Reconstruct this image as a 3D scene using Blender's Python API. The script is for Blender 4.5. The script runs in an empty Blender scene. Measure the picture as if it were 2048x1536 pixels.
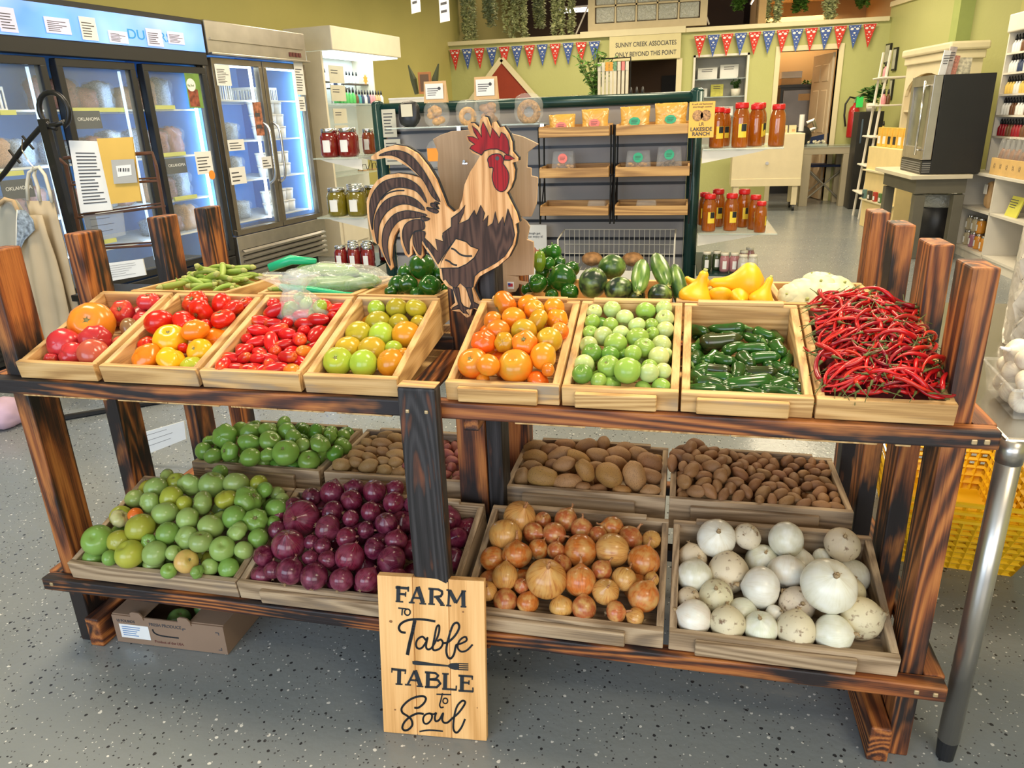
import bpy, bmesh, math, random
import numpy as np
from mathutils import Vector, Matrix, Euler
from mathutils import noise as mnoise
random.seed(7)
sc=bpy.context.scene; COL=sc.collection
pi=math.pi; R=math.radians
# ------------------------------------------------------------------ camera
PITCH,YAW,ROLL,FPX,CAMH=R(19.877),R(13.385),R(-1.991),1474.0,1.32
_f=Vector((-math.sin(YAW)*math.cos(PITCH),math.cos(YAW)*math.cos(PITCH),-math.sin(PITCH)))
_r=Vector((math.cos(YAW),math.sin(YAW),0)); _u=_r.cross(_f)
_c,_s=math.cos(ROLL),math.sin(ROLL)
RT=_c*_r+_s*_u; UP=-_s*_r+_c*_u; BK=-_f; CAM=Vector((0,0,CAMH))
cd=bpy.data.cameras.new('camera'); cam=bpy.data.objects.new('camera',cd); COL.objects.link(cam)
cam.matrix_world=Matrix(((RT.x,UP.x,BK.x,0),(RT.y,UP.y,BK.y,0),(RT.z,UP.z,BK.z,CAMH),(0,0,0,1)))
cd.sensor_width=36; cd.lens=FPX/2048*36; cd.clip_start=.05; cd.clip_end=100
sc.camera=cam
# ------------------------------------------------------------------ world, lights, exposure
sc.view_settings.view_transform='Standard'; sc.view_settings.look='None'
sc.view_settings.gamma=1; sc.view_settings.exposure=0.08; sc.view_settings.use_curve_mapping=False
w=bpy.data.worlds.new('world'); sc.world=w; w.use_nodes=True
w.node_tree.nodes['Background'].inputs[0].default_value=(.62,.78,1,1)
w.node_tree.nodes['Background'].inputs[1].default_value=.42
def area(name,loc,rot,sx,sy,energy,col):
    l=bpy.data.lights.new(name,'AREA'); l.shape='RECTANGLE'; l.size=sx; l.size_y=sy; l.energy=energy; l.color=col
    o=bpy.data.objects.new(name,l); COL.objects.link(o); o.location=loc; o.rotation_euler=rot; return o
area('window_daylight_and_fill',(-2.4,-2.9,1.6),(R(86),0,R(-14)),3.6,2.2,125,(.70,.84,1)); area('window_daylight_and_fill',(1.5,-2.9,1.7),(R(84),0,R(8)),3.2,2.2,90,(1,.96,.88))  # second, warm panel is an added fill for the floor at right
for i,(x,y,e) in enumerate([(1.7,-.4,34),(-2.2,1.9,60),(.7,1.9,70),(-2.2,4.6,58),(.9,4.6,66),(-1.9,7.6,56),(1.3,7.6,84),(-1.6,10.4,50),(1.3,10.4,62)]):
    area('ceiling_lamp_light',(x,y,3.08),(0,0,0),1.2,.6,e,(1,.84,.58))
area('back_room_light',(1.6,13.6,2.7),(0,0,0),1,.6,26,(1,.74,.45))
area('upper_room_light',(-1.5,13.2,3.9),(R(-25),0,0),3,.8,30,(1,.78,.6))
# ------------------------------------------------------------------ pixel rays (photo frame 2048x1536) used to measure places
def ray(u,v): return RT*((u-1024)/FPX)+UP*(-(v-768)/FPX)-BK
def pZ(u,v,z): d=ray(u,v); return CAM+d*((z-CAMH)/d.z)
def pY(u,v,y): d=ray(u,v); return CAM+d*(y/d.y)
LA=R(8); LP=Vector((-3.593,5.456,0)); LU=Vector((math.sin(LA),math.cos(LA),0)); LN=Vector((math.cos(LA),-math.sin(LA),0))
def pP(u,v,p0,n): d=ray(u,v); return CAM+d*((p0-CAM).dot(n)/d.dot(n))
def depth(p): return (p-CAM).dot(-BK)
# ------------------------------------------------------------------ objects
def tag(o,label=None,cat=None,group=None,kind=None):
    if label: o['label']=label
    if cat: o['category']=cat
    if group: o['group']=group
    if kind: o['kind']=kind
    return o
def thing(name,label,cat,loc=(0,0,0),rz=0,group=None,rot=None):
    o=bpy.data.objects.new(name,None); COL.objects.link(o); o.empty_display_size=.05
    o.location=loc; o.rotation_euler=rot if rot else (0,0,rz)
    return tag(o,label,cat,group)
def copy_tree(o,parent=None):
    c=o.copy(); COL.objects.link(c)
    if parent: c.parent=parent
    for ch in o.children: copy_tree(ch,c)
    return c
class MB:
    def __init__(s): s.v=[]; s.f=[]
    def add(s,vs,fs,M=None):
        n=len(s.v)
        s.v+= [tuple(M@Vector(p)) for p in vs] if M else [tuple(p) for p in vs]
        s.f+=[tuple(i+n for i in f) for f in fs]; return s
    def box(s,a,b,M=None):
        (x0,y0,z0),(x1,y1,z1)=a,b
        return s.add([(x0,y0,z0),(x1,y0,z0),(x1,y1,z0),(x0,y1,z0),(x0,y0,z1),(x1,y0,z1),(x1,y1,z1),(x0,y1,z1)],
          [(0,3,2,1),(4,5,6,7),(0,1,5,4),(1,2,6,5),(2,3,7,6),(3,0,4,7)],M)
    def cyl(s,p,q,r0,r1=None,n=12,caps=True):
        return s.tube([p,q],[r0,r0 if r1 is None else r1],n,caps)
    def tube(s,pts,rad,n=8,caps=True,flat=None):
        pts=[Vector(p) for p in pts]
        if not hasattr(rad,'__len__'): rad=[rad]*len(pts)
        N=len(pts); base=len(s.v); up=None
        for i,p in enumerate(pts):
            t=(pts[min(i+1,N-1)]-pts[max(i-1,0)])
            t=t.normalized() if t.length>1e-9 else Vector((0,0,1))
            if flat: a=Vector(flat)-t*t.dot(Vector(flat)); a.normalize()
            else:
                if up is None: up=Vector((0,0,1)) if abs(t.z)<.9 else Vector((1,0,0))
                a=up-t*t.dot(up); a.normalize(); up=a
            b=t.cross(a)
            for k in range(n):
                an=2*pi*k/n; s.v.append(tuple(p+(a*math.cos(an)+b*math.sin(an))*rad[i]))
        for i in range(N-1):
            for k in range(n):
                s.f.append((base+i*n+k,base+i*n+(k+1)%n,base+(i+1)*n+(k+1)%n,base+(i+1)*n+k))
        if caps: s.f.append(tuple(base+k for k in reversed(range(n)))); s.f.append(tuple(base+(N-1)*n+k for k in range(n)))
        return s
    def lathe(s,prof,n=20,M=None,c=(0,0,0)):
        vs=[];fs=[]
        for r,z in prof:
            for k in range(n):
                a=2*pi*k/n; vs.append((c[0]+r*math.cos(a),c[1]+r*math.sin(a),c[2]+z))
        for i in range(len(prof)-1):
            for k in range(n): fs.append((i*n+k,i*n+(k+1)%n,(i+1)*n+(k+1)%n,(i+1)*n+k))
        if prof[0][0]>1e-5: fs.append(tuple(reversed(range(n))))
        if prof[-1][0]>1e-5: fs.append(tuple((len(prof)-1)*n+k for k in range(n)))
        return s.add(vs,fs,M)
    def prism(s,poly,y0,y1,fn=None):   # poly in x,z ; extruded in y
        n=len(poly); vs=[(x,y0,z) for x,z in poly]+[(x,y1,z) for x,z in poly]
        ar=sum(poly[i][0]*poly[(i+1)%n][1]-poly[(i+1)%n][0]*poly[i][1] for i in range(n))
        idx=list(range(n))
        if ar<0: idx.reverse()
        fs=[tuple(idx),tuple(i+n for i in reversed(idx))]
        for i in range(n):
            a,b=idx[i],idx[(i+1)%n]; fs.append((b,a,a+n,b+n))
        return s.add(vs,fs)
    def ball(s,c,r,n=12,m=8,fn=None):
        rx,ry,rz=(r,r,r) if not hasattr(r,'__len__') else r
        vs=[];fs=[]
        for i in range(m+1):
            t=pi*i/m
            for k in range(n):
                a=2*pi*k/n; d=Vector((math.sin(t)*math.cos(a),math.sin(t)*math.sin(a),math.cos(t)))
                q=fn(d,t,a) if fn else 1
                vs.append((c[0]+d.x*rx*q,c[1]+d.y*ry*q,c[2]+d.z*rz*q))
        for i in range(m):
            for k in range(n): fs.append((i*n+k,(i+1)*n+k,(i+1)*n+(k+1)%n,i*n+(k+1)%n))
        return s.add(vs,fs)
    def mesh(s,name,m,smooth=False,weld=True):
        me=bpy.data.meshes.new(name); me.from_pydata(s.v,[],s.f)
        if weld:
            bm=bmesh.new(); bm.from_mesh(me); bmesh.ops.remove_doubles(bm,verts=bm.verts,dist=1e-6)
            bmesh.ops.recalc_face_normals(bm,faces=bm.faces); bm.to_mesh(me); bm.free()
        if smooth:
            for p in me.polygons: p.use_smooth=True
        me.materials.append(m); me.update(); return me
    def build(s,name,m,parent=None,loc=None,rot=None,bevel=0,smooth=False,color=None,seg=2):
        me=s.mesh(name,m,smooth); return link(name,me,parent,loc,rot,bevel,color,seg)
def link(name,me,parent=None,loc=None,rot=None,bevel=0,color=None,seg=2):
    o=bpy.data.objects.new(name,me); COL.objects.link(o)
    if parent: o.parent=parent
    if loc is not None: o.location=loc
    if rot is not None: o.rotation_euler=rot
    if color: o.color=(*color,1) if len(color)==3 else color
    if bevel:
        md=o.modifiers.new('bevel','BEVEL'); md.width=bevel; md.segments=seg; md.limit_method='ANGLE'
    return o
def B(name,m,parent,a,b,bevel=0,rot=None,loc=None,**k): return MB().box(a,b).build(name,m,parent,loc,rot,bevel,**k)
def text(body,name,m,parent,loc,size,rot=(pi/2,0,0),align='LEFT',ext=.0004,sx=1,shear=0,bold=0):
    c=bpy.data.curves.new(name,'FONT'); c.body=body; c.size=size; c.align_x=align; c.extrude=ext; c.shear=shear; c.offset=bold
    o=bpy.data.objects.new(name,c); COL.objects.link(o); me=bpy.data.meshes.new_from_object(o); bpy.data.objects.remove(o)
    me.name=name; me.materials.clear(); me.materials.append(m)
    o=link(name,me,parent,loc,rot); o.scale=(sx,1,1); return o
def lines(name,m,parent,x0,z1,w,h,n,y=-.0006,M=None,seed=0,t=.32):   # rows of unreadable small print
    rnd=random.Random(seed); b=MB(); dz=h/n
    for i in range(n):
        ww=w*rnd.uniform(.55,1); z=z1-(i+.5)*dz; b.box((x0,y,z-dz*t/2),(x0+ww,y+.0005,z+dz*t/2))
    return b.build(name,m,parent)
# ------------------------------------------------------------------ materials
def nm(name):
    m=bpy.data.materials.new(name); m.use_nodes=True; nt=m.node_tree; b=nt.nodes['Principled BSDF']; return m,nt,b
def nd(nt,t,**k):
    n=nt.nodes.new(t)
    for a,v in k.items():
        if a[0]=='_': n.inputs[int(a[1:])].default_value=v
        else: setattr(n,a,v)
    return n
def ramp(nt,fac,stops,interp='LINEAR'):
    r=nt.nodes.new('ShaderNodeValToRGB'); r.color_ramp.interpolation=interp; e=r.color_ramp.elements
    while len(e)<len(stops): e.new(.5)
    for i,(p,c) in enumerate(stops): e[i].position=p; e[i].color=(*c,1)
    nt.links.new(fac,r.inputs[0]); return r.outputs[0]
def coords(nt,scale=(1,1,1),kind='Object',rnd=True):
    tc=nt.nodes.new('ShaderNodeTexCoord'); mp=nt.nodes.new('ShaderNodeMapping'); mp.inputs['Scale'].default_value=scale
    nt.links.new(tc.outputs[kind],mp.inputs[0])
    if rnd:
        oi=nt.nodes.new('ShaderNodeObjectInfo'); ml=nt.nodes.new('ShaderNodeMath'); ml.operation='MULTIPLY'; ml.inputs[1].default_value=37
        cx=nt.nodes.new('ShaderNodeCombineXYZ'); nt.links.new(oi.outputs['Random'],ml.inputs[0])
        for i in range(3): nt.links.new(ml.outputs[0],cx.inputs[i])
        nt.links.new(cx.outputs[0],mp.inputs['Location'])
    return mp.outputs[0]
_mc={}
def mat(name,col,rough=.5,metal=0,var=.12,emit=0,alpha=1,spec=.5,scale=8,coat=0,ecol=None):
    if name in _mc: return _mc[name]
    m,nt,b=nm(name); b.inputs['Roughness'].default_value=rough; b.inputs['Metallic'].default_value=metal
    b.inputs['Specular IOR Level'].default_value=spec; b.inputs['Coat Weight'].default_value=coat
    n=nd(nt,'ShaderNodeTexNoise'); n.inputs['Scale'].default_value=scale; nt.links.new(coords(nt,rnd=False),n.inputs['Vector'])
    c=ramp(nt,n.outputs[0],[(.3,tuple(x*(1-var) for x in col)),(.7,tuple(min(1,x*(1+var*.6)) for x in col))])
    nt.links.new(c,b.inputs['Base Color'])
    if emit: b.inputs['Emission Color'].default_value=(*(ecol or col),1); b.inputs['Emission Strength'].default_value=emit
    if alpha<1: b.inputs['Alpha'].default_value=alpha
    _mc[name]=m; return m
def bump(nt,b,src,strength=.2,dist=.002):
    bp=nt.nodes.new('ShaderNodeBump'); bp.inputs['Strength'].default_value=strength; bp.inputs['Distance'].default_value=dist
    nt.links.new(src,bp.inputs['Height']); nt.links.new(bp.outputs[0],b.inputs['Normal'])
def wood(name,axis,cols,grain=60,rough=.6,char=None,knots=True,fine=1.0,bs=.25,rings=17):
    # axis: direction the boards run; cols: light->dark grain; char: (colour, low, high) burnt patches
    m,nt,b=nm(name); b.inputs['Roughness'].default_value=rough
    def st(k): return {'X':(k,1,1),'Y':(1,k,1),'Z':(1,1,k)}[axis]
    n1=nd(nt,'ShaderNodeTexNoise'); n1.inputs['Scale'].default_value=grain*6; n1.inputs['Detail'].default_value=5; n1.inputs['Roughness'].default_value=.65
    nt.links.new(coords(nt,st(.025)),n1.inputs['Vector'])
    n2=nd(nt,'ShaderNodeTexNoise'); n2.inputs['Scale'].default_value=grain*.16; n2.inputs['Detail'].default_value=1.5; n2.inputs['Distortion'].default_value=.2
    nt.links.new(coords(nt,st(.085)),n2.inputs['Vector'])
    mu=nd(nt,'ShaderNodeMath',operation='MULTIPLY'); nt.links.new(n2.outputs[0],mu.inputs[0]); mu.inputs[1].default_value=6.283*rings*fine
    sn=nd(nt,'ShaderNodeMath',operation='SINE'); nt.links.new(mu.outputs[0],sn.inputs[0])
    sm=nd(nt,'ShaderNodeMath',operation='MULTIPLY_ADD'); nt.links.new(sn.outputs[0],sm.inputs[0]); sm.inputs[1].default_value=.5; sm.inputs[2].default_value=.5
    mx=nd(nt,'ShaderNodeMix',data_type='FLOAT'); mx.inputs[0].default_value=.36
    nt.links.new(n1.outputs[0],mx.inputs[2]); nt.links.new(sm.outputs[0],mx.inputs[3])
    c=ramp(nt,mx.outputs[0],[(.28+.42*i/(len(cols)-1),x) for i,x in enumerate(cols)])
    if char:
        n3=nd(nt,'ShaderNodeTexNoise'); n3.inputs['Scale'].default_value=7; n3.inputs['Detail'].default_value=4; n3.inputs['Roughness'].default_value=.6
        nt.links.new(coords(nt,st(.38)),n3.inputs['Vector'])
        ad=nd(nt,'ShaderNodeMath',operation='MULTIPLY_ADD'); nt.links.new(mx.outputs[0],ad.inputs[0]); ad.inputs[1].default_value=.20; nt.links.new(n3.outputs[0],ad.inputs[2])
        mr=nd(nt,'ShaderNodeMapRange'); mr.inputs[1].default_value=char[1]+.09; mr.inputs[2].default_value=char[2]+.09
        nt.links.new(ad.outputs[0],mr.inputs[0])
        mm=nd(nt,'ShaderNodeMix',data_type='RGBA'); nt.links.new(mr.outputs[0],mm.inputs[0]); nt.links.new(c,mm.inputs[6]); mm.inputs[7].default_value=(*char[0],1); c=mm.outputs[2]
    nt.links.new(c,b.inputs['Base Color']); bump(nt,b,mx.outputs[0],bs,.002)
    return m
BRN=[(.46,.165,.04),(.26,.075,.02),(.08,.022,.009)]
M_bz=wood('burnt_wood_post','Z',BRN,45,.55,((.014,.009,.009),.46,.60))
M_bx=wood('burnt_wood_beam','X',BRN,45,.55,((.016,.010,.011),.44,.56))
M_by=wood('burnt_wood_rail','Y',BRN,45,.55,((.016,.010,.011),.46,.60))
M_blk=wood('charred_wood_post','Z',[(.045,.040,.042),(.022,.018,.019),(.010,.008,.008)],60,.6,((.16,.05,.02),.60,.68))
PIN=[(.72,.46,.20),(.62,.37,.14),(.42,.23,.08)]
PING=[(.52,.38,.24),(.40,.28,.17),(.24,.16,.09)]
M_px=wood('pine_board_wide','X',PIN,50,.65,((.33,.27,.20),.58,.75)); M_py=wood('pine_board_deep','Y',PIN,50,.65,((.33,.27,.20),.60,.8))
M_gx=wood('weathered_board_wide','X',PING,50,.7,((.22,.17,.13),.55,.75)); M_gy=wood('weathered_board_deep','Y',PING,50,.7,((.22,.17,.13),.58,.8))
M_sign=wood('sign_pine','Z',[(.92,.55,.23),(.84,.46,.17),(.66,.33,.10)],30,.5,bs=.05,rings=9)
M_roo=wood('rooster_pine','Z',[(.88,.52,.25),(.78,.42,.18),(.56,.27,.10)],70,.8,bs=.05)
M_wal=wood('rooster_walnut','Z',[(.115,.062,.045),(.075,.040,.032),(.035,.02,.017)],130,.8,bs=.05)
M_rred=wood('rooster_red_stain','Z',[(.42,.004,.009),(.34,.003,.008),(.20,.002,.005)],90,.7,bs=.05)
M_ply=wood('plywood','Z',[(.62,.44,.29),(.54,.36,.22),(.44,.28,.16)],16,.8,bs=.03)
M_tray=wood('tray_pine','X',[(.60,.36,.14),(.48,.27,.10),(.30,.16,.06)],40,.6)
def produce(name,second=None,lo=.2,hi=1.0,rough=.28,mode='top',nsc=3,amt=1,speck=None,spsc=40,coat=.0,bumpy=0):
    m,nt,b=nm(name); b.inputs['Roughness'].default_value=rough; b.inputs['Coat Weight'].default_value=coat; b.inputs['Coat Roughness'].default_value=.12
    oi=nt.nodes.new('ShaderNodeObjectInfo'); c=oi.outputs['Color']
    tc=nt.nodes.new('ShaderNodeTexCoord'); sx=nt.nodes.new('ShaderNodeSeparateXYZ'); nt.links.new(tc.outputs['Object'],sx.inputs[0])
    nz=nd(nt,'ShaderNodeTexNoise'); nz.inputs['Scale'].default_value=nsc; nz.inputs['Detail'].default_value=3; nt.links.new(coords(nt),nz.inputs['Vector'])
    if second:
        ad=nd(nt,'ShaderNodeMath',operation='MULTIPLY_ADD'); nt.links.new(nz.outputs[0],ad.inputs[0]); ad.inputs[1].default_value=1.2 if mode=='top' else 2.0
        if mode=='top': nt.links.new(sx.outputs[2],ad.inputs[2])
        else: ad.inputs[2].default_value=-.5
        mr=nd(nt,'ShaderNodeMapRange'); mr.inputs[1].default_value=lo+(.6 if mode=='top' else 0); mr.inputs[2].default_value=hi+(.6 if mode=='top' else 0); mr.inputs[4].default_value=amt
        nt.links.new(ad.outputs[0],mr.inputs[0]); mm=nd(nt,'ShaderNodeMix',data_type='RGBA'); nt.links.new(mr.outputs[0],mm.inputs[0]); nt.links.new(c,mm.inputs[6]); mm.inputs[7].default_value=(*second,1); c=mm.outputs[2]
    if speck:
        vo=nd(nt,'ShaderNodeTexNoise'); vo.inputs['Scale'].default_value=spsc; vo.inputs['Detail'].default_value=5; nt.links.new(coords(nt),vo.inputs['Vector'])
        mr=nd(nt,'ShaderNodeMapRange'); mr.inputs[1].default_value=.58; mr.inputs[2].default_value=.7; nt.links.new(vo.outputs[0],mr.inputs[0])
        mm=nd(nt,'ShaderNodeMix',data_type='RGBA'); nt.links.new(mr.outputs[0],mm.inputs[0]); nt.links.new(c,mm.inputs[6]); mm.inputs[7].default_value=(*speck,1); c=mm.outputs[2]
        if bumpy: bump(nt,b,vo.outputs[0],bumpy,.002)
    nt.links.new(c,b.inputs['Base Color']); return m
def onionmat(name,dark,light,rough=.3,k=9,amt=.6,top=None):
    m,nt,b=nm(name); b.inputs['Roughness'].default_value=rough; b.inputs['Coat Weight'].default_value=.05
    oi=nt.nodes.new('ShaderNodeObjectInfo'); tc=nt.nodes.new('ShaderNodeTexCoord'); sx=nt.nodes.new('ShaderNodeSeparateXYZ'); nt.links.new(tc.outputs['Object'],sx.inputs[0])
    at=nd(nt,'ShaderNodeMath',operation='ARCTAN2'); nt.links.new(sx.outputs[1],at.inputs[0]); nt.links.new(sx.outputs[0],at.inputs[1])
    cx=nt.nodes.new('ShaderNodeCombineXYZ'); ml=nd(nt,'ShaderNodeMath',operation='MULTIPLY'); nt.links.new(at.outputs[0],ml.inputs[0]); ml.inputs[1].default_value=k
    mz=nd(nt,'ShaderNodeMath',operation='MULTIPLY'); nt.links.new(sx.outputs[2],mz.inputs[0]); mz.inputs[1].default_value=1.2
    nt.links.new(ml.outputs[0],cx.inputs[0]); nt.links.new(mz.outputs[0],cx.inputs[1]); nt.links.new(oi.outputs['Random'],cx.inputs[2])
    nz=nd(nt,'ShaderNodeTexNoise'); nz.inputs['Scale'].default_value=1.3; nz.inputs['Detail'].default_value=3; nt.links.new(cx.outputs[0],nz.inputs['Vector'])
    n2=nd(nt,'ShaderNodeTexNoise'); n2.inputs['Scale'].default_value=1.6; nt.links.new(coords(nt),n2.inputs['Vector'])
    mr=nd(nt,'ShaderNodeMapRange'); mr.inputs[1].default_value=.45; mr.inputs[2].default_value=.68; mr.inputs[4].default_value=amt; nt.links.new(nz.outputs[0],mr.inputs[0])
    m1=nd(nt,'ShaderNodeMix',data_type='RGBA'); nt.links.new(mr.outputs[0],m1.inputs[0]); nt.links.new(oi.outputs['Color'],m1.inputs[6]); m1.inputs[7].default_value=(*dark,1)
    mr2=nd(nt,'ShaderNodeMapRange'); mr2.inputs[1].default_value=.42; mr2.inputs[2].default_value=.72; nt.links.new(n2.outputs[0],mr2.inputs[0])
    m2=nd(nt,'ShaderNodeMix',data_type='RGBA'); nt.links.new(mr2.outputs[0],m2.inputs[0]); nt.links.new(m1.outputs[2],m2.inputs[6]); m2.inputs[7].default_value=(*light,1); c=m2.outputs[2]
    nt.links.new(c,b.inputs['Base Color']); return m
M_black=mat('black_metal',(.012,.012,.014),.35,.3,.05); M_blkplast=mat('black_plastic',(.015,.015,.017),.4,0,.05)
M_white=mat('white_paint',(.78,.74,.66),.45,0,.04); M_steel=mat('brushed_steel',(.50,.47,.43),.30,.9,.12)
M_chrome=mat('chrome',(.75,.75,.76),.18,1,.05); M_paper=mat('paper',(.80,.80,.80),.7,0,.03); M_ink=mat('printed_ink',(.07,.07,.08),.8,0,0)
M_inkb=mat('sign_black_paint',(.012,.016,.022),.6,0,.1); M_kraft=mat('kraft_paper',(.62,.40,.20),.7,0,.08); M_card=mat('cardboard',(.26,.17,.115),.8,0,.08)
M_red=mat('red_plastic',(.62,.01,.012),.3,0,.06); M_yel=mat('yellow_plastic',(.86,.50,.01),.35,0,.05)
M_screw=mat('screw_head',(.55,.40,.22),.4,.6,.1)
def glassy(name,col=(.85,.93,.95),alpha=.07,rough=.04,spec=.8):
    m,nt,b=nm(name); b.inputs['Base Color'].default_value=(*col,1); b.inputs['Alpha'].default_value=alpha; b.inputs['Roughness'].default_value=rough; b.inputs['Specular IOR Level'].default_value=spec
    n=nd(nt,'ShaderNodeTexNoise'); n.inputs['Scale'].default_value=3; nt.links.new(coords(nt,rnd=False),n.inputs['Vector'])
    c=ramp(nt,n.outputs[0],[(.3,tuple(x*.97 for x in col)),(.7,col)]); nt.links.new(c,b.inputs['Base Color']); return m
def filmy(name,col,alpha=.2,wr=.5,scale=14):      # crinkled clear plastic
    m=glassy(name,col,alpha,.12,.9); nt=m.node_tree; b=nt.nodes['Principled BSDF']
    n=nd(nt,'ShaderNodeTexNoise'); n.inputs['Scale'].default_value=scale; n.inputs['Distortion'].default_value=1.2; nt.links.new(coords(nt),n.inputs['Vector'])
    bump(nt,b,n.outputs[0],wr,.02); return m
M_glass=glassy('door_glass'); M_shelfglass=glassy('shelf_glass',(.62,.75,.72),.38,.06); M_film=filmy('clear_bag_film',(.88,.92,.90),.30,1.0,16); M_clam=filmy('clear_clamshell_plastic',(.8,.82,.82),.15,.3,20)
def wallmat(name,c1,c2):
    m,nt,b=nm(name); b.inputs['Roughness'].default_value=.75
    n=nd(nt,'ShaderNodeTexNoise'); n.inputs['Scale'].default_value=1.1; nt.links.new(coords(nt,rnd=False),n.inputs['Vector'])
    nt.links.new(ramp(nt,n.outputs[0],[(.3,c1),(.7,c2)]),b.inputs['Base Color'])
    n2=nd(nt,'ShaderNodeTexNoise'); n2.inputs['Scale'].default_value=22; n2.inputs['Detail'].default_value=4; nt.links.new(coords(nt,rnd=False),n2.inputs['Vector']); bump(nt,b,n2.outputs[0],.2,.01); return m
M_wallL=wallmat('olive_wall_paint',(.46,.42,.14),(.52,.47,.16)); M_wallB=wallmat('green_wall_paint',(.46,.475,.19),(.51,.52,.22)); M_wallR=wallmat('yellow_green_wall_paint',(.54,.53,.22),(.60,.57,.24))
M_tan=mat('tan_wall_paint',(.50,.33,.15),.8,0,.06,scale=1); M_brown=mat('brown_room_wall',(.16,.095,.06),.8,0,.06,scale=1)
M_trim=mat('cream_trim_paint',(.76,.68,.44),.5,0,.04,scale=3)
def floormat():
    m,nt,b=nm('speckled_epoxy_floor'); b.inputs['Roughness'].default_value=.22
    tc=nt.nodes.new('ShaderNodeTexCoord'); P=tc.outputs['Object']
    n=nd(nt,'ShaderNodeTexNoise'); n.inputs['Scale'].default_value=1.3; nt.links.new(P,n.inputs['Vector'])
    c=ramp(nt,n.outputs[0],[(.35,(.205,.228,.245)),(.65,(.24,.258,.265))])
    def flecks(scale,thr,w,col,c,seed):
        mp=nt.nodes.new('ShaderNodeMapping'); mp.inputs['Location'].default_value=(seed,seed*1.7,0); mp.inputs['Rotation'].default_value=(0,0,seed); nt.links.new(P,mp.inputs[0])
        nn=nd(nt,'ShaderNodeTexNoise'); nn.inputs['Scale'].default_value=scale*1.3; nt.links.new(mp.outputs[0],nn.inputs['Vector'])
        ad=nd(nt,'ShaderNodeMix',data_type='RGBA',blend_type='ADD'); ad.inputs[0].default_value=.018*40/scale*.6; nt.links.new(mp.outputs[0],ad.inputs[6]); nt.links.new(nn.outputs[1],ad.inputs[7])
        v=nd(nt,'ShaderNodeTexVoronoi',feature='F1'); v.inputs['Scale'].default_value=scale; nt.links.new(ad.outputs[2],v.inputs['Vector'])
        # only some cells carry a fleck
        sp=nt.nodes.new('ShaderNodeSeparateXYZ'); nt.links.new(v.outputs['Color'],sp.inputs[0])
        g=nd(nt,'ShaderNodeMath',operation='GREATER_THAN'); nt.links.new(sp.outputs[0],g.inputs[0]); g.inputs[1].default_value=1-thr
        sz=nd(nt,'ShaderNodeMath',operation='MULTIPLY'); nt.links.new(sp.outputs[1],sz.inputs[0]); sz.inputs[1].default_value=w
        l=nd(nt,'ShaderNodeMath',operation='LESS_THAN'); nt.links.new(v.outputs['Distance'],l.inputs[0]); nt.links.new(sz.outputs[0],l.inputs[1])
        mu=nd(nt,'ShaderNodeMath',operation='MULTIPLY'); nt.links.new(g.outputs[0],mu.inputs[0]); nt.links.new(l.outputs[0],mu.inputs[1])
        mm=nd(nt,'ShaderNodeMix',data_type='RGBA'); nt.links.new(mu.outputs[0],mm.inputs[0]); nt.links.new(c,mm.inputs[6]); mm.inputs[7].default_value=(*col,1); return mm.outputs[2]
    c=flecks(70,.34,.33,(.035,.035,.04),c,1.3); c=flecks(70,.14,.33,(.68,.68,.66),c,4.1); c=flecks(120,.3,.33,(.08,.08,.085),c,7.7); c=flecks(130,.2,.3,(.62,.62,.60),c,2.9)
    nt.links.new(c,b.inputs['Base Color'])
    n2=nd(nt,'ShaderNodeTexNoise'); n2.inputs['Scale'].default_value=45; n2.inputs['Detail'].default_value=3; nt.links.new(P,n2.inputs['Vector']); bump(nt,b,n2.outputs[0],.12,.01)
    return m
# ------------------------------------------------------------------ room shell
def S(name,m,a,b,**k): return tag(B(name,m,None,a,b,**k),kind='structure')
S('floor',floormat(),(-7,-3.2,-.1),(7,18,0))
S('ceiling',mat('ceiling_tile',(.62,.60,.54),.9,0,.05),(-7,-3.2,3.35),(7,12.1,3.5))
wl=MB().box((-12,0,0),(12,.12,3.4)).build('wall_left',M_wallL,None); wl.location=LP-LN*.98; wl.rotation_euler=(0,0,pi/2-LA); tag(wl,kind='structure')
# rear wall: openings for the staff doorway, the niche and the office door
wb=MB(); YB=12.0
for a,b_ in [((-4.4,0),(-1.11,2.42)),((-.20,0),(.05,2.42)),((.05,0),(.79,.7)),((.05,2.05),(.79,2.42)),((.79,0),(1.23,2.42)),((1.23,2.07),(2.0,2.42)),((2.0,0),(2.66,2.42)),((-1.11,2.05),(-.20,2.42))]:
    wb.box((a[0],YB,a[1]),(b_[0],YB+.12,b_[1]))
tag(wb.build('wall_back',M_wallB,None),kind='structure')
S('trim_1',M_trim,(-3.72,YB-.06,2.385),(-1.62,YB+.16,2.445),bevel=.008); S('trim_2',M_trim,(-.10,YB-.06,2.385),(2.60,YB+.16,2.445),bevel=.008)
S('trim_3',M_trim,(-3.74,YB-.03,2.42),(-3.68,YB+.03,3.35))
ca=MB()
for a,b_ in [((1.16,0),(1.23,2.14)),((2.0,0),(2.07,2.14)),((1.2305,2.07),(1.9995,2.14))]: ca.box((a[0],YB-.03,a[1]),(b_[0],YB+.13,b_[1]))
tag(ca.build('trim_4',M_trim,None,bevel=.006),kind='structure')
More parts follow.
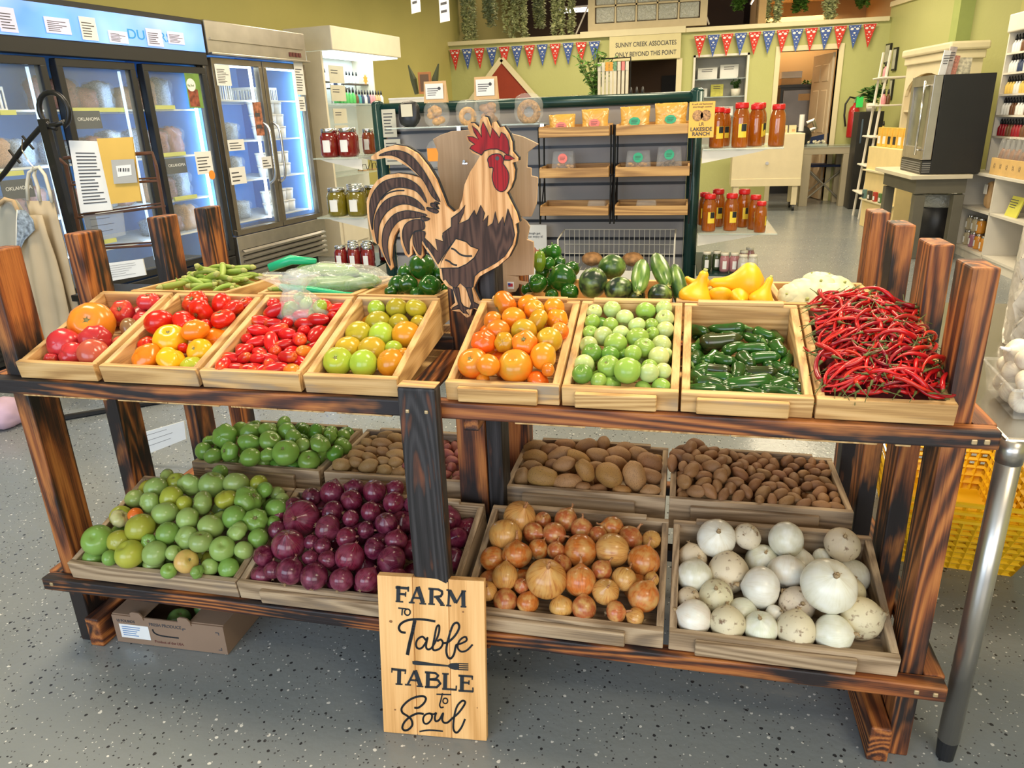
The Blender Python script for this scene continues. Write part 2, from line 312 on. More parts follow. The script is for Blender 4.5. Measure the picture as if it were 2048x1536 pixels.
# right part of the shop: angled return wall, pilaster, side wall
def wallseg(name,p,q,h,m,t=.12,z0=0):
    p=Vector((*p,0)); q=Vector((*q,0)); d=q-p; o=MB().box((0,0,z0),(d.length,t,h)).build(name,m,None); o.location=p; o.rotation_euler=(0,0,math.atan2(d.y,d.x)); return tag(o,kind='structure')
wallseg('wall_right',(3.35,9.6),(4.1,-3.2),3.4,M_wallR,-.0+.12)
wallseg('wall_right_2',(2.62,12.05),(2.98,10.2),2.56,M_wallB); wallseg('trim_5',(2.59,12.0),(2.95,10.2),2.62,M_trim,.1,2.56)
wallseg('wall_right_3',(2.95,10.2),(3.35,9.6),3.4,M_wallB)
S('trim_6',mat('green_pillar_paint',(.40,.48,.16),.7,0,.05),(2.90,10.05,0),(3.08,10.3,3.4))
# rooms beyond the rear wall
S('wall_back_2',M_tan,(1.0,13.9,0),(2.9,14.0,2.9)); S('wall_right_4',M_tan,(2.66,12.12,0),(2.76,13.9,2.9)); S('wall_left_2',M_tan,(.9,12.12,0),(1.0,13.9,2.9))
S('wall_back_3',M_brown,(-4.6,15.6,0),(.9,15.7,4.4)); S('wall_back_4',M_brown,(.9,17.6,0),(7,17.7,4.4))
S('ceiling_2',mat('dark_ceiling',(.10,.085,.07),.9,0,.1),(-4.6,12.1,4.1),(7,18,4.2)); S('wall_left_3',M_brown,(-4.7,12.1,0),(-4.6,15.7,4.4))
S('wall_right_5',mat('peach_wall_paint',(.62,.42,.26),.8,0,.05),(3.3,12.5,1.5),(3.4,17.6,4.2))
S('ceiling_3',M_tan,(.95,12.12,2.9),(2.76,14.0,3.0))
# ------------------------------------------------------------------ display rack
rack=thing('produce_display_rack','long two-tier display rack of scorched brown lumber holding all the produce crates','display rack',(-.5,1.8,0))
def rk(name,m,a,b,bev=.004):
    cx=[(a[i]+b[i])/2 for i in range(3)]; o=MB().box([a[i]-cx[i] for i in range(3)],[b[i]-cx[i] for i in range(3)]).build(name,m,rack,None,None,bev)
    o.location=Vector(cx)-rack.location; return o
for z in (.742,.184):
    rk('front_beam',M_bx,(-1.61,1.33,z),(-.504,1.365,z+.036)); rk('front_beam',M_bx,(-.502,1.33,z),(.557,1.365,z+.036))
    rk('back_beam',M_bx,(-1.53,2.04,z+.037),(-.53,2.075,z+.072)); rk('back_beam',M_bx,(-.425,2.04,z+.037),(.475,2.075,z+.072))
    rk('ridge_beam',M_bx,(-1.53,1.695,z+.03),(-.55,1.73,z+.066)); rk('ridge_beam',M_bx,(-.405,1.695,z+.03),(.475,1.73,z+.066))
    rk('side_rail',M_by,(-1.62,1.366,z),(-1.576,2.29,z+.036)); rk('side_rail',M_by,(.521,1.366,z),(.562,2.26,z+.036))
    rk('centre_rail',M_by,(-.575,1.366,z),(-.530,1.698,z+.033)); rk('centre_rail',M_by,(-.434,1.366,z-.04),(-.400,2.08,z-.006))
for y in (1.366,1.63,1.95,2.18): rk('post',M_bz,(-1.575,y,0),(-1.531,y+.089,1.073))
for y in (1.366,1.60,1.87,2.10): rk('post',M_bz,(.476,y,0),(.520,y+.089,1.058))
rk('centre_post',M_bz,(-.560,1.70,0),(-.482,1.789,1.03)); rk('centre_post',M_blk,(-.480,1.705,0),(-.438,1.788,1.02)); rk('centre_post',M_bz,(-.508,1.985,0),(-.430,2.07,1.0))
cb=rk('centre_brace',M_blk,(-.545,1.291,.0),(-.464,1.329,.822),.006); cb['label']='charred dark upright board'; rk('end_grain',M_px,(-.544,1.292,.8222),(-.465,1.328,.8245),.0005)
rk('skid',M_by,(-1.530,1.35,0),(-1.488,2.2,.089)); rk('skid',M_by,(.432,1.34,0),(.474,2.2,.089))
x=-1.52; rs=random.Random(3)
while x<.40:
    wd=rs.uniform(.10,.15)
    if not(-.6<x<-.40): rk('shelf_slat',M_py,(x,1.345,.7335),(min(x+wd,.42),2.05,.7415),.001)
    x+=wd+rs.choice([.002,.03])
for x,z in ((-1.60,.762),(-1.58,.205),(.535,.758),(.515,.757),(.535,.202),(.50,.203)): rk('screw',M_screw,(x-.005,1.3275,z-.005),(x+.005,1.3325,z+.005),.002)
for x in (-.525,-.485): rk('screw',M_screw,(x-.004,1.288,.768),(x+.004,1.293,.776),.002)
# ------------------------------------------------------------------ crates
class Crate:
    def __init__(s,name,label,x0,x1,y0,z0,ang,D,hf,hb,mx,my,batten=True,group=None,grey=None,rz=0):
        s.x0,s.W,s.y0,s.z0,s.D,s.hf,s.hb=x0,x1-x0,y0,z0,D,hf,hb
        s.o=Vector((x0,y0,z0)); q=Matrix.Rotation(rz,3,'Z')@Matrix.Rotation(ang,3,'X'); s.R=q
        s.ex,s.ey,s.ez=q@Vector((1,0,0)),q@Vector((0,1,0)),q@Vector((0,0,1))
        t=thing(name,label,'crate',s.o,0,group,rot=(ang,0,rz)); W=s.W; T=.016; s.t=t
        def side(xa,xb):
            b=MB(); b.add([(xa,T,0),(xb,T,0),(xb,D-T,0),(xa,D-T,0),(xa,T,hf-.001),(xb,T,hf-.001),(xb,D-T,hb-.001),(xa,D-T,hb-.001)],[(0,3,2,1),(4,5,6,7),(0,1,5,4),(1,2,6,5),(2,3,7,6),(3,0,4,7)]); return b.build('side_board',my,t,bevel=.002)
        side(0,T); side(W-T,W)
        B('front_board',grey or mx,t,(0,0,0),(W,T,hf),.002); B('back_board',mx,t,(0,D-T,0),(W,D,hb),.002)
        n=4
        for i in range(n):
            a=T+(D-2*T)*i/n; B('floor_board',mx,t,(T,a+.002,.002),(W-T,a+(D-2*T)/n-.002,.012))
        if batten:
            B('handle_strip',M_px if mx==M_px else M_gx,t,(W*.12,-.014,hf*.1),(W*.82,-.0005,hf*.85),.003)
            B('rim_strip',mx,t,(W*.12,D-T,hb+.0005),(W*.88,D,hb+.009),.002)
    def rim(s,b): return s.hf+(s.hb-s.hf)*min(1,max(0,b))
    def loc(s,p): d=p-s.o; return Vector((d.dot(s.ex),d.dot(s.ey),d.dot(s.ez)))
    def wld(s,q): return s.o+s.ex*q[0]+s.ey*q[1]+s.ez*q[2]
    def hit(s,u,v,H):      # where the photo's ray meets the heap surface H(a,b) (height over the crate floor)
        h=s.rim(.5)
        for _ in range(25):
            p=pP(u,v,s.o+s.ez*h,s.ez); q=s.loc(p); a,b=q.x/s.W,q.y/s.D
            h2=H(min(1.1,max(-.1,a)),min(1.15,max(-.1,b))); h=h*.5+h2*.5
        return q
def fx(u,v,y): return pY(u,v,y).x
UA=R(8.2)
ux=[fx(*q,1.345) for q in ((42,752),(196,760),(207,760),(399,772),(407,772),(603,778),(612,780),(797,784),(893,792),(1119,803),(1124,804),(1356,820),(1361,820),(1624,836),(1629,836),(1908,852))]
up_names=['striped heirloom tomatoes','red and yellow tomatoes','small red plum tomatoes','half-ripe green tomatoes','ripening orange tomatoes','small green tomatoes','green jalapeno peppers','thin red chili peppers']
crU=[]
for i in range(8):
    crU.append(Crate('wooden_crate','pale pine crate of '+up_names[i]+' on the top shelf',ux[2*i],ux[2*i+1],1.345,.779,UA,.325,.042,.094,M_px,M_py,i in(4,5,6)))
lx=[fx(145,1150,1.345),fx(478,1188,1.345),fx(481,1190,1.345),fx(905,1235,1.345),fx(925,1245,1.345),fx(1326,1287,1.345),fx(1337,1288,1.345),fx(1795,1350,1.345)]
ln=['green and yellow tomatoes','red onions','yellow onions','white onions']
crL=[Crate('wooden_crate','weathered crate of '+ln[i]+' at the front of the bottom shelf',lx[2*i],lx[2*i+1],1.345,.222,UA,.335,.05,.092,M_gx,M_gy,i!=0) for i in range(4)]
bx=[(-1.46,-1.16),(-1.14,-.62),(-.40,-.01),(0.0,.455)]
bn=['small green tomatoes','small brown potatoes and red potatoes','large brown potatoes','small russet potatoes']
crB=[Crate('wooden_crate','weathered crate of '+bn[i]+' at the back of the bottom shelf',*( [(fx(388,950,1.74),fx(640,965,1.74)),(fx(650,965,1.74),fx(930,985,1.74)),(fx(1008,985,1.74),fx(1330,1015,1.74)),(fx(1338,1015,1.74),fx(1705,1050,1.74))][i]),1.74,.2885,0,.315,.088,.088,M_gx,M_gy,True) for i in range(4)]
tn=['okra pods','cucumbers','green bell peppers','bell peppers and zucchini','yellow squash','white pattypan squash']
tx=[(-1.50,-1.20),(-1.03,-.83),(-.82,-.60),(-.385,-.02),(-.01,.215),(.222,.455)]
crT=[Crate('wooden_crate','pale pine crate of '+tn[i]+' in the back row of the top shelf',tx[i][0],tx[i][1],1.738,.8155,0,.30,.085,.072,M_px,M_py,False) for i in range(6)]
# ------------------------------------------------------------------ produce shapes (unit radius)
def tomato_mesh(kind,seed):
    rnd=random.Random(seed); nl=rnd.choice([5,6,7,8]); ph=rnd.uniform(0,6); rib={'round':.012,'beef':.05,'smooth':.004}[kind]; fl={'round':.86,'beef':.74,'smooth':.94}[kind]
    def fn(d,t,a):
        w=1+rib*(math.cos(nl*a+ph)*math.sin(t)**.5+.6*math.cos(3*a+ph*2))
        w*=1-.30*math.exp(-(t/.30)**2)-.05*math.exp(-((pi-t)/.25)**2); return w
    return MB().ball((0,0,0),(1,1,fl),24,16,fn).mesh('tomato_body',M_tom[kind],True)
M_tomred=produce('tomato_skin',(.80,.28,.03),.45,1.25,.22,'top',2.2,.55); M_tomgrn=produce('green_tomato_skin',(.22,.36,.05),.35,1.2,.25,'top',2.2,.5); M_tomor=produce('turning_tomato_skin',(.40,.36,.03),.1,1.15,.22,'top',1.6,.75)
M_tom={'round':M_tomred,'beef':M_tomred,'smooth':M_tomred}
def stem_mesh(kind):
    b=MB()
    if kind=='scar':
        b.lathe([(.0,.60),(.13,.60),(.15,.63),(.09,.655),(0,.65)],10)
        for k in range(5):
            a=k*2*pi/5; b.tube([(.08*math.cos(a),.08*math.sin(a),.635),(.26*math.cos(a),.26*math.sin(a),.70)],[.035,.008],5)
    return b.mesh('stem_scar',M_scar,True)
M_scar=mat('dry_stem_scar',(.22,.20,.07),.8,0,.3,scale=6); M_stem=mat('green_pepper_stem',(.10,.20,.03),.5,0,.2,scale=6); M_dstem=mat('dry_chili_stem',(.10,.12,.025),.6,0,.2)
TM={}
for mk,mm in (('red',M_tomred),('grn',M_tomgrn),('or',M_tomor)):
    for kd in ('round','beef','smooth'):
        M_tom[kd]=mm; TM[mk,kd]=[tomato_mesh(kd,s) for s in range(3)]
SCAR=stem_mesh('scar')
def roma_mesh(s):
    rnd=random.Random(s); return MB().ball((0,0,0),(.62,.62,1),18,14,lambda d,t,a:1-.06*math.cos(2*t+.6)+.02*math.cos(3*a+s)-.1*math.exp(-(t/.22)**2)+.05*math.exp(-((pi-t)/.25)**2)).mesh('plum_tomato_body',M_tomred,True)
ROMA=[roma_mesh(s) for s in range(4)]
M_onr=onionmat('red_onion_skin',(.035,.004,.014),(.23,.05,.09),.2,9,.75); M_ony=onionmat('yellow_onion_skin',(.34,.08,.015),(.62,.36,.12),.25,8,.65); M_onw=onionmat('white_onion_skin',(.60,.54,.36),(.84,.83,.74),.3,10,.35)
M_dirty=produce('dirty_onion_skin',(.72,.62,.42),.3,1.1,.5,'mix',3,.6,(.22,.13,.07),3.2,0,.3)
M_root=mat('dry_onion_root',(.42,.29,.15),.9,0,.3,scale=30); M_rootr=mat('dry_red_onion_tip',(.30,.12,.09),.8,0,.3,scale=30)
def onion_mesh(s,m,squash,nkk=1):
    rnd=random.Random(s); ph=rnd.uniform(0,6); nk=rnd.uniform(.10,.24)*nkk
    def fn(d,t,a): return 1+nk*math.exp(-(t/.22)**2)-.05*math.exp(-((pi-t)/.2)**2)+.02*math.cos(2*a+ph)+.008*math.cos(7*a+ph)
    return MB().ball((0,0,0),(1,1,squash),24,16,fn).mesh('onion_body',m,True)
ON={k:[onion_mesh(s,m,q,.45 if k in 'wd' else 1) for s,q in enumerate((.84,.95,1.02))] for k,m in (('r',M_onr),('y',M_ony),('w',M_onw),('d',M_dirty))}
def tipmesh(m,ln):
    b=MB(); b.tube([(0,0,1.0),(.03,.02,1.12+ln*.4),(-.02,.05,1.14+ln)],[.13,.08,.05],7)
    rnd=random.Random(4)
    for k in range(6): b.tube([(0,0,1.08+ln*.6),(rnd.uniform(-.14,.14),rnd.uniform(-.14,.14),1.2+ln)],[.035,.01],4)
    return b.mesh('dry_neck',m,True)
TIP={'r':tipmesh(M_rootr,.05),'y':tipmesh(mat('dry_onion_neck',(.48,.22,.09),.7,0,.2),.40),'w':tipmesh(M_root,.05)}
def rootmesh():
    b=MB(); rnd=random.Random(9); b.lathe([(0,-.97),(.14,-.95),(.1,-.90),(0,-.86)],8)
    for k in range(16):
        a=rnd.uniform(0,6.28); r=rnd.uniform(.02,.12); b.tube([(r*math.cos(a),r*math.sin(a),-.93),(r*2.2*math.cos(a),r*2.2*math.sin(a),-1.08+rnd.uniform(-.05,.04))],[.018,.008],4)
    return b.mesh('root_tuft',M_root,False)
ROOT=rootmesh()
M_pot=produce('potato_skin',(.33,.17,.065),.3,1.2,.6,'mix',3,.6,(.09,.045,.02),18,0,.35)
def potato_mesh(s):
    rnd=random.Random(s); o=Vector((s*3.1,s*1.7,0)); ex=rnd.uniform(.72,.86)
    return MB().ball((0,0,0),(ex,ex*.93,1),18,12,lambda d,t,a:1+.16*mnoise.noise(d*1.3+o)+.03*mnoise.noise(d*4+o)).mesh('potato',M_pot,True)
POT=[potato_mesh(s) for s in range(6)]
# ------------------------------------------------------------------ heaps
def relax(cr,P,fix,it=30,wall=.3):
    n=len(P)
    X=np.array([list(p[0]) for p in P]); r=np.array([p[1] for p in P]); wgt=np.array([.12 if f else 1 for f in fix]); X0=X.copy()
    for _ in range(it):
        d=X[:,None]-X[None]; L=np.sqrt((d**2).sum(-1))+1e-9; ov=(r[:,None]+r[None])*.93-L; np.fill_diagonal(ov,0); ov=np.clip(ov,0,None)
        ww=wgt[:,None]/(wgt[:,None]+wgt[None]); X+= (d/L[...,None]*ov[...,None]*ww[...,None]*.55).sum(1)
        X[:,2]=np.maximum(X[:,2],r*.8+.012)
        low=X[:,2]-r*.6<np.array([cr.rim(y/cr.D) for y in X[:,1]])
        for k,lo,hi in ((0,.017,cr.W-.017),(1,.017,cr.D-.017)):
            a=np.where(low,lo+r*.88,lo-.03); b=np.where(low,hi-r*.88,hi+.03); X[:,k]=np.clip(X[:,k],np.minimum(a,b),np.maximum(a,b))
    return X
def posword(cr,q):
    a,b=q[0]/cr.W,q[1]/cr.D
    c='left' if a<.34 else ('right' if a>.66 else 'centre'); r='front' if b<.34 else ('back' if b>.67 else 'middle')
    return {'front':{'left':'at the front left corner','right':'at the front right corner','centre':'at the front centre'},'middle':{'left':'halfway along the left side','right':'halfway along the right side','centre':'in the middle of the heap'},'back':{'left':'at the back left corner','right':'at the back right corner','centre':'at the back centre'}}[r][c]
def heap(cr,items,H,make,fillr=.03,fill=True,seed=1,minr=0,layers=2):
    rnd=random.Random(seed); P=[];F=[];T=[]
    for it in items:
        u,v,rx,ry=it[:4]; 
        if ry<.72*rx: v+=(rx*.85-ry)*.8
        q=cr.hit(u,v,H); r=rx*depth(cr.wld(q))/FPX if rx>=ry else (rx*.6+ry*.4)*depth(cr.wld(q))/FPX
        P.append((q,max(r,minr))); F.append(True); T.append(it)
    nv=len(P)
    if fill:
        for L in range(1,layers+1):
            ny=max(2,int(cr.D/(2*fillr))); nx=max(2,int(cr.W/(2*fillr)))
            for i in range(nx):
                for j in range(ny):
                    a=(i+.5+(.25 if (j+L)%2 else -.25))/nx; b=(j+.5)/ny; h=H(a,b)-fillr*1.45*L
                    if h<fillr*.5: continue
                    P.append((Vector((a*cr.W,b*cr.D,h)),fillr*rnd.uniform(.88,1.05))); F.append(False); T.append(None)
    X=relax(cr,P,F)
    for i in range(len(P)):
        q=Vector(X[i]); make(cr.wld(q),P[i][1],T[i],rnd,q); REG.append((LAST[0],cr,q,T[i] is None))
def tilt(rnd,amt,up=Vector((0,0,1))):
    v=Vector((rnd.gauss(0,1),rnd.gauss(0,1),rnd.gauss(0,1)))*amt+up; return v.normalized()
def orient(axis,rnd): return axis.to_track_quat('Z','Y')@Euler((0,0,rnd.uniform(0,6.28))).to_quaternion()
REG=[]; LAST=[None]
def mk(name,mesh,loc,r,quat,color,label,cat,group,kids=()):
    o=link(name,mesh,None,None,None,0,color); o.location=loc; o.rotation_mode='QUATERNION'; o.rotation_quaternion=quat
    o.scale=(r,r,r) if not hasattr(r,'__len__') else r; tag(o,label,cat,group)
    for kn,km in kids: c=link(kn,km,o)
    LAST[0]=o; return o
def jit(c,rnd,a=.12): k=1+rnd.uniform(-a,a); return tuple(min(1,x*k*(1+rnd.uniform(-a,a)*.4)) for x in c)
VIEW=Vector((0,-.75,.65))
used={}
def uniq(l):     # tell look-alikes in one spot apart by where they sit
    used[l]=used.get(l,0)+1; return l
def tomato_maker(cr,mk_,kinds,cols,where,group,stemmy=.35,names=None):
    nm_='green_tomato' if mk_=='grn' else 'tomato'
    def f(loc,r,it,rnd,q):
        ci=it[4] if it and len(it)>4 else rnd.randrange(min(3,len(cols))) if not it else 0
        ci=ci if ci<len(cols) else 0
        col=cols[ci]; st=(it and len(it)>5 and it[5])
        ax=tilt(rnd,.18,Vector((.05,-.55,.75))) if st else (tilt(rnd,.5,Vector((0,.3,-.6))) if rnd.random()>stemmy else tilt(rnd,.5,Vector((0,-.2,.8))))
        kd=rnd.choice(kinds); me=rnd.choice(TM[mk_,kd])
        nmw=names[ci] if names else ''
        sz='large ' if r>.031 else ''
        mk(nm_,me,loc,r,orient(ax,rnd),jit(col,rnd,.1),'%s%s tomato %s of the %s crate'%(sz,nmw,posword(cr,q),where),nm_.replace('_',' '),group,[('stem_scar',SCAR)])
    return f
RED=(.62,.016,.006);DRED=(.42,.02,.018);PNK=(.58,.03,.05);ORG=(.80,.20,.008);YEL=(.83,.42,.010);GRN=(.22,.33,.045);LGR=(.38,.50,.10);OLV=(.42,.31,.015);PUR=(.20,.07,.05);PGR=(.42,.52,.19);ORD=(.80,.17,.012);OTN=(.62,.30,.06);YGR=(.42,.45,.03)
flat=lambda h:(lambda a,b:h)
H1=lambda k,bl=0:(lambda cr:(lambda a,b:cr.rim(b)+k+bl*4*a*(1-a)))
def Hs(cr,k,bl=0,bb=0): return lambda a,b:cr.rim(b)+k+bl*max(0,4*a*(1-a))+bb*max(0,4*b*(1-b))
c1=[(201,652,44,27,1),(135,695,32,25,0),(205,685,31,20,0),(162,710,26,18,0),(211,712,30,18,2),(105,719,14,10,0),(252,685,19,14,2),(268,654,24,20,3),(244,632,24,16,0),(289,632,20,14,0),(324,621,23,17,0)]
cr=crU[0]; heap(cr,c1,Hs(cr,-.028),tomato_maker(cr,'red',['beef','beef','round'],[(.50,.03,.035),(.78,.24,.02),(.50,.09,.05),(.22,.12,.05)],'top left','heirloom tomatoes in the top left crate',.1,['pinkish red','orange','striped red','purple and green']),.03,layers=1,seed=2)
c2=[(316,658,29,24,0),(371,654,26,23,0),(406,597,25,21,0,1),(402,634,25,24,0),(444,614,23,21,0),(485,626,22,23,0),(513,616,16,14,0),(451,640,24,20,0,1),(343,694,34,29,1),(345,722,30,17,1),(283,724,32,13,2),(300,700,14,14,0),(395,680,27,18,2),(447,672,27,21,2),(405,703,27,22,1,1),(400,722,22,11,3),(430,657,14,11,0),(372,690,12,12,0)]
cr=crU[1]; heap(cr,c2,Hs(cr,-.016,.008,.004),tomato_maker(cr,'red',['round','beef'],[RED,YEL,ORG,YGR],'red and yellow','tomatoes in the red and yellow crate',.2,['red','yellow','orange','yellow-green']),.03,layers=1,seed=3)
c4=[(676,726,30,27,1,1),(731,733,29,22,1),(788,724,28,31,0),(739,693,29,22,2),(691,692,28,19,2),(772,672,28,22,1),(827,671,30,30,0),(702,659,28,21,3),(744,646,27,22,3),(791,645,22,17,3),(758,626,18,14,1),(802,631,22,17,3),(837,634,22,18,3),(862,640,16,18,3),(788,700,18,12,1),(822,710,14,16,0)]
cr=crU[3]; heap(cr,c4,Hs(cr,-.024),tomato_maker(cr,'or',['round','smooth'],[(.62,.25,.012),(.36,.50,.045),(.52,.33,.02),(.40,.32,.02)],'half-ripe','tomatoes in the half-ripe crate',.15,['orange-green','light green','tan-green','olive green']),.03,layers=1,seed=4)
c5=[(933,730,32,31,0,1),(1025,735,36,32,1,1),(1092,725,28,30,2),(984,736,22,27,2),(965,695,25,23,0),(1008,691,21,20,3),(1051,705,26,23,0),(1051,666,27,26,3),(1100,685,27,22,3),(1119,663,18,21,0,1),(994,665,26,19,4),(986,642,20,19,4),(1027,636,24,25,2),(1080,644,25,22,3),(1121,640,22,18,2),(1108,615,23,15,2),(1065,614,21,21,2),(1068,598,22,19,2),(1016,603,28,22,4),(957,756,14,10,2),(1074,759,24,14,0),(1110,745,14,14,4)]
cr=crU[4]; heap(cr,c5,Hs(cr,-.012,.016,.02),tomato_maker(cr,'or',['round','beef','smooth'],[(.84,.14,.010),(.80,.22,.012),(.80,.24,.012),(.58,.30,.015),(.66,.17,.012)],'ripening orange','tomatoes in the ripening orange crate',.25,['red-orange','orange','light orange','olive-orange','dark orange']),.032,layers=2,seed=5)
c6=[(1188,630,16,15),(1224,619,18,17),(1291,627,20,19,1),(1249,641,18,17),(1329,627,17,14),(1329,640,19,18),(1330,658,18,18),(1185,652,16,14,1),(1207,672,20,19),(1183,666,16,15,1,1),(1219,655,16,14,1),(1241,671,18,17),(1280,675,23,21,1,1),(1276,655,18,16),(1304,668,15,14,1),(1326,694,20,19),(1176,694,19,18),(1232,696,24,22,1),(1283,702,22,21,1,1),(1319,722,21,20),(1198,717,21,20,2,1),(1213,713,18,20,2),(1158,732,20,19),(1257,721,18,16,1),(1263,735,20,19,1),(1296,738,17,14,1),(1219,750,23,21,1,1),(1179,758,21,19,2,1),(1260,766,27,20,1),(1294,761,20,18),(1326,755,17,16),(1321,774,20,14,1),(1197,771,17,12,1),(1304,652,15,13,1),(1240,710,14,14,2),(1344,705,12,12)]
cr=crU[5]; heap(cr,c6,Hs(cr,-.012,.008),tomato_maker(cr,'grn',['round','smooth'],[(.50,.58,.22),(.27,.42,.07),(.12,.26,.035)],'small green','small green tomatoes on the top shelf',.3,['pale green','bright green','dark green']),.02,layers=2,seed=6)
lA=[(190,1097,31,30,1,1),(242,1079,23,20,2),(261,1108,29,27,2,1),(313,1104,24,28,0),(381,1126,24,22,4),(439,1136,26,21,0,1),(419,1099,24,23,0),(375,1082,23,26,0),(341,1066,23,23,1),(288,1055,29,22,2),(324,1030,26,25,0),(246,1037,19,20,5),(271,1028,15,14,3),(297,1011,22,22,0),(315,980,23,18,0),(344,997,24,20,2),(352,964,19,17,2),(377,975,24,22,0),(426,971,27,25,0),(408,1014,25,24,0),(381,1039,24,21,0),(446,1002,23,23,2),(428,1055,26,20,0),(461,1084,21,22,0),(474,1041,24,23,1),(477,973,26,19,0),(515,973,18,19,2),(541,986,17,17,1),(571,991,15,14,0),(499,1006,29,23,1),(523,1043,24,24,1,1),(492,1094,19,18,0),(510,1075,20,12,1),(552,1020,22,16,1),(472,1129,20,22,1),(409,1142,18,13,0),(352,1099,16,16,0),(365,1009,16,16,2),(440,945,16,12,1),(220,1115,16,13,1),(345,1138,16,12,1),(298,1085,15,13,1),(572,1040,14,14,1),(400,1140,14,12,1),(335,955,18,12,0),(560,1006,14,12,0)]
cr=crL[0]; heap(cr,lA,Hs(cr,-.006,.03,.03),tomato_maker(cr,'grn',['round','beef','smooth'],[(.30,.42,.12),(.20,.36,.07),(.40,.42,.05),(.72,.16,.02),(.62,.38,.12),(.50,.46,.22)],'bottom left','green tomatoes in the bottom left crate',.3,['pale green','green','yellow-green','orange','peach-orange','pale ripening']),.03,layers=3,seed=7)
lG=[(408,903,18,14),(429,909,18,12),(460,903,20,18),(450,879,25,18),(495,889,23,18),(501,867,20,15),(481,859,16,12),(507,910,21,13),(540,880,22,17),(537,862,21,13),(540,909,15,16),(567,850,18,14),(575,864,18,13),(586,876,19,18),(573,904,27,19,0,1),(614,892,16,15,1),(632,903,20,17),(614,918,23,12),(631,865,17,17,2),(640,883,17,10),(659,883,17,15),(662,867,14,11),(664,903,18,16,2),(686,871,14,11),(695,888,19,15),(420,882,14,12)]
cr=crB[0]; heap(cr,lG,Hs(cr,-.002,.03,.03),tomato_maker(cr,'grn',['round','beef'],[(.19,.34,.06),(.27,.40,.10),(.10,.24,.03)],'bottom back left','green tomatoes in the back left crate',.3,['green','pale green','dark green']),.028,layers=2,seed=8)
# ------------------------------------------------------------------ plum tomatoes
def scatter(cr,n,H,rad,seed,jitter=.35,rows=None):
    rnd=random.Random(seed); nx=max(2,round(math.sqrt(n*cr.W/cr.D))); ny=math.ceil(n/nx); out=[]
    for j in range(ny):
        for i in range(nx):
            a=(i+.5+(.25 if j%2 else -.25)+rnd.uniform(-jitter,jitter))/nx; b=(j+.5+rnd.uniform(-jitter,jitter))/ny
            a=min(.98,max(.02,a)); b=min(.98,max(.02,b)); out.append((Vector((a*cr.W,b*cr.D,H(a,b))),rad*rnd.uniform(.85,1.12)))
    return out,rnd
cr=crU[2]
for L,(n,k) in enumerate(((44,-.018),(32,-.042))):
    P,rnd=scatter(cr,n,Hs(cr,k,.003),.0205,11+L); X=relax(cr,P,[False]*len(P),20)
    for i,(p,r) in enumerate(P):
        q=Vector(X[i]); ax=Vector((rnd.uniform(-1,1),rnd.uniform(-.6,.6),rnd.uniform(-.25,.35))).normalized()
        col=jit((.56,.012,.012),rnd,.18) if rnd.random()>.07 else (.78,.20,.02)
        mk('plum_tomato',rnd.choice(ROMA),cr.wld(q),(r*1.15,r*1.15,r*1.5),orient(ax,rnd),col,'small red plum tomato %s of the plum tomato crate'%posword(cr,q),'plum tomato','red plum tomatoes'); REG.append((LAST[0],cr,q,L==1))
# ------------------------------------------------------------------ onions
def onion_maker(k,cols,names,where,group,grey=0):
    def f(loc,r,it,rnd,q):
        ci=it[4] if it and len(it)>4 and it[4]>=0 else rnd.randrange(len(cols)); d=it[5] if it and len(it)>5 else rnd.choice('nrs')
        ax={'n':Vector((.1,-.6,.9)),'r':Vector((.1,.7,.6)),'s':Vector((rnd.choice((-1,1)),-.2,.15)),'u':Vector((.12,.1,1))}[d]; ax=tilt(rnd,.22,ax)
        kk='d' if (k=='w' and ci==1) else k
        kids=[('root_tuft',ROOT)]; kids.append(('dry_neck',TIP[k]))
        mk('onion',rnd.choice(ON[kk]),loc,r,orient(ax,rnd),jit(cols[ci],rnd,.1),'%s%s %s of the %s crate'%('large ' if r>.037 else '',names[ci],posword(crX[0],q),where),'onion',group,kids)
    return f
crX=[None]
lB=[(664,987,24,24),(709,978,21,15),(749,987,24,18),(623,994,20,19),(703,1002,22,22),(791,978,18,19),(790,1008,22,22),(589,1012,21,15),(604,1039,37,28,1,'n'),(665,1027,24,23),(703,1039,17,17),(742,1024,20,19),(652,1060,28,28,2,'s'),(772,1051,23,22),(731,1061,19,19),(555,1060,17,20),(583,1094,33,25,1,'n'),(695,1073,23,16),(793,1081,24,19),(749,1097,22,25),(700,1114,30,26,1,'u'),(656,1120,18,22,2,'r'),(622,1115,18,14),(782,1120,29,24),(529,1121,21,20,0,'n'),(580,1144,28,25,0,'r'),(629,1153,27,25,0,'r'),(683,1160,23,25),(734,1160,24,27),(531,1154,20,14),(644,1094,17,13),(623,1082,16,14),(828,1010,20,20),(840,1060,22,20),(850,1110,24,22),(880,1050,20,20),(795,1160,22,20),(560,1030,15,14)]
cr=crL[1]; crX[0]=cr; heap(cr,lB,Hs(cr,-.008,.03,.02),onion_maker('r',[(.115,.010,.034),(.19,.018,.045),(.15,.02,.045)],['dark purple onion','flat magenta onion','papery magenta onion'],'red onion','red onions in the bottom shelf crate'),.032,layers=3,seed=12)
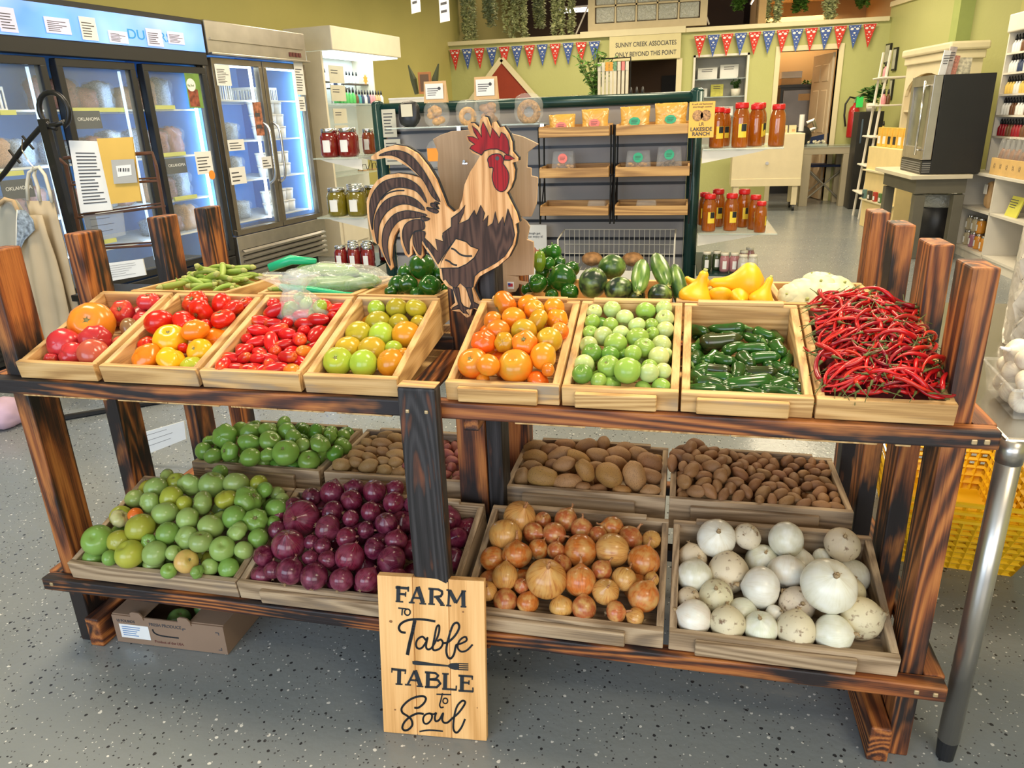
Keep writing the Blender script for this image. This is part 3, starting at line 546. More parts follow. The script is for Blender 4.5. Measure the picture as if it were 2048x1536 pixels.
lC=[(1044,1022,33,23,1,'n'),(1020,1069,33,33,1,'r'),(1069,1063,21,20),(1102,1068,23,27,2,'s'),(1134,1041,23,18),(1161,1056,22,20,2,'u'),(1198,1069,18,18),(1227,1058,22,18,0,'s'),(1266,1074,25,21,2,'u'),(1294,1078,18,20,1),(983,1120,25,24,0,'s'),(1036,1118,30,32,0,'r'),(1076,1103,20,22,0,'r'),(1108,1107,19,18,2),(1156,1105,34,28,0,'s'),(1225,1103,34,28,1,'s'),(1288,1127,32,25,0,'u'),(1118,1129,20,17),(1017,1168,26,26,1,'r'),(1095,1174,41,40,1,'n'),(1166,1174,31,35,0,'r'),(1201,1147,21,23,2),(1247,1163,25,25,1,'r'),(1284,1207,31,26,0,'u'),(1218,1198,27,27),(1230,1220,22,23,2,'s'),(1003,1205,25,14),(1056,1210,23,15),(1112,1217,25,12),(1159,1223,25,15),(1267,1232,20,16,1),(980,1183,18,24),(1051,1173,16,16),(1310,1160,14,16),(1085,1040,17,14)]
cr=crL[2]; crX[0]=cr; heap(cr,lC,Hs(cr,-.014,.018,.014),onion_maker('y',[(.56,.16,.03),(.64,.33,.09),(.48,.13,.045)],['copper-brown onion','pale golden onion','reddish brown onion'],'yellow onion','yellow onions in the bottom shelf crate'),.034,layers=2,seed=13)
lD=[(1377,1099,28,31,1,'r'),(1439,1082,38,36,0,'n'),(1488,1082,26,28,1,'n'),(1579,1082,34,25,0),(1601,1112,31,31,0,'r'),(1677,1091,34,25,1,'n'),(1697,1126,34,34,0,'r'),(1386,1155,35,31,0),(1462,1143,41,37,1,'r'),(1530,1110,34,25,0),(1555,1144,38,35,0,'r'),(1637,1150,34,33,0,'n'),(1677,1172,29,25,1),(1426,1194,34,33,1,'n'),(1522,1183,43,39,0,'s'),(1473,1205,26,27,0),(1373,1200,24,22,1),(1384,1232,36,36,0),(1593,1205,36,36,1,'n'),(1648,1239,54,51,0,'n'),(1716,1236,41,46,1,'s'),(1449,1252,36,29,1,'r'),(1517,1252,34,34,0),(1549,1228,18,16,0),(1583,1265,38,29,1),(1665,1287,40,22,0),(1641,1113,17,14,0)]
cr=crL[3]; crX[0]=cr; heap(cr,lD,Hs(cr,-.022,.004),onion_maker('w',[(.74,.71,.58),(.70,.60,.42)],['clean white onion','papery stained onion'],'white onion','white onions in the bottom shelf crate'),.04,layers=1,seed=14)
# ------------------------------------------------------------------ potatoes
def pot_maker(cr,cols,where,group,name='brown potato'):
    def f(loc,r,it,rnd,q):
        ar=1; ang=None
        if it:
            rx,ry=it[2],it[3]; ar=max(rx,ry)/max(1,min(rx,ry)); ar=min(1.35,ar); base=min(rx,ry)*depth(loc)/FPX
            ax=Vector((1,0,.05)) if rx>ry*1.1 else (Vector((.1,.35,1)) if ry>rx*1.1 else Vector((rnd.uniform(-1,1),rnd.uniform(-1,1),.2)))
            if len(it)>4: ax=Vector((math.cos(it[4]),.1,math.sin(it[4])))
        else: ax=Vector((rnd.uniform(-1,1),rnd.uniform(-1,1),rnd.uniform(-.3,.3))); ar=1.2
        ax=tilt(rnd,.12,ax.normalized())
        mk('potato',rnd.choice(POT),loc,(r*1.03,r*1.03,r*1.12*(1+.1*(ar-1))) if it else (r*.95,r*.95,r*1.2),orient(ax,rnd),jit(cols[rnd.randrange(len(cols))],rnd,.12),'%s %s of the %s crate'%(name,posword(cr,q),where),'potato',group)
    return f
lE=[(1043,955,18,19,1.4),(1088,963,29,17,-.1),(1070,937,19,12,0),(1074,918,24,17,-.5),(1068,896,23,14,.1),(1121,914,23,17,.3),(1134,892,18,14,0),(1126,946,21,21),(1159,920,24,18,-.6),(1172,894,19,13,.2),(1188,914,23,15,-.5),(1205,892,17,16),(1143,970,26,15,.2),(1170,958,20,26,2.0),(1215,959,28,29),(1193,942,17,14),(1234,927,20,15,-.4),(1235,912,22,14,-.2),(1279,912,20,15,-.3),(1298,930,25,17,-.5),(1300,953,22,18,-.7),(1267,959,24,34,1.6),(1301,985,18,13,0),(1237,983,16,12),(1110,930,14,12),(1255,900,20,14),(1100,905,18,14),(1317,920,14,14),(1150,985,14,8)]
cr=crB[2]; heap(cr,lE,Hs(cr,-.012,.018,.012),pot_maker(cr,[(.34,.17,.07),(.39,.21,.085),(.42,.22,.06)],'large potato','large brown potatoes'),.028,layers=2,seed=21)
lH=[(731,891,15,14),(763,888,18,11),(790,898,17,13),(773,874,15,12),(790,878,15,12),(746,904,15,13),(761,903,13,13),(737,918,14,12),(709,918,17,13),(686,934,17,13),(764,927,14,11),(788,919,19,12),(739,937,19,12),(787,930,13,11),(772,942,14,9),(794,945,13,8),(722,905,14,12),(700,925,14,12),(815,890,15,13),(820,915,15,13),(815,935,15,12)]
cr=crB[1]; heap(cr,lH,Hs(cr,-.012,.01,.02),pot_maker(cr,[(.30,.17,.06),(.36,.21,.075)],'small brown potato','small brown potatoes'),.022,layers=2,seed=22)
for o in list(COL.objects):
    if o.get('group')=='small brown potatoes' and o.location.x>cr.o.x+cr.W*.55:
        o.color=(.30,.075,.07,1); o['label']=o['label'].replace('brown potato at','purple-red potato at').replace('brown potato halfway','purple-red potato halfway').replace('brown potato in','purple-red potato in'); o['group']='purple-red potatoes behind the dark centre board'
cr=crB[3]
for L,(n,k) in enumerate(((78,.004),(60,-.026))):
    P,rnd=scatter(cr,n,lambda a,b:cr.rim(b)+k+.03*math.exp(-((a-.22)/.22)**2)*math.exp(-((b-.55)/.4)**2)-.012*a,.0175,31+L); P=[(p,r*(1.30-.42*p.x/cr.W)) for p,r in P]; X=relax(cr,P,[False]*len(P),24)
    f=pot_maker(cr,[(.30,.14,.055),(.34,.17,.065),(.26,.115,.045)],'small russet potato','small russet potatoes','small russet potato')
    for i,(p,r) in enumerate(P): q=Vector(X[i]); f(cr.wld(q),r*1.1,None,rnd,q); REG.append((LAST[0],cr,q,L==1))
# ------------------------------------------------------------------ jalapenos
M_jal=produce('jalapeno_skin',(.045,.012,.008),.55,1.0,.16,'mix',2.0,.55,coat=.15)
def pepper_mesh(name,m,bend,taper,n=12,tip=.12,w=1.0,sh=1.0):
    b=MB(); pts=[];rr=[]
    K=12
    for i in range(K+1):
        t=i/K; s=t*2-1; pts.append((bend*(1-s*s),0,-s*sh)); 
        r=w*(1-taper*t**1.6)*min(1,(t*6+.25)**.5)*min(1,((1-t)*5+tip)**.6); rr.append(r)
    return b.tube(pts,rr,n).mesh(name,m,True)
JAL=[pepper_mesh('jalapeno_body',M_jal,b_,t_,14,.1,.30) for b_,t_ in ((.06,.25),(.14,.35),(-.08,.3))]
def pstem(m,L,r,bx=.1): return MB().tube([(0,0,.97),(0,0,1.03),(bx*.4,0,1.0+L*.5),(bx,0,1+L)],[r*2.6,r*2.2,r,r*.9],7).mesh('stem',m,True)
JST=pstem(M_stem,.42,.055,.15)
jl=[(1442,676,76,32,5),(1452,653,66,18,-10),(1393,659,44,20,-25),(1387,711,60,28,80),(1419,708,50,22,60),(1405,761,66,30,-42),(1428,734,60,18,-5),(1449,717,48,24,-35),(1473,743,50,28,80),(1433,750,60,20,-20),(1503,696,60,24,0),(1495,715,44,30,-60),(1521,740,60,28,-8),(1491,764,100,38,12),(1530,713,56,18,0),(1558,696,46,28,-70),(1565,729,54,26,-55),(1560,768,54,26,30),(1582,778,36,30,0),(1505,673,46,22,-40),(1530,666,42,18,-30),(1387,778,28,16,0),(1579,740,32,20,-60),(1530,690,40,20,20),(1415,668,40,22,40),(1470,690,50,20,30),(1545,752,44,22,-20),(1440,768,50,20,20),(1548,672,36,18,20),(1462,660,46,18,10),(1510,655,46,16,-8),(1390,690,36,22,60),(1525,783,40,18,10),(1478,783,50,18,-5),(1415,780,46,18,10),(1572,712,34,22,70),(1480,722,40,20,-10),(1400,735,40,20,30),(1500,740,50,22,50)]
cr=crU[6]; rnd=random.Random(5); Hj=Hs(cr,-.026)
for k,(u,v,L,W_,an) in enumerate(jl):
    q=cr.hit(u,v,Hj); q.z-=.000+.010*(k>22)+rnd.uniform(0,.006); hl=L*.5*depth(cr.wld(q))/FPX; a=R(an)
    ax=(cr.ex*math.cos(a)+(cr.ey*1.2)*math.sin(a)+cr.ez*rnd.uniform(-.08,.18)).normalized()*rnd.choice((-1,1))
    q.x=min(cr.W-.02-hl*.5*abs(math.cos(a)),max(.02+hl*.5*abs(math.cos(a)),q.x)); rr=max(.0135,W_*.56*depth(cr.wld(q))/FPX)/.30
    mk('jalapeno_pepper',JAL[k%3],cr.wld(q),(rr,rr,max(hl*1.1,.026)),orient(ax,rnd),jit((.022,.085,.010) if k%6 else (.035,.05,.012),rnd,.25),'%s dark green jalapeno pepper %s of the jalapeno crate'%('long' if L>58 else 'short',posword(cr,q)),'jalapeno pepper','jalapeno peppers in the top shelf crate',[('stem',JST)]); REG.append((LAST[0],cr,q,False))
P,rnd=scatter(cr,26,lambda a,b:cr.rim(b)-.056,.014,6)
for i,(p,r) in enumerate(P):
    ax=Vector((rnd.uniform(-1,1),rnd.uniform(-1,1),0)).normalized(); p.x=min(cr.W-.04,max(.04,p.x)); p.y=min(cr.D-.04,max(.04,p.y)); p.z=max(p.z,.025)
    mk('jalapeno_pepper',JAL[i%3],cr.wld(p),(.045,.045,.032),orient(ax,rnd),(.02,.075,.01),'jalapeno pepper %s of the jalapeno crate'%posword(cr,p),'jalapeno pepper','jalapeno peppers lying underneath',[('stem',JST)]); REG.append((LAST[0],cr,p,True))
# ------------------------------------------------------------------ thin red chilies
M_chi=produce('chili_skin',(.30,.006,.012),.4,.9,.24,'mix',1.2,.6,coat=0)
def chili_mesh(s):
    rnd=random.Random(s); bx=rnd.uniform(.06,.5); b2=rnd.uniform(-.15,.15); b=MB(); pts=[];rr=[]
    for i in range(9):
        t=i/8; z=1-2*t; pts.append((bx*(1-z*z),b2*math.sin(z*3),z)); rr.append(.118*(1-.75*t**1.8)*min(1,(t*8+.4)**.5)+.004)
    return b.tube(pts,rr,7).mesh('chili_body',M_chi,True)
CHI=[chili_mesh(s) for s in range(7)]
CST=MB().tube([(0,0,.96),(0,0,1.06),(.08,.02,1.35),(.22,.05,1.75)],[.10,.075,.022,.02],5).mesh('stem',M_dstem,True)
cr=crU[7]; rnd=random.Random(77)
def Hc(a,b): return cr.rim(b)+.002+.052*math.sin(pi*min(1,max(0,a*1.02)))**.7*math.sin(pi*min(1,max(0,.12+b*.70)))**.8
N=300
for k in range(N):
    if k<36: a,b=rnd.uniform(.08,.92),rnd.uniform(.07,.16); dz=-.012-.014*(k%2)
    elif k<60: a,b=rnd.uniform(.1,.9),rnd.uniform(.2,.92); dz=-.022
    elif k<150: a,b=rnd.uniform(.05,.95),rnd.uniform(.05,.95); dz=-.011
    else: a,b=((k-150)%12+.5+rnd.uniform(-.5,.5))/12,((k-150)//12+.5+rnd.uniform(-.5,.5))/12.5; a=.05+.9*a; b=.05+.92*b; dz=0
    L=rnd.uniform(.030,.046)*(.8 if rnd.random()<.3 else 1); th=R(rnd.gauss(28,50)); 
    if a*cr.W-L*abs(math.cos(th))<.012 or a*cr.W+L*abs(math.cos(th))>cr.W+.004:
        if rnd.random()<.8: a=min(1-L*abs(math.cos(th))/cr.W-.03,max(L*abs(math.cos(th))/cr.W+.05,a))
    b=min(.93,max(.075 if abs(math.sin(th))<.4 else .14,b))
    e=.05; sx=(Hc(min(1,a+e),b)-Hc(max(0,a-e),b))/(2*e*cr.W); sy=(Hc(a,min(1,b+e))-Hc(a,max(0,b-e)))/(2*e*cr.D); c_,s_=math.cos(th),math.sin(th)
    ax=(cr.ex*c_+cr.ey*s_+cr.ez*(max(-.6,min(.6,(sx*c_+sy*s_)))+rnd.uniform(-.08,.08))).normalized()*rnd.choice((1,1,-1))
    q=Vector((a*cr.W,b*cr.D,Hc(a,b)+dz+rnd.uniform(-.003,.003)))
    mk('chili_pepper',CHI[k%7],cr.wld(q),(L*.95,L*.95,L),orient(ax,rnd),jit((.46,.007,.009) if rnd.random()<.6 else ((.60,.022,.008) if rnd.random()<.45 else (.24,.006,.014)),rnd,.18),'thin red chili pepper heaped in the rightmost top crate','chili pepper','thin red chili peppers heaped in the rightmost top crate',[('stem',CST)])
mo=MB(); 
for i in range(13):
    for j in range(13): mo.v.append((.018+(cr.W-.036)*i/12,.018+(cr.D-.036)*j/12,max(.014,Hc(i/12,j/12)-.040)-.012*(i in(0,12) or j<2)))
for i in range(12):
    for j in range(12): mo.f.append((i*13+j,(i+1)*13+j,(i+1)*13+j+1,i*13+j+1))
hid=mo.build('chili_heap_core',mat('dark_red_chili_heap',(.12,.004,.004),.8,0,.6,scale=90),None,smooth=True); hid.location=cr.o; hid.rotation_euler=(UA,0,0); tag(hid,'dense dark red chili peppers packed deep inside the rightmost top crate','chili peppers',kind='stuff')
# ------------------------------------------------------------------ back row: bell peppers, squash, okra
M_bell=produce('bell_pepper_skin',(.16,.26,.02),.62,1.1,.16,'mix',1.6,.55,coat=.15)
def bell_mesh(s):
    rnd=random.Random(s); nl=rnd.choice((3,4,4)); ph=rnd.uniform(0,6); tp=rnd.uniform(.1,.25)
    def fn(d,t,a):
        w=1+.10*abs(math.cos(nl*a/2+ph))*math.sin(t)-.04; w*=1-.38*math.exp(-(t/.38)**2)-.22*math.exp(-((pi-t)/.35)**2); return w*(1-tp*max(0,-d.z)*math.sin(t))
    return MB().ball((0,0,0),(.95,.95,1.12),28,18,fn).mesh('bell_pepper_body',M_bell,True)
BEL=[bell_mesh(s) for s in range(4)]
BST=MB().tube([(0,0,.62),(0,0,.74),(.03,0,.95),(.1,.02,1.12)],[.26,.13,.085,.10],9).mesh('stem',M_stem,True)
cr=crT[2]; rnd=random.Random(8)
def bells(lst,y0,where,group):
    for (u,v,rx,ry,dy,kind) in lst:
        p=pY(u,v,y0+dy); r=rx*depth(p)/FPX/1.0; ax=tilt(rnd,.25,Vector((0,-.6,.5)) if kind=='f' else Vector((rnd.uniform(-.6,.6),.2,.8)))
        yy='yellow-green ' if kind=='y' else ''
        ax=Vector((0,.1,1)) if kind=='y' else ax
        mk('bell_pepper',rnd.choice(BEL),p,(r,r,ry*depth(p)/FPX if kind=='y' else r*.98),orient(ax,rnd),jit((.018,.095,.008),rnd,.2) if kind!='y' else (.12,.20,.012),yy+'green bell pepper '+where%(('upper ' if v<545 else 'lower ')+('left' if (u<835 or 1000<u<1095) else 'right')),'bell pepper',group,[('stem',BST)])
bells([(843,536,28,31,.12,'n'),(818,570,20,19,.08,'n'),(860,574,24,24,.06,'f'),(797,572,21,21,.10,'n'),(812,548,19,15,.16,'n'),(880,552,18,18,.14,'n'),(783,585,14,14,.07,'n'),(835,590,16,13,.05,'n'),(895,585,18,18,.12,'n')],1.74,'under the rooster tail, %s side of that heap','green bell peppers left of the rooster legs')
bells([(1079,523,14,22,.10,'y'),(1097,527,13,15,.12,'n'),(1107,505,18,15,.18,'n'),(1118,526,14,14,.16,'n'),(1126,556,29,26,.08,'n'),(1076,568,20,20,.08,'f'),(1104,592,14,13,.05,'f'),(1140,587,19,19,.05,'f'),(1143,538,16,14,.15,'n'),(1055,578,14,14,.10,'n'),(1095,572,16,16,.12,'n'),(1085,545,15,15,.14,'n'),(1090,510,14,13,.20,'n')],1.74,'right of the rooster, %s side of that heap','green bell peppers right of the rooster')
M_zuc=onionmat('zucchini_skin',(.012,.035,.012),(.20,.30,.06),.28,9,.6); M_sqy=produce('yellow_squash_skin',(.78,.42,.02),.4,1.2,.4,'mix',2,.5); M_pat=produce('pattypan_skin',(.46,.52,.28),.35,1.2,.45,'mix',2,.55)
SCA=MB().add([(0,0,.02)]+[((.30 if i%2 else .14)*math.cos(i*pi/5),(.30 if i%2 else .14)*math.sin(i*pi/5),0) for i in range(10)],[(0,i+1,(i+1)%10+1) for i in range(10)]).tube([(0,0,0),(0,0,.12)],[.12,.09],8)
M_squst=mat('pale_squash_stem',(.42,.44,.14),.7,0,.15)
def egg(name,m,fn,r=(.75,.75,1),n=24,k=16): return MB().ball((0,0,0),r,n,k,fn).mesh(name,m,True)
ZU=egg('zucchini_body',M_zuc,lambda d,t,a:1+.02*math.cos(8*a)); ZST=MB(); ZST.v=[(x*1.2,y*1.2,z*1.2+.98) for x,y,z in SCA.v]; ZST.f=SCA.f; ZST=ZST.mesh('star_stem',M_squst,False,False)
def veg(name,mesh,u,v,y,rx,ry,rz_ax,col,label,cat,group=None,kids=()):
    p=pY(u,v,y); k=depth(p)/FPX
    return mk(name,mesh,p,(rx*k,rx*k,ry*k),orient(Vector(rz_ax).normalized(),rnd),col,label,cat,group,kids)
veg('round_zucchini',ZU,1224,534,1.90,34,27,(1,.1,.1),(.035,.085,.015),'round dark green zucchini with a yellow blotch lying on top','zucchini')
veg('round_zucchini',ZU,1186,566,1.80,38,31,(.3,0,1),(.018,.032,.016),'largest dark round zucchini beside the bell peppers','zucchini')
veg('round_zucchini',ZU,1237,579,1.78,34,28,(1,0,.3),(.012,.026,.015),'dark round zucchini with a pale blossom scar','zucchini')
veg('zucchini',ZU,1281,553,1.83,25,66,(0,-.95,-.28),(.10,.22,.03),'light green striped zucchini with a star stem facing front','zucchini',None,[('star_stem',ZST)])
veg('zucchini',ZU,1322,540,1.86,24,60,(.25,-.9,-.35),(.05,.12,.02),'green zucchini with pale stem tilted to the right','zucchini',None,[('star_stem',ZST)])
veg('zucchini',ZU,1357,572,1.82,22,50,(.2,-.6,-.7),(.03,.08,.02),'slim green zucchini next to the yellow squash','zucchini',None,[('star_stem',ZST)])
veg('round_zucchini',ZU,1320,590,1.78,30,24,(1,0,0),(.014,.028,.015),'dark round zucchini lying below the striped one','zucchini')
veg('round_zucchini',ZU,1270,592,1.80,28,20,(1,0,0),(.014,.028,.015),'dark round zucchini lying underneath the others','zucchini')
def crook(s,bend): 
    b=MB(); pts=[];rr=[]
    for i in range(15):
        t=i/14; z=-1+2*t; pts.append((bend*max(0,t-.35)**1.6,0,z)); rr.append((.56*math.exp(-((t-.26)/.30)**2)+.20)*min(1,(t*9+.02)**.5)*min(1,((1-t)*14+.3)**.5))
    return b.tube(pts,rr,20).mesh('squash_body',M_sqy,True)
SQ=[crook(0,.25),crook(1,-.3)]; SQS=MB().tube([(.12,0,.95),(.14,0,1.12)],[.11,.09],8).mesh('stem',M_squst,True)
YC=(.90,.46,.012)
for u,v,y,rx,ry,ax,l,mi in [(1397,578,1.79,46,38,(.28,.1,1),'yellow crookneck squash standing upright at the left',0),(1474,566,1.82,50,52,(-1,0,-.14),'yellow crookneck squash lying across the top',1),(1480,599,1.77,30,26,(0,-1,.1),'yellow squash seen end-on below the top one',0),(1528,586,1.78,34,33,(.35,.1,1),'yellow squash standing at the right end',0),(1440,602,1.78,32,28,(0,-.5,-.6),'yellow squash lying low between the others',0),(1392,570,1.88,30,26,(-.8,.2,.4),'yellow squash behind the upright one',1)]:
    veg('yellow_squash',SQ[mi],u,v,y,rx,ry,ax,YC,l,'squash','yellow squash in the back row',[('stem',SQS)])
def patty(s):
    rn=random.Random(s); nl=rn.choice((9,10,11)); ph=rn.uniform(0,3)
    return MB().ball((0,0,0),(1,1,.44),44,18,lambda d,t,a:(1+.09*abs(math.cos(nl*a/2+ph))*math.sin(t)**2)*(1-.25*math.exp(-(t/.2)**2))).mesh('pattypan_body',M_pat,True)
PT=[patty(s) for s in range(3)]
PSC=MB().tube([(0,0,.36),(0,0,.50)],[.10,.08],8).mesh('blossom_end',M_squst,True)
for i,(u,v,y,r,ax) in enumerate([(1612,601,1.775,46,(0,-1,.45)),(1668,600,1.78,40,(.2,-.9,.5)),(1577,590,1.80,26,(-.5,-.7,.4)),(1703,598,1.79,32,(.6,-.6,.5)),(1600,575,1.86,30,(-.3,-.4,.9)),(1640,570,1.88,34,(0,-.5,.9)),(1683,573,1.88,34,(.4,-.4,.9)),(1655,556,1.95,26,(.3,0,1)),(1625,553,1.96,22,(-.3,0,1)),(1720,606,1.80,22,(1,-.2,.5))]):
    veg('pattypan_squash',PT[i%3],u,v,y-.01*(i%3),r*.84,r*.84,ax,jit((.62,.62,.40),rnd,.06),['frontmost pattypan squash with radiating blossom lines','pattypan squash right of the frontmost one','small pattypan squash at the left edge of the pile','pattypan squash at the right front of the pile','pattypan squash on the left slope of the pile','pattypan squash in the middle of the pile','pattypan squash on the right slope of the pile','topmost pattypan squash of the pile','second highest pattypan squash at the back','pattypan squash slipping down at the right edge'][i],'squash','white pattypan squash',[('blossom_end',PSC)])
M_okra=produce('okra_skin',(.34,.40,.10),.4,1.2,.5,'mix',2,.6)
OK=[MB().tube([(b_*(1-(z*z)),0,-z) for z in [x/5-1 for x in range(11)]],[.16,.19,.20,.20,.195,.185,.17,.15,.12,.08,.02],8).mesh('okra_body',M_okra,True) for b_ in (.1,.3,-.15)]
OKS=MB().tube([(0,0,.98),(0,0,1.08),(0,.02,1.3)],[.17,.19,.09],8).mesh('stem_cap',M_squst,True)
cr=crT[0]
def okra(n,xa,xb,ya,yb,z0,hh,lab,grp):
    for i in range(n):
        t=rnd.random(); x=xa+(xb-xa)*rnd.random(); y=ya+(yb-ya)*rnd.random(); k=1-abs((x-(xa+xb)/2)/((xb-xa)/2))**2
        ax=Vector((rnd.uniform(-1,1),rnd.uniform(-.35,.35),rnd.uniform(-.12,.2))).normalized(); L=rnd.uniform(.036,.05)
        mk('okra_pod',OK[i%3],(x,y,z0+hh*k*rnd.random()),(L,L,L),orient(ax,rnd),jit((.24,.34,.045),rnd,.2),lab,'okra',grp,[('stem_cap',OKS)])
okra(42,-1.44,-1.25,1.80,2.0,.880,.045,'green okra pod in the back left crate','okra pods in the back left crate')
cr6=Crate('wooden_crate','small pale crate of green beans set askew behind the red tomato crate',-1.13,-.90,1.775,.8155,0,.20,.075,.065,M_px,M_py,False,rz=R(14))
okra(26,-1.09,-.93,1.83,1.95,.880,.022,'thin green bean pod in the askew crate','bean pods in the askew crate')
# ------------------------------------------------------------------ bags of vegetables
def pouch(name,c,r,m,parent=None,seed=1,e=2.2,amt=.12):
    rn=random.Random(seed); o=Vector((seed,seed*2,0))
    return MB().ball((0,0,0),r,40,26,lambda d,t,a:(1/((abs(d.x)**e+abs(d.y)**e+abs(d.z)**e)**(1/e)))*(1+amt*mnoise.noise(d*2.2+o)+amt*.4*mnoise.noise(d*7+o))).build(name,m,parent,c,smooth=True)
M_zip=mat('green_zip_seal',(.01,.42,.20),.3,0,.1); M_teal=filmy('teal_tinted_film',(.35,.80,.72),.35,.6,12)
M_cuc=produce('cucumber_skin',(.30,.42,.10),.4,1.2,.3,'mix',2.5,.6)
cuc=MB().tube([(.04*(1-z*z),0,z) for z in [x/6-1 for x in range(13)]],[.06]+[.15]*1+[.19]*9+[.15,.06],14).mesh('cucumber',M_cuc,True)
bg=thing('zip_bag','clear green-zip bag of cucumbers lying across the back row','bag',pY(672,556,1.88))
fm=pouch('bag_film',(0,0,0),(.155,.075,.040),M_film,bg,3)
z1=MB().tube([(-.13,-.075,-.012),(-.03,-.085,-.016),(.06,-.08,-.030),(.13,-.065,-.036)],[.010]*4,8,True,(0,0,1)).build('zip_seal',M_zip,bg,smooth=True)
z2=MB().tube([(-.19,-.02,.030),(-.13,0,.050),(-.06,.01,.045)],[.012,.014,.008],8).build('zip_seal',M_zip,bg,smooth=True)
for i,(dx,dy,dz,an) in enumerate([(-.02,-.02,-.008,.05),(.03,.03,-.008,-.1),(.045,-.035,-.010,.12),(-.03,.015,.018,-.05)]):
    o=mk('cucumber',cuc,bg.location+Vector((dx,dy,dz)),(.095,.095,.095),orient(Vector((1,an,an*.6)),rnd),jit((.16,.34,.05),rnd,.1),['pale green cucumber at the bottom left of the zip bag','green cucumber at the back of the zip bag','green cucumber at the front right of the zip bag','green cucumber on top in the zip bag'][i],'cucumber','cucumbers inside the zip bag')
b2=thing('plastic_bag','open clear bag of green tomatoes resting on the plum tomatoes','bag',pY(606,618,1.60))
b=MB(); K=28
prof=[(.0,-.036),(.045,-.034),(.060,-.015),(.056,.008),(.038,.030),(.026,.046),(.040,.066),(.062,.085)]
for j,(r,z) in enumerate(prof):
    for k in range(K):
        a=2*pi*k/K; n=mnoise.noise(Vector((math.cos(a)*2.5,math.sin(a)*2.5,z*30)))*.22+.12*math.cos(5*a+z*60)*(z>.02); b.v.append((r*(1.08+n)*math.cos(a)-max(0,z)*.35,r*(.8+n)*math.sin(a),z+.1*r*n))
for j in range(len(prof)-1):
    for k in range(K): b.f.append((j*K+k,j*K+(k+1)%K,(j+1)*K+(k+1)%K,(j+1)*K+k))
b.build('bag_film',M_film,b2,smooth=True)
for i,(u,v,r,c) in enumerate([(582,622,21,(.22,.32,.06)),(612,606,14,(.26,.40,.08)),(640,614,16,(.30,.42,.05)),(598,594,12,(.28,.36,.12)),(626,626,13,(.24,.36,.06))]):
    p=pY(u,v,1.60); mk('tomato',TM['grn','round'][i%3],p,r*depth(p)/FPX,orient(tilt(rnd,.5),rnd),c,['large dull green tomato at the left inside the open bag','small green tomato at the top centre inside the open bag','bright green tomato at the right inside the open bag','smallest pale tomato at the top left inside the open bag','green tomato at the bottom right inside the open bag'][i],'tomato','green tomatoes inside the open bag',[('stem_scar',SCAR)])
# ------------------------------------------------------------------ flat cut-out helpers
def smooth2(P,closed=False,k=4):
    out=[];n=len(P); rng=range(n if closed else n-1)
    for i in rng:
        p0=P[(i-1)%n] if closed or i>0 else P[i]; p1=P[i]; p2=P[(i+1)%n]; p3=P[(i+2)%n] if closed or i+2<n else p2
        for j in range(k):
            t=j/k; out.append(tuple(.5*((2*p1[a])+(-p0[a]+p2[a])*t+(2*p0[a]-5*p1[a]+4*p2[a]-p3[a])*t*t+(-p0[a]+3*p1[a]-3*p2[a]+p3[a])*t**3) for a in (0,1)))
    if not closed: out.append(tuple(P[-1]))
    return out
def ribbon(b,P,w,y0,y1,n=10):
    if not hasattr(w,'__len__'): w=[w]*len(P)
    for i in range(len(P)-1):
        a,c=Vector(P[i]),Vector(P[i+1]); d=c-a
        if d.length<1e-7: continue
        nn=Vector((-d.y,d.x)).normalized(); b.prism([tuple(a-nn*w[i]/2),tuple(c-nn*w[i+1]/2),tuple(c+nn*w[i+1]/2),tuple(a+nn*w[i]/2)],y0,y1)
    for i in range(1,len(P)-1): b.prism([(P[i][0]+w[i]/2*math.cos(2*pi*k/n),P[i][1]+w[i]/2*math.sin(2*pi*k/n)) for k in range(n)],y0,y1)
def planar(name,label,cat,O,ex,ez):
    ex=ex.normalized(); ez=(ez-ex*ez.dot(ex)).normalized(); ey=ez.cross(ex)
    t=thing(name,label,cat); t.matrix_world=Matrix(((ex.x,ey.x,ez.x,O.x),(ex.y,ey.y,ez.y,O.y),(ex.z,ey.z,ez.z,O.z),(0,0,0,1)))
    def P(u,v): p=pP(u,v,O,ey)-O; return (p.dot(ex),p.dot(ez))
    return t,P
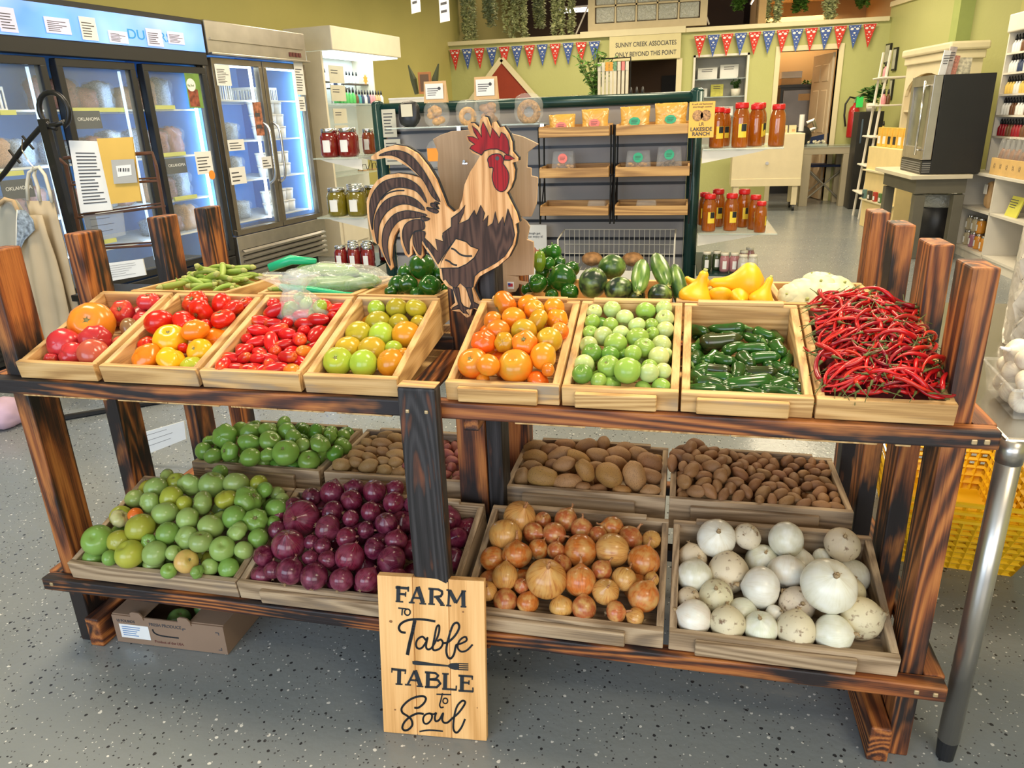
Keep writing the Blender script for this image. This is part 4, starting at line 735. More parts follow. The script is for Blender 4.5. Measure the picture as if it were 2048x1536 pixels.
# ------------------------------------------------------------------ FARM TO TABLE sign
t,P=planar('wooden_sign','pine board sign reading FARM TO Table TABLE to Soul leaning on the rack','sign',Vector((-.621,1.2145,0.001)),Vector((.236,.019,0)),Vector((0,.066,.378)))
for i in range(3): B('plank',M_sign,t,(i*.0805,0,0),(i*.0805+.0797,.02,.384),.0015)
def S_(x,y): return P(700+x/3.523,1100+y/3.523)
kk=(P(701,1300)[0]-P(700,1300)[0])/3.523
def letter(segs,name='lettering'):
    b=MB()
    for s in segs:
        pts,w=s[0],s[1]; q=[S_(*p) for p in pts]
        if len(s)>2: q=smooth2(q)
        ribbon(b,q,w*kk,-.0012,.0004)
    return b
EL=lambda cx,cy,rx,ry:[(cx+rx*math.cos(k*pi/8),cy+ry*math.sin(k*pi/8)) for k in range(17)]
letter([([(342,252),(340,362)],26),([(322,263),(415,270)],17),([(345,308),(395,312)],15),([(322,361),(375,364)],10),([(412,258),(410,292)],10),([(393,295),(391,328)],8),
 ([(475,262),(432,366)],14),([(478,258),(515,372)],28),([(445,335),(500,338)],13),([(415,369),(455,371)],10),([(490,376),(537,379)],10),
 ([(575,272),(573,378)],26),([(553,271),(625,277)],14),([(622,277),(648,290),(650,308),(640,325),(592,330)],15),([(612,330),(652,385)],24),([(552,379),(598,382)],10),([(636,387),(668,389)],10),
 ([(700,283),(693,388)],14),([(702,285),(747,370)],26),([(748,375),(795,292)],12),([(798,290),(800,395)],26),([(678,390),(713,392)],10),([(780,398),(820,400)],10),([(680,281),(712,284)],10),([(785,288),(817,290)],10)]).build('lettering_farm',M_inkb,t)
letter([([(340,408),(398,414)],9),([(370,412),(366,459)],9),(EL(405,437,20,22),9)]).build('lettering_to',M_inkb,t)
letter([([(392,582),(360,575),(345,550),(358,520),(400,496),(460,487),(530,490),(602,502)],15,1),([(457,495),(440,580),(420,660),(405,738)],23,1),
 ([(535,635),(512,610),(480,625),(465,660),(475,690),(505,690),(535,650),(546,618),(536,680),(552,700),(575,690)],13,1),
 ([(575,690),(605,640),(627,580),(628,532),(610,545),(595,620),(583,690),(600,706),(637,690),(655,655),(640,630),(615,642)],13,1),
 ([(655,655),(692,648),(742,600),(770,545),(757,512),(725,530),(695,620),(679,700),(688,750),(710,763),(733,733),(745,680),(752,665)],14,1),
 ([(748,667),(785,657),(822,636),(815,612),(790,620),(765,650),(760,690),(785,715),(825,705),(864,665)],12,1)]).build('lettering_table_script',M_inkb,t)
fb=MB(); fb.prism([S_(*p) for p in [(440,782),(470,780),(600,800),(690,810),(715,797),(755,795),(768,800),(768,843),(740,843),(712,835),(690,820),(600,815),(470,808),(442,803)]],-.0012,.0004)
for y in (801,815,829,843): ribbon(fb,[S_(762,y-2),S_(834,y+1)],7*kk,-.0012,.0004)
fb.build('fork_silhouette',M_inkb,t)
letter([([(292,838),(394,848)],16),([(348,845),(345,943)],26),([(322,943),(370,946)],10),([(297,830),(295,862)],8),([(393,842),(389,872)],8),
 ([(455,850),(408,945)],14),([(458,848),(497,955)],28),([(425,915),(482,920)],12),([(388,947),(430,950)],10),([(470,958),(517,961)],10),
 ([(550,862),(548,965)],26),([(528,860),(602,866),(622,884),(607,906),(560,910)],14),([(560,911),(620,916),(637,940),(612,966),(528,964)],15),
 ([(672,872),(670,975)],26),([(650,870),(696,873)],10),([(650,977),(752,984)],13),([(750,955),(748,986)],9),
 ([(790,885),(788,990)],26),([(765,884),(864,891)],14),([(790,932),(840,935)],13),([(765,990),(868,996)],14),([(863,886),(861,912)],9),([(839,918),(838,948)],8),([(866,968),(867,999)],9)]).build('lettering_table',M_inkb,t)
letter([([(610,1015),(712,1018)],8),([(652,1008),(640,1060),(632,1090),(641,1109),(660,1105)],9,1),(EL(672,1062,17,19),8),
 ([(455,1110),(482,1110),(520,1080),(535,1045),(510,1028),(450,1040),(400,1070),(365,1112),(370,1145),(400,1165),(430,1190),(440,1230),(415,1262),(385,1270),(369,1250),(385,1210),(430,1170),(480,1150),(520,1155)],14,1),
 ([(560,1150),(530,1160),(515,1190),(525,1220),(550,1220),(575,1190),(577,1160),(560,1150),(590,1156),(608,1145)],12,1),
 ([(608,1145),(598,1180),(605,1205),(630,1195),(656,1150),(650,1195),(665,1216),(690,1213),(715,1190)],13,1),
 ([(715,1190),(762,1150),(800,1100),(812,1070),(790,1062),(755,1100),(735,1170),(728,1240),(735,1275),(755,1285),(785,1250),(811,1190)],13,1),([(490,1278),(560,1268),(655,1276)],10,1)]).build('lettering_soul',M_inkb,t)
kn=MB()
for x,y,r in ((288,503,10),(797,436,6),(820,612,6),(318,1125,6),(897,1112,4)):
    c=S_(x,y); kn.prism([(c[0]+r*kk*1.2*math.cos(a*pi/5),c[1]+r*kk*math.sin(a*pi/5)) for a in range(10)],-.0004,.0004)
kn.build('wood_knot',mat('wood_knot_brown',(.30,.13,.04),.6,0,.3,scale=200),t)
# ------------------------------------------------------------------ rooster cut-out
YR=1.676
rt=thing('rooster_cutout','layered wooden rooster cut-out with red comb mounted on the centre post','rooster decoration',(-.55,YR,.87))
def Q(x,y): p=pY(720+x/3.492,220+y/3.492,YR); return (p.x+.55,p.z-.87)
sil=[(78,325),(110,300),(170,265),(240,245),(320,258),(400,305),(470,390),(530,490),(570,590),(600,670),(650,715),(690,690),(715,620),(730,520),(770,430),(810,370),(838,320),(785,300),(760,270),(775,240),(745,205),(745,180),(772,168),(752,120),(758,92),(790,92),(832,128),(838,70),(860,45),(885,52),(905,105),(918,130),(922,90),(945,80),(970,122),(1000,115),(1035,165),(1058,225),(1062,290),(1100,335),(1100,358),(1062,368),(1078,420),(1070,490),(1048,550),(1022,580),(1050,640),(1090,720),(1108,785),(1085,797),(1092,860),(1078,945),(1035,1030),(965,1090),(870,1142),(832,1165),(812,1200),(790,1250),(830,1335),(875,1330),(892,1348),(890,1372),(925,1400),(905,1420),(850,1405),(785,1385),(770,1440),(745,1450),(700,1410),(645,1402),(628,1380),(665,1345),(650,1255),(600,1228),(562,1175),(555,1110),(528,1070),(490,1012),(455,965),(428,925),(442,1015),(425,1042),(395,1015),(362,945),(362,1010),(340,1030),(315,1010),(285,930),(275,820),(240,880),(222,950),(215,1040),(228,1100),(215,1120),(165,1020),(128,942),(100,925),(70,830),(50,720),(46,640),(70,560),(120,490),(180,455),(260,443),(340,452),(425,475),(340,400),(250,348),(170,335),(105,348),(78,345)]
MB().prism([Q(*p) for p in sil],0,.010).build('light_layer',M_roo,rt)
ctr=Q(600,750)
MB().prism([((Q(*p)[0]-ctr[0])*1.004+ctr[0]+.0022,(Q(*p)[1]-ctr[1])*1.006+ctr[1]+.001) for p in sil],.0105,.022).build('dark_backing',M_inkb,rt)
dark=dict(tail_feather=[[(135,318),(200,290),(280,285),(360,320),(430,400),(480,480),(520,560),(560,640),(505,600),(450,500),(380,420),(300,350),(220,315)],
 [(88,835),(72,740),(72,640),(105,560),(165,500),(250,475),(330,480),(420,540),(468,650),(400,570),(320,543),(240,545),(170,590),(118,670),(92,760)],
 [(125,935),(105,840),(110,740),(160,650),(230,605),(320,598),(400,632),(455,700),(350,660),(270,662),(190,710),(140,790),(128,870)],
 [(212,1085),(165,980),(158,880),(180,800),(240,730),(320,703),(400,712),(470,735),(400,752),(320,757),(260,785),(210,860),(192,960)],
 [(342,1008),(308,930),(298,860),(318,800),(370,768),(440,770),(450,830),(385,845),(350,900),(345,960)],
 [(425,1012),(385,960),(372,900),(388,850),(455,850),(450,900),(470,960),(432,905)]],
 body=[[(640,755),(700,712),(735,665),(722,720),(690,795),(760,765),(800,700),(815,740),(845,665),(870,720),(858,780),(895,735),(888,815),(930,790),(945,710),(965,800),(1000,745),(1010,808),(1035,690),(1062,770),(1080,870),(1062,940),(1010,1020),(950,1065),(880,1105),(838,1125),(800,1160),(790,1235),(745,1245),(700,1205),(668,1245),(625,1215),(600,1180),(585,1190),(572,1105),(690,1103),(790,1040),(830,975),(770,960),(735,915),(672,897),(605,980),(545,1075),(510,1010),(470,950),(450,890),(490,930),(545,990),(530,900),(585,920),(580,860),(640,815)]],
 leg=[[(650,1240),(690,1240),(705,1340),(725,1370),(768,1385),(735,1395),(760,1428),(725,1415),(695,1385),(640,1395),(650,1380),(690,1358),(668,1290)],[(742,1240),(778,1240),(795,1340),(850,1370),(908,1402),(870,1398),(800,1378),(765,1392),(780,1350)]],
 back_feather=[[(500,650),(560,655),(520,640),(555,690),(500,672)],[(470,680),(545,700),(535,720),(480,700)],[(430,745),(490,760),(440,775)]])
lineb=MB()
def inlay(nm_,polys,m,sm=True,y=-.0022):
    for p in polys:
        pl=smooth2([Q(*q) for q in p],True,3) if sm else [Q(*q) for q in p]
        MB().prism(pl,y,.0002).build(nm_,m,rt); N_=len(pl)
        lineb.tube([(a,y+.0006,b_) for a,b_ in pl+pl[:1]],.0013,5)  # dark tube round each inlay: its dark edge plus a painted-in shadow
for k,v in dark.items(): inlay(k,v,M_wal,k!='body' and k!='leg')
inlay('comb',[[(850,314),(870,285),(910,272),(960,272),(1000,290),(1038,320),(1045,270),(1035,210),(1012,170),(988,155),(975,195),(955,165),(925,125),(912,195),(885,130),(860,82),(848,130),(852,190),(820,140),(785,110),(800,155),(830,205),(790,188),(752,185),(765,212),(805,240),(780,250),(768,268),(800,288)]],M_rred,False)
inlay('head',[[(900,372),(893,345),(912,318),(950,306),(985,312),(1003,340),(1000,375),(1018,400),(1038,440),(1040,490),(1022,550),(985,570),(945,540),(925,470),(932,405),(905,400)]],M_rred)
inlay('beak',[[(1008,348),(1012,315),(1040,312),(1080,340),(1045,350)]],M_rred,False)
inlay('wing',[[(672,898),(700,905),(745,920),(775,950),(832,972),(800,1030),(745,1075),(690,1100),(560,1103),(575,1050),(610,990)]],M_roo,False,-.003)
c=Q(960,337); MB().prism([(c[0]+.0046*math.cos(k*pi/6),c[1]+.0046*math.sin(k*pi/6)) for k in range(12)],-.003,.0002).build('eye',mat('rooster_eye_grey',(.05,.05,.05),.5,0,.1),rt)
for pl in ([(640,965),(665,975),(700,1005),(740,1018),(785,1018)],[(598,1045),(625,1055),(650,1075),(680,1083)]): lineb.tube([(a,-.0034,b_) for a,b_ in smooth2([Q(*q) for q in pl])],.0022,6)
for pl in ([(150,625),(190,585),(250,565),(310,562)],[(590,930),(578,880),(600,850),(625,835)]): lineb.tube([(a,-.0006,b_) for a,b_ in smooth2([Q(*q) for q in pl])],.0016,6)
lineb.build('engraved_lines_and_shadow_edges',M_inkb,rt)
# plywood state cut-out behind the rooster
mp=[(508,205),(560,175),(640,148),(740,140),(860,130),(1000,150),(1135,185),(1200,215),(1245,238),(1170,295),(1165,400),(1195,405),(1195,460),(1240,470),(1235,600),(1230,660),(1195,745),(1120,745),(1165,780),(1185,815),(1165,905),(1210,920),(1215,980),(1210,1150),(1130,1158),(1040,1155),(1105,1165),(1110,1195),(1175,1205),(1150,1225),(1110,1215),(1105,1240),(1085,1270),(950,1282),(860,1270),(650,1250),(640,1000),(640,720),(600,620),(560,500),(540,400),(545,300)]
YM=1.80
mt=thing('plywood_map','plywood cut-out in the outline of a state hung behind the rooster','wall decoration',(-.45,YM,.87))
def Qm(x,y): p=pY(720+x/3.492,220+y/3.492,YM); return (p.x+.45,p.z-.87)
MB().prism([Qm(*p) for p in mp],0,.009).build('board',M_ply,mt,bevel=.001)
c=Qm(1052,1225); st=MB().box((c[0]-.0085,-.001,c[1]-.009),(c[0]+.0085,0,c[1]+.009)).build('flag_sticker',M_paper,mt)
fl=MB()
for k in range(4): fl.box((c[0]-.006,-.0018,c[1]-.001+k*.002-.003+.001),(c[0]+.006,-.001,c[1]-.003+k*.002+.002))
fl.build('flag_stripes',mat('flag_red',(.5,.03,.04),.6,0,0),st); B('flag_canton',mat('flag_blue',(.03,.06,.35),.6,0,0),st,(c[0]-.0062,-.0024,c[1]+.001),(c[0],-.0018,c[1]+.006)); 
c=Qm(735,365); MB().cyl((c[0],0,c[1]),(c[0],-.012,c[1]+.003),.0035,n=8).box((c[0]-.006,-.004,c[1]-.004),(c[0]+.006,-.001,c[1]-.001)).build('hook',M_chrome,mt)
# ------------------------------------------------------------------ cardboard box under the rack
bxw=thing('cardboard_box','cardboard produce box printed FRESH PRODUCE under the left end of the rack','box',(-1.465,1.376,.002),R(1.2))
W,D,Hh=.335,.30,.088; ctn=MB()
ctn.box((0,0,0),(W,.004,Hh)).box((0,D-.004,0),(W,D,Hh)).box((0,.004,0),(.004,D-.004,Hh)).box((W-.004,.004,0),(W,D-.004,Hh)).box((.004,.004,0),(W-.004,D-.004,.004)); ctn.build('carton',M_card,bxw)
for a,b_,nm_ in (((.0,.004,Hh),(.10,D,Hh+.003),'top_flap'),((W-.10,.004,Hh),(W,D,Hh+.003),'top_flap')): B(nm_,M_card,bxw,a,b_)
for xx in (.062,.205): MB().prism([(xx,0),(xx+.038,0),(xx+.036,.012),(xx+.028,.022),(xx+.008,.024),(xx,.02)],-.003,.001).build('lock_tab',M_card,bxw,loc=(0,0,Hh-.006))
pl=B('shipping_label',M_paper,bxw,(.018,-.0015,.018),(.108,-.0004,.062),.0003); lines('print',mat('blue_print',(.12,.25,.5),.7,0,0),pl,.026,.058,.06,.034,5,-.0022)
text('FRESH PRODUCE','lettering',M_ink,bxw,(.112,-.0006,.066),.0135,sx=.95); text('10 POUNDS','lettering',M_ink,bxw,(.012,-.0006,.068),.012,sx=.9); text('Product of the USA','lettering',mat('brown_print',(.16,.06,.05),.8,0,0),bxw,(.118,-.0006,.012),.0115,sx=.95)
hb=MB(); ribbon(hb,smooth2([(.120,.055),(.122,.045),(.135,.038),(.16,.036),(.195,.036)]),.004,-.0008,.0002); hb.build('hand_hole_cut',M_inkb,bxw)
hb=MB()
for p in ([(.213,.062),(.213,.068),(.222,.068)],[(.31,.068),(.319,.068),(.319,.060)],[(.31,.012),(.319,.012),(.319,.020)]): ribbon(hb,p,.0025,-.0006,.0002)
hb.build('printed_corner_mark',M_ink,bxw)
for i,(x,y,r) in enumerate(((.15,.07,.032),(.19,.13,.03),(.13,.16,.028),(.20,.21,.03))):
    mk('tomato',TM['grn','round'][i%3],bxw.location+Vector((x,y,.040+.002*i)),r,orient(tilt(rnd,.3),rnd),(.16,.30,.09),'green tomato lying inside the cardboard box, %s'%['frontmost','second from the front','third from the front','at the back'][i],'tomato','green tomatoes in the cardboard box',[('stem_scar',SCAR)])
# ------------------------------------------------------------------ steel table at the right, with garlic and bag roll
tb=thing('prep_table','stainless steel table with round legs at the right edge','table',(.575,1.37,0))
B('table_top',mat('table_steel',(.45,.42,.37),.22,.85,.12,scale=3),tb,(.004,0,.715),(.80,1.05,.75),.006)
for x,y in ((.022,.012),(.055,1.0),(.74,.03),(.74,1.0)):
    lg=MB().cyl((x-.0,y,.05),(x,y,.716),.021,n=24).build('leg',M_steel,tb,smooth=True); MB().cyl((x,y,0),(x,y,.05),.017,.020,n=16).build('foot',M_blkplast,lg)
    MB().cyl((x,y,.700),(x,y,.745),.0225,n=24).build('leg_collar',M_steel,lg,smooth=True)
M_rollp=filmy('translucent_bag_plastic',(.74,.71,.64),.95,.4,18)
rl=thing('produce_bag_roll','upright roll of white translucent produce bags on the steel table','bag roll',(.905,1.97,.751))
MB().lathe([(.03,0),(.118,0),(.120,.02),(.122,.15),(.119,.30),(.105,.335),(.02,.338)],36).build('bag_roll',M_rollp,rl,smooth=True)
b=MB()
for j in range(13):
    for k in range(8):
        t=k/7; z=.02+.30*j/12; b.v.append((-.105-.035*t*(.5+.5*math.sin(j/12*pi*.9+.4))-.01*math.sin(j*1.7+k),-.07-.015*math.sin(j*1.3+k*2),z))
for j in range(12):
    for k in range(7): b.f.append((j*8+k,j*8+k+1,(j+1)*8+k+1,(j+1)*8+k))
b.build('loose_bag_end',filmy('thin_bag_plastic',(.82,.78,.70),.55,.4,12),rl,smooth=True)
M_glogo=mat('green_bag_print',(.07,.20,.04),.7,0,.1)
ring=MB(); 
for rr in (.108,.094):
    for rr2 in (0,): 
        pts=[]
        for k in range(49):
            a=2*pi*k/48; s=rr*math.cos(a); th=-1.85+(s+.075)/.1225; pts.append((.1235*math.cos(th),.1235*math.sin(th),.185+rr*.95*math.sin(a)))
        ring.tube(pts,.0011,4,False)
ring.build('printed_ring',M_glogo,rl)
for ch,i in zip('Oklahoma Department',range(19)):
    if ch==' ': continue
    a=R(205-i*9.2); s=.101*math.cos(a); th=-1.85+(s+.075)/.1225
    m_=Matrix.Translation((.1236*math.cos(th),.1236*math.sin(th),.185+.096*math.sin(a)))@Matrix.Rotation(th+pi/2,4,'Z')@Matrix.Rotation(pi/2,4,'X')@Matrix.Rotation(a-pi/2,4,'Z')
    o=text(ch,'printed_letter',M_glogo,rl,(0,0,0),.020,align='CENTER'); o.matrix_local=m_
gb=thing('clear_tub','clear plastic tub heaped with garlic bulbs on the steel table','tub',(.625,1.465,.7515),R(-4))
tbm=MB(); a=.15; h=.062
tbm.add([(0,0,0),(.15,0,0),(.15,.17,0),(0,.17,0),(-.012,-.012,h),(.162,-.012,h),(.162,.182,h),(-.012,.182,h)],[(0,1,2,3),(0,1,5,4),(1,2,6,5),(2,3,7,6),(3,0,4,7)]); tbm.build('tub_wall',M_clam,gb)
rim=MB(); cs=[(-.014,-.014,h),(.164,-.014,h),(.164,.184,h),(-.014,.184,h)]
for i in range(4): rim.cyl(cs[i],cs[(i+1)%4],.003,n=6)
rim.build('tub_rim',M_clam,gb)
M_gar=onionmat('garlic_skin',(.55,.42,.36),(.80,.76,.62),.5,7,.5)
def garl(s):
    rn=random.Random(s); nl=rn.choice((6,7,8))
    return MB().ball((0,0,0),(1,1,.85),28,16,lambda d,t,a:(1+.05*abs(math.cos(nl*a/2))*math.sin(t))*(1+.55*math.exp(-(t/.25)**2))).mesh('garlic_body',M_gar,True)
GA=[garl(i) for i in range(3)]; GN=MB().tube([(0,0,1.15),(.05,0,1.5),(.12,.03,1.95)],[.2,.13,.11],7).mesh('dry_neck',M_gar,True)
gi=0
for lz,n in ((.026,9),(.066,9),(.100,5)):
    for k in range(n):
        x=.028+(k%3)*.046+rnd.uniform(-.006,.006); y=.03+(k//3)*.052+rnd.uniform(-.006,.006)+(.02 if n==5 else 0); gi+=1
        p=gb.location+Vector((x,y,lz)); wl_=('in the bottom layer','in the second layer','on top')[0 if lz<.03 else 1 if lz<.07 else 2]
        mk('garlic_bulb',rnd.choice(GA),p,.0255*rnd.uniform(.9,1.1),orient(tilt(rnd,.9,Vector((0,-.3,.7))),rnd),jit((.82,.76,.62),rnd,.04),'garlic bulb %s of the clear tub, %s row'%(wl_,('front','middle','back')[min(2,k//3)]),'garlic','garlic bulbs in the clear tub',[('dry_neck',GN)])
cl=thing('clamshell_pack','flat printed clear pack at the table corner in front of the garlic','package',(.70,1.385,.7515),R(20)); B('pack',M_clam,cl,(0,0,0),(.11,.075,.02),.004); B('printed_card',mat('green_card',(.15,.30,.16),.6,0,.4,scale=60),cl,(.006,.006,.0205),(.104,.069,.0215))
# ------------------------------------------------------------------ yellow baskets on the floor
ML_hole=M_yel
def basket(name,label,loc,rz,z0):
    t=thing(name,label,'basket',(loc[0],loc[1],z0),rz,'yellow shopping baskets nested under the steel table'); W0,D0,W1,D1,H=.15,.22,.20,.30,.20
    def wall(p0,p1,q0,q1,nx,nz):     # lattice wall between bottom edge p and top edge q
        b=MB(); p0,p1,q0,q1=map(Vector,(p0,p1,q0,q1))
        g=lambda s,t_:(p0.lerp(p1,s)).lerp(q0.lerp(q1,s),t_)
        for i in range(nx+1): b.tube([g(i/nx,0),g(i/nx,1)],.0072,4)
        for j in range(nz+1): b.tube([g(0,j/nz),g(1,j/nz)],.0072,4)
        return b
    A=[(-W0,-D0,0),(W0,-D0,0),(W0,D0,0),(-W0,D0,0)]; T=[(-W1,-D1,H),(W1,-D1,H),(W1,D1,H),(-W1,D1,H)]
    for i in range(4): wall(A[i],A[(i+1)%4],T[i],T[(i+1)%4],15 if i%2 else 11,8).build('lattice_wall',M_yel,t)
    for i in range(4):
        b=MB(); a,c_=Vector(A[i]),Vector(A[(i+1)%4]); e,f=Vector(T[i]),Vector(T[(i+1)%4]); b.add([a,c_,a.lerp(e,.35)*1,c_.lerp(f,.35)],[(0,1,3,2)]); b.build('solid_band',M_yel,t)
    B('basket_floor',M_yel,t,(-W0,-D0,0),(W0,D0,.005)); r=MB()
    for i in range(4): r.tube([T[i],T[(i+1)%4]],.008,6)
    r.build('rim',M_yel,t); MB().tube([(-W1-.004,-.2,H+.01),(-W1*.98,-.19,H+.03),(-W1*.98,.19,H+.03),(-W1-.004,.2,H+.01)],.004,6).build('wire_handle',M_chrome,t)
    return t
for i in range(3): basket('shopping_basket','yellow plastic basket, %s of the nested stack under the table'%('bottom','middle','top')[i],(.86,2.36),R(-6),.0+.026*i)
# ------------------------------------------------------------------ refrigerated cabinets on the left wall
RZ=pi/2-LA
M_int=mat('cold_cabinet_interior',(.13,.36,.78),.6,0,.04); M_led=mat('led_strip',(.75,.92,1),.5,0,0,emit=6); M_shw=mat('white_wire_shelf',(.72,.78,.82),.5,0,.05)
M_tagy=mat('yellow_green_price_strip',(.62,.66,.14),.6,0,.1); M_tagb=mat('dark_price_sign',(.02,.025,.04),.6,0,0)
def cabinet(name,label,s0,s1,zb,zt,D,body,doors,gl,shelves,led_at,W=.0):
    t=thing(name,label,'refrigerator',LP+LU*s0,RZ); w=s1-s0
    c=MB().box((0,.06,zb),(.03,D,zt)).box((w-.03,.06,zb),(w,D,zt)).box((.03,.06,zt-.03),(w-.03,D,zt)).box((.03,D-.03,zb),(w-.03,D,zt-.03)).box((.03,.06,zb),(w-.03,D-.03,zb+.30)); c.build('cabinet_body',body,t,bevel=.004)
    li=MB().box((.03,D-.05,zb+.3),(w-.03,D-.031,zt-.03)).box((.031,.07,zb+.301),(.05,D-.05,zt-.03)).box((w-.05,.07,zb+.301),(w-.031,D-.05,zt-.03)); li.build('liner',M_int,t)
    for z in shelves:
        b=MB(); b.box((.05,.12,z-.012),(w-.05,.13,z)).box((.05,D-.08,z-.012),(w-.05,D-.07,z)); n=int(w/.03)
        for i in range(n): b.box((.05+i*(w-.1)/n,.13,z-.006),(.056+i*(w-.1)/n,D-.08,z))
        b.build('wire_shelf',M_shw,t)
    for (a,b_,z0,z1,hx) in doors:
        d=MB(); f=.045
        d.box((a,0,z0),(b_,.055,z0+f)).box((a,0,z1-f),(b_,.055,z1)).box((a,0,z0+f),(a+f,.055,z1-f)).box((b_-f,0,z0+f),(b_,.055,z1-f))
        fr=d.build('door',gl,t,bevel=.005); B('glass_pane',M_glass,fr,(a+f,.02,z0+f),(b_-f,.03,z1-f))
        if hx is not None: 
            h=smooth2([(0,0),(.05,.06),(.055,.25),(.05,.44),(0,.5)]); MB().tube([(a+hx+ (p[0]*.3),-p[0],z0+.38+p[1]) for p in h],.011,8).build('handle',M_chrome,fr,smooth=True)
    for x,z0,z1 in led_at: B('led_strip',M_led,t,(x,.075,z0),(x+.016,.095,z1))
    for x,z0,z1 in led_at[:3]:
        l=bpy.data.lights.new('cabinet_led_light','AREA'); l.shape='RECTANGLE'; l.size=.04; l.size_y=z1-z0; l.energy=2.4; l.color=(.50,.74,1)
        o=bpy.data.objects.new('cabinet_led_light',l); COL.objects.link(o); o.parent=t; o.location=(x+.008,.10,(z0+z1)/2); o.rotation_euler=(R(90),0,0)
    return t
F0=-2.68
fr=cabinet('display_freezer','black multi-door glass merchandiser with a glowing blue header',F0,-.02,.02,2.08,.80,M_blkplast,[(.03+.67*i,.635+.67*i,.33,1.752,None) for i in range(4)],M_blkplast,[1.46,1.13,.81,.56],[(.555+.67*3,.42,1.70)])
[B('door_gasket_light',mat('door_edge_glow',(.5,.7,.9),.5,0,0,emit=1.2),fr,(.56+.67*k,.075,.42),(.572+.67*k,.09,1.70)) for k in (1,2)]  # pale door edges, brightened by a glow put into their material
for k in (0,1,2):
    l=bpy.data.lights.new('cabinet_led_light','AREA'); l.shape='RECTANGLE'; l.size=.04; l.size_y=1.2; l.energy=2.2; l.color=(.50,.74,1)
    o=bpy.data.objects.new('cabinet_led_light',l); COL.objects.link(o); o.parent=fr; o.location=(.57+.67*k,.10,1.05); o.rotation_euler=(R(90),0,0)
M_head=mat('blue_backlit_panel',(.14,.33,.92),.4,0,.35,emit=.85,scale=3)
hd=bpy.data.materials['blue_backlit_panel']; nt=hd.node_tree; b_=nt.nodes['Principled BSDF']
n=nd(nt,'ShaderNodeTexNoise'); n.inputs['Scale'].default_value=2.4; nt.links.new(coords(nt,(1,1,1),rnd=False),n.inputs['Vector']); nt.links.new(ramp(nt,n.outputs[0],[(.35,(.10,.30,.95)),(.5,(.28,.42,.95)),(.68,(.62,.72,1.0))]),b_.inputs['Emission Color'])
B('header_box',M_blkplast,fr,(0,-.02,1.765),(2.66,.06,2.08),.004); hp=B('lit_header_panel',M_head,fr,(.02,-.028,1.855),(2.645,-.0205,2.045))
def Lp(u,v,d,s0=F0): 
    p=pP(u,v,LP+LN*d,LN)-LP; return (p.dot(LU)-s0,p.z)
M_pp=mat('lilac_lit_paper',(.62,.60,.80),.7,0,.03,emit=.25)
def note(name,lab,cat,u0,v0,u1,v1,d,m,par=None,n=6,title=None,s0=F0,group=None):
    a=Lp(u0,v0,d,s0); c=Lp(u1,v1,d,s0); w=c[0]-a[0]; h=a[1]-c[1]
    t=thing(name,lab,cat,LP+LU*(s0+a[0])+LN*d+Vector((0,0,c[1])),RZ,group) if lab else None
    pg=B('sheet',m,t,(0,-.001,0),(w,0,h)); lines('small_print',M_ink,t,w*.1,h*.8,w*.8,h*.7,n,-.0022,seed=int(u0))
    if title: text(title,'print',M_ink,t,(w*.5,-.0025,h*.84),h*.13,align='CENTER')
    return t
for i,(u0,v0,u1,v1) in enumerate([(-10,12,38,66),(86,32,144,70),(156,32,198,82),(215,60,258,88),(290,56,328,94),(333,62,370,90)]):
    note('taped_notice','paper notice taped to the blue freezer header, %s'%['at the far left edge of the photo','second from the left','cream one, third from the left','low one, fourth from the left','left one of the pair over the logo','right one of the pair over the logo'][i],'notice',u0,v0,u1,v1,.033,M_pp if i!=2 else M_paper)
text('DUKERS','logo_lettering',mat('logo_blue',(.02,.25,.6),.5,0,0,emit=.3),fr,(1.93,-.030,1.90),.085,sx=1.25)
B('lower_grille_panel',M_blkplast,fr,(.01,.0,.03),(2.65,.06,.32),.005)
for k in range(6): B('grille_slot',M_black,fr,(.1,-.003,.06+k*.03),(2.15,0,.07+k*.03))
cp=B('control_panel',M_black,fr,(2.28,-.006,.20),(2.60,0,.30)); 
for i,x in enumerate((2.31,2.37)): B('switch',M_white,cp,(x,-.010,.23),(x+.022,-.006,.27))
B('blue_display',mat('blue_led',(.02,.05,1),.4,0,0,emit=4),cp,(2.47,-.009,.235),(2.52,-.006,.265))
for x in (.1,2.56): MB().cyl((x,.1,0),(x,.1,.03),.03).build('foot',M_blkplast,fr)
for k,(u0,u1,v) in enumerate([(0,32,222),(145,250,217),(310,350,212),(0,48,346),(322,372,308),(350,395,396),(180,235,487)]):
    a=Lp(u0,v,-.1); c=Lp(u1,v,-.1); B('price_strip',M_tagy,fr,(a[0],.10,a[1]-.022),(c[0],.118,a[1]+.005))
for k,(u,v) in enumerate([(146,222),(0,362),(330,318)]):
    a=Lp(u,v,-.09); pb=B('dark_shelf_sign',M_tagb,fr,(a[0],.09,a[1]-.11),(a[0]+.20,.098,a[1])); text('OKLAHOMA','print',M_paper,pb,(a[0]+.02,.0895,a[1]-.06),.03,sx=1.0)
M_meat=mat('frozen_meat',(.24,.08,.06),.5,0,.8,scale=30); M_fz=mat('vacuum_pack',(.30,.38,.50),.35,0,.7,scale=25); M_bread=mat('bread_crust',(.42,.22,.09),.7,0,.5,scale=30)
rnd=random.Random(31)
lev=['top','second','third','lowest','bottom']
PK=[MB().ball((0,0,.5),(.5,.35,.5),22,14,lambda d,t,a:(1/((abs(d.x)**6+abs(d.y)**6+abs(d.z)**6)**(1/6)))*(1+.22*mnoise.noise(d*3.4+Vector((k_,0,0))))).mesh('pack',m,True) for k_,m in enumerate((M_meat,M_fz,M_bread))]
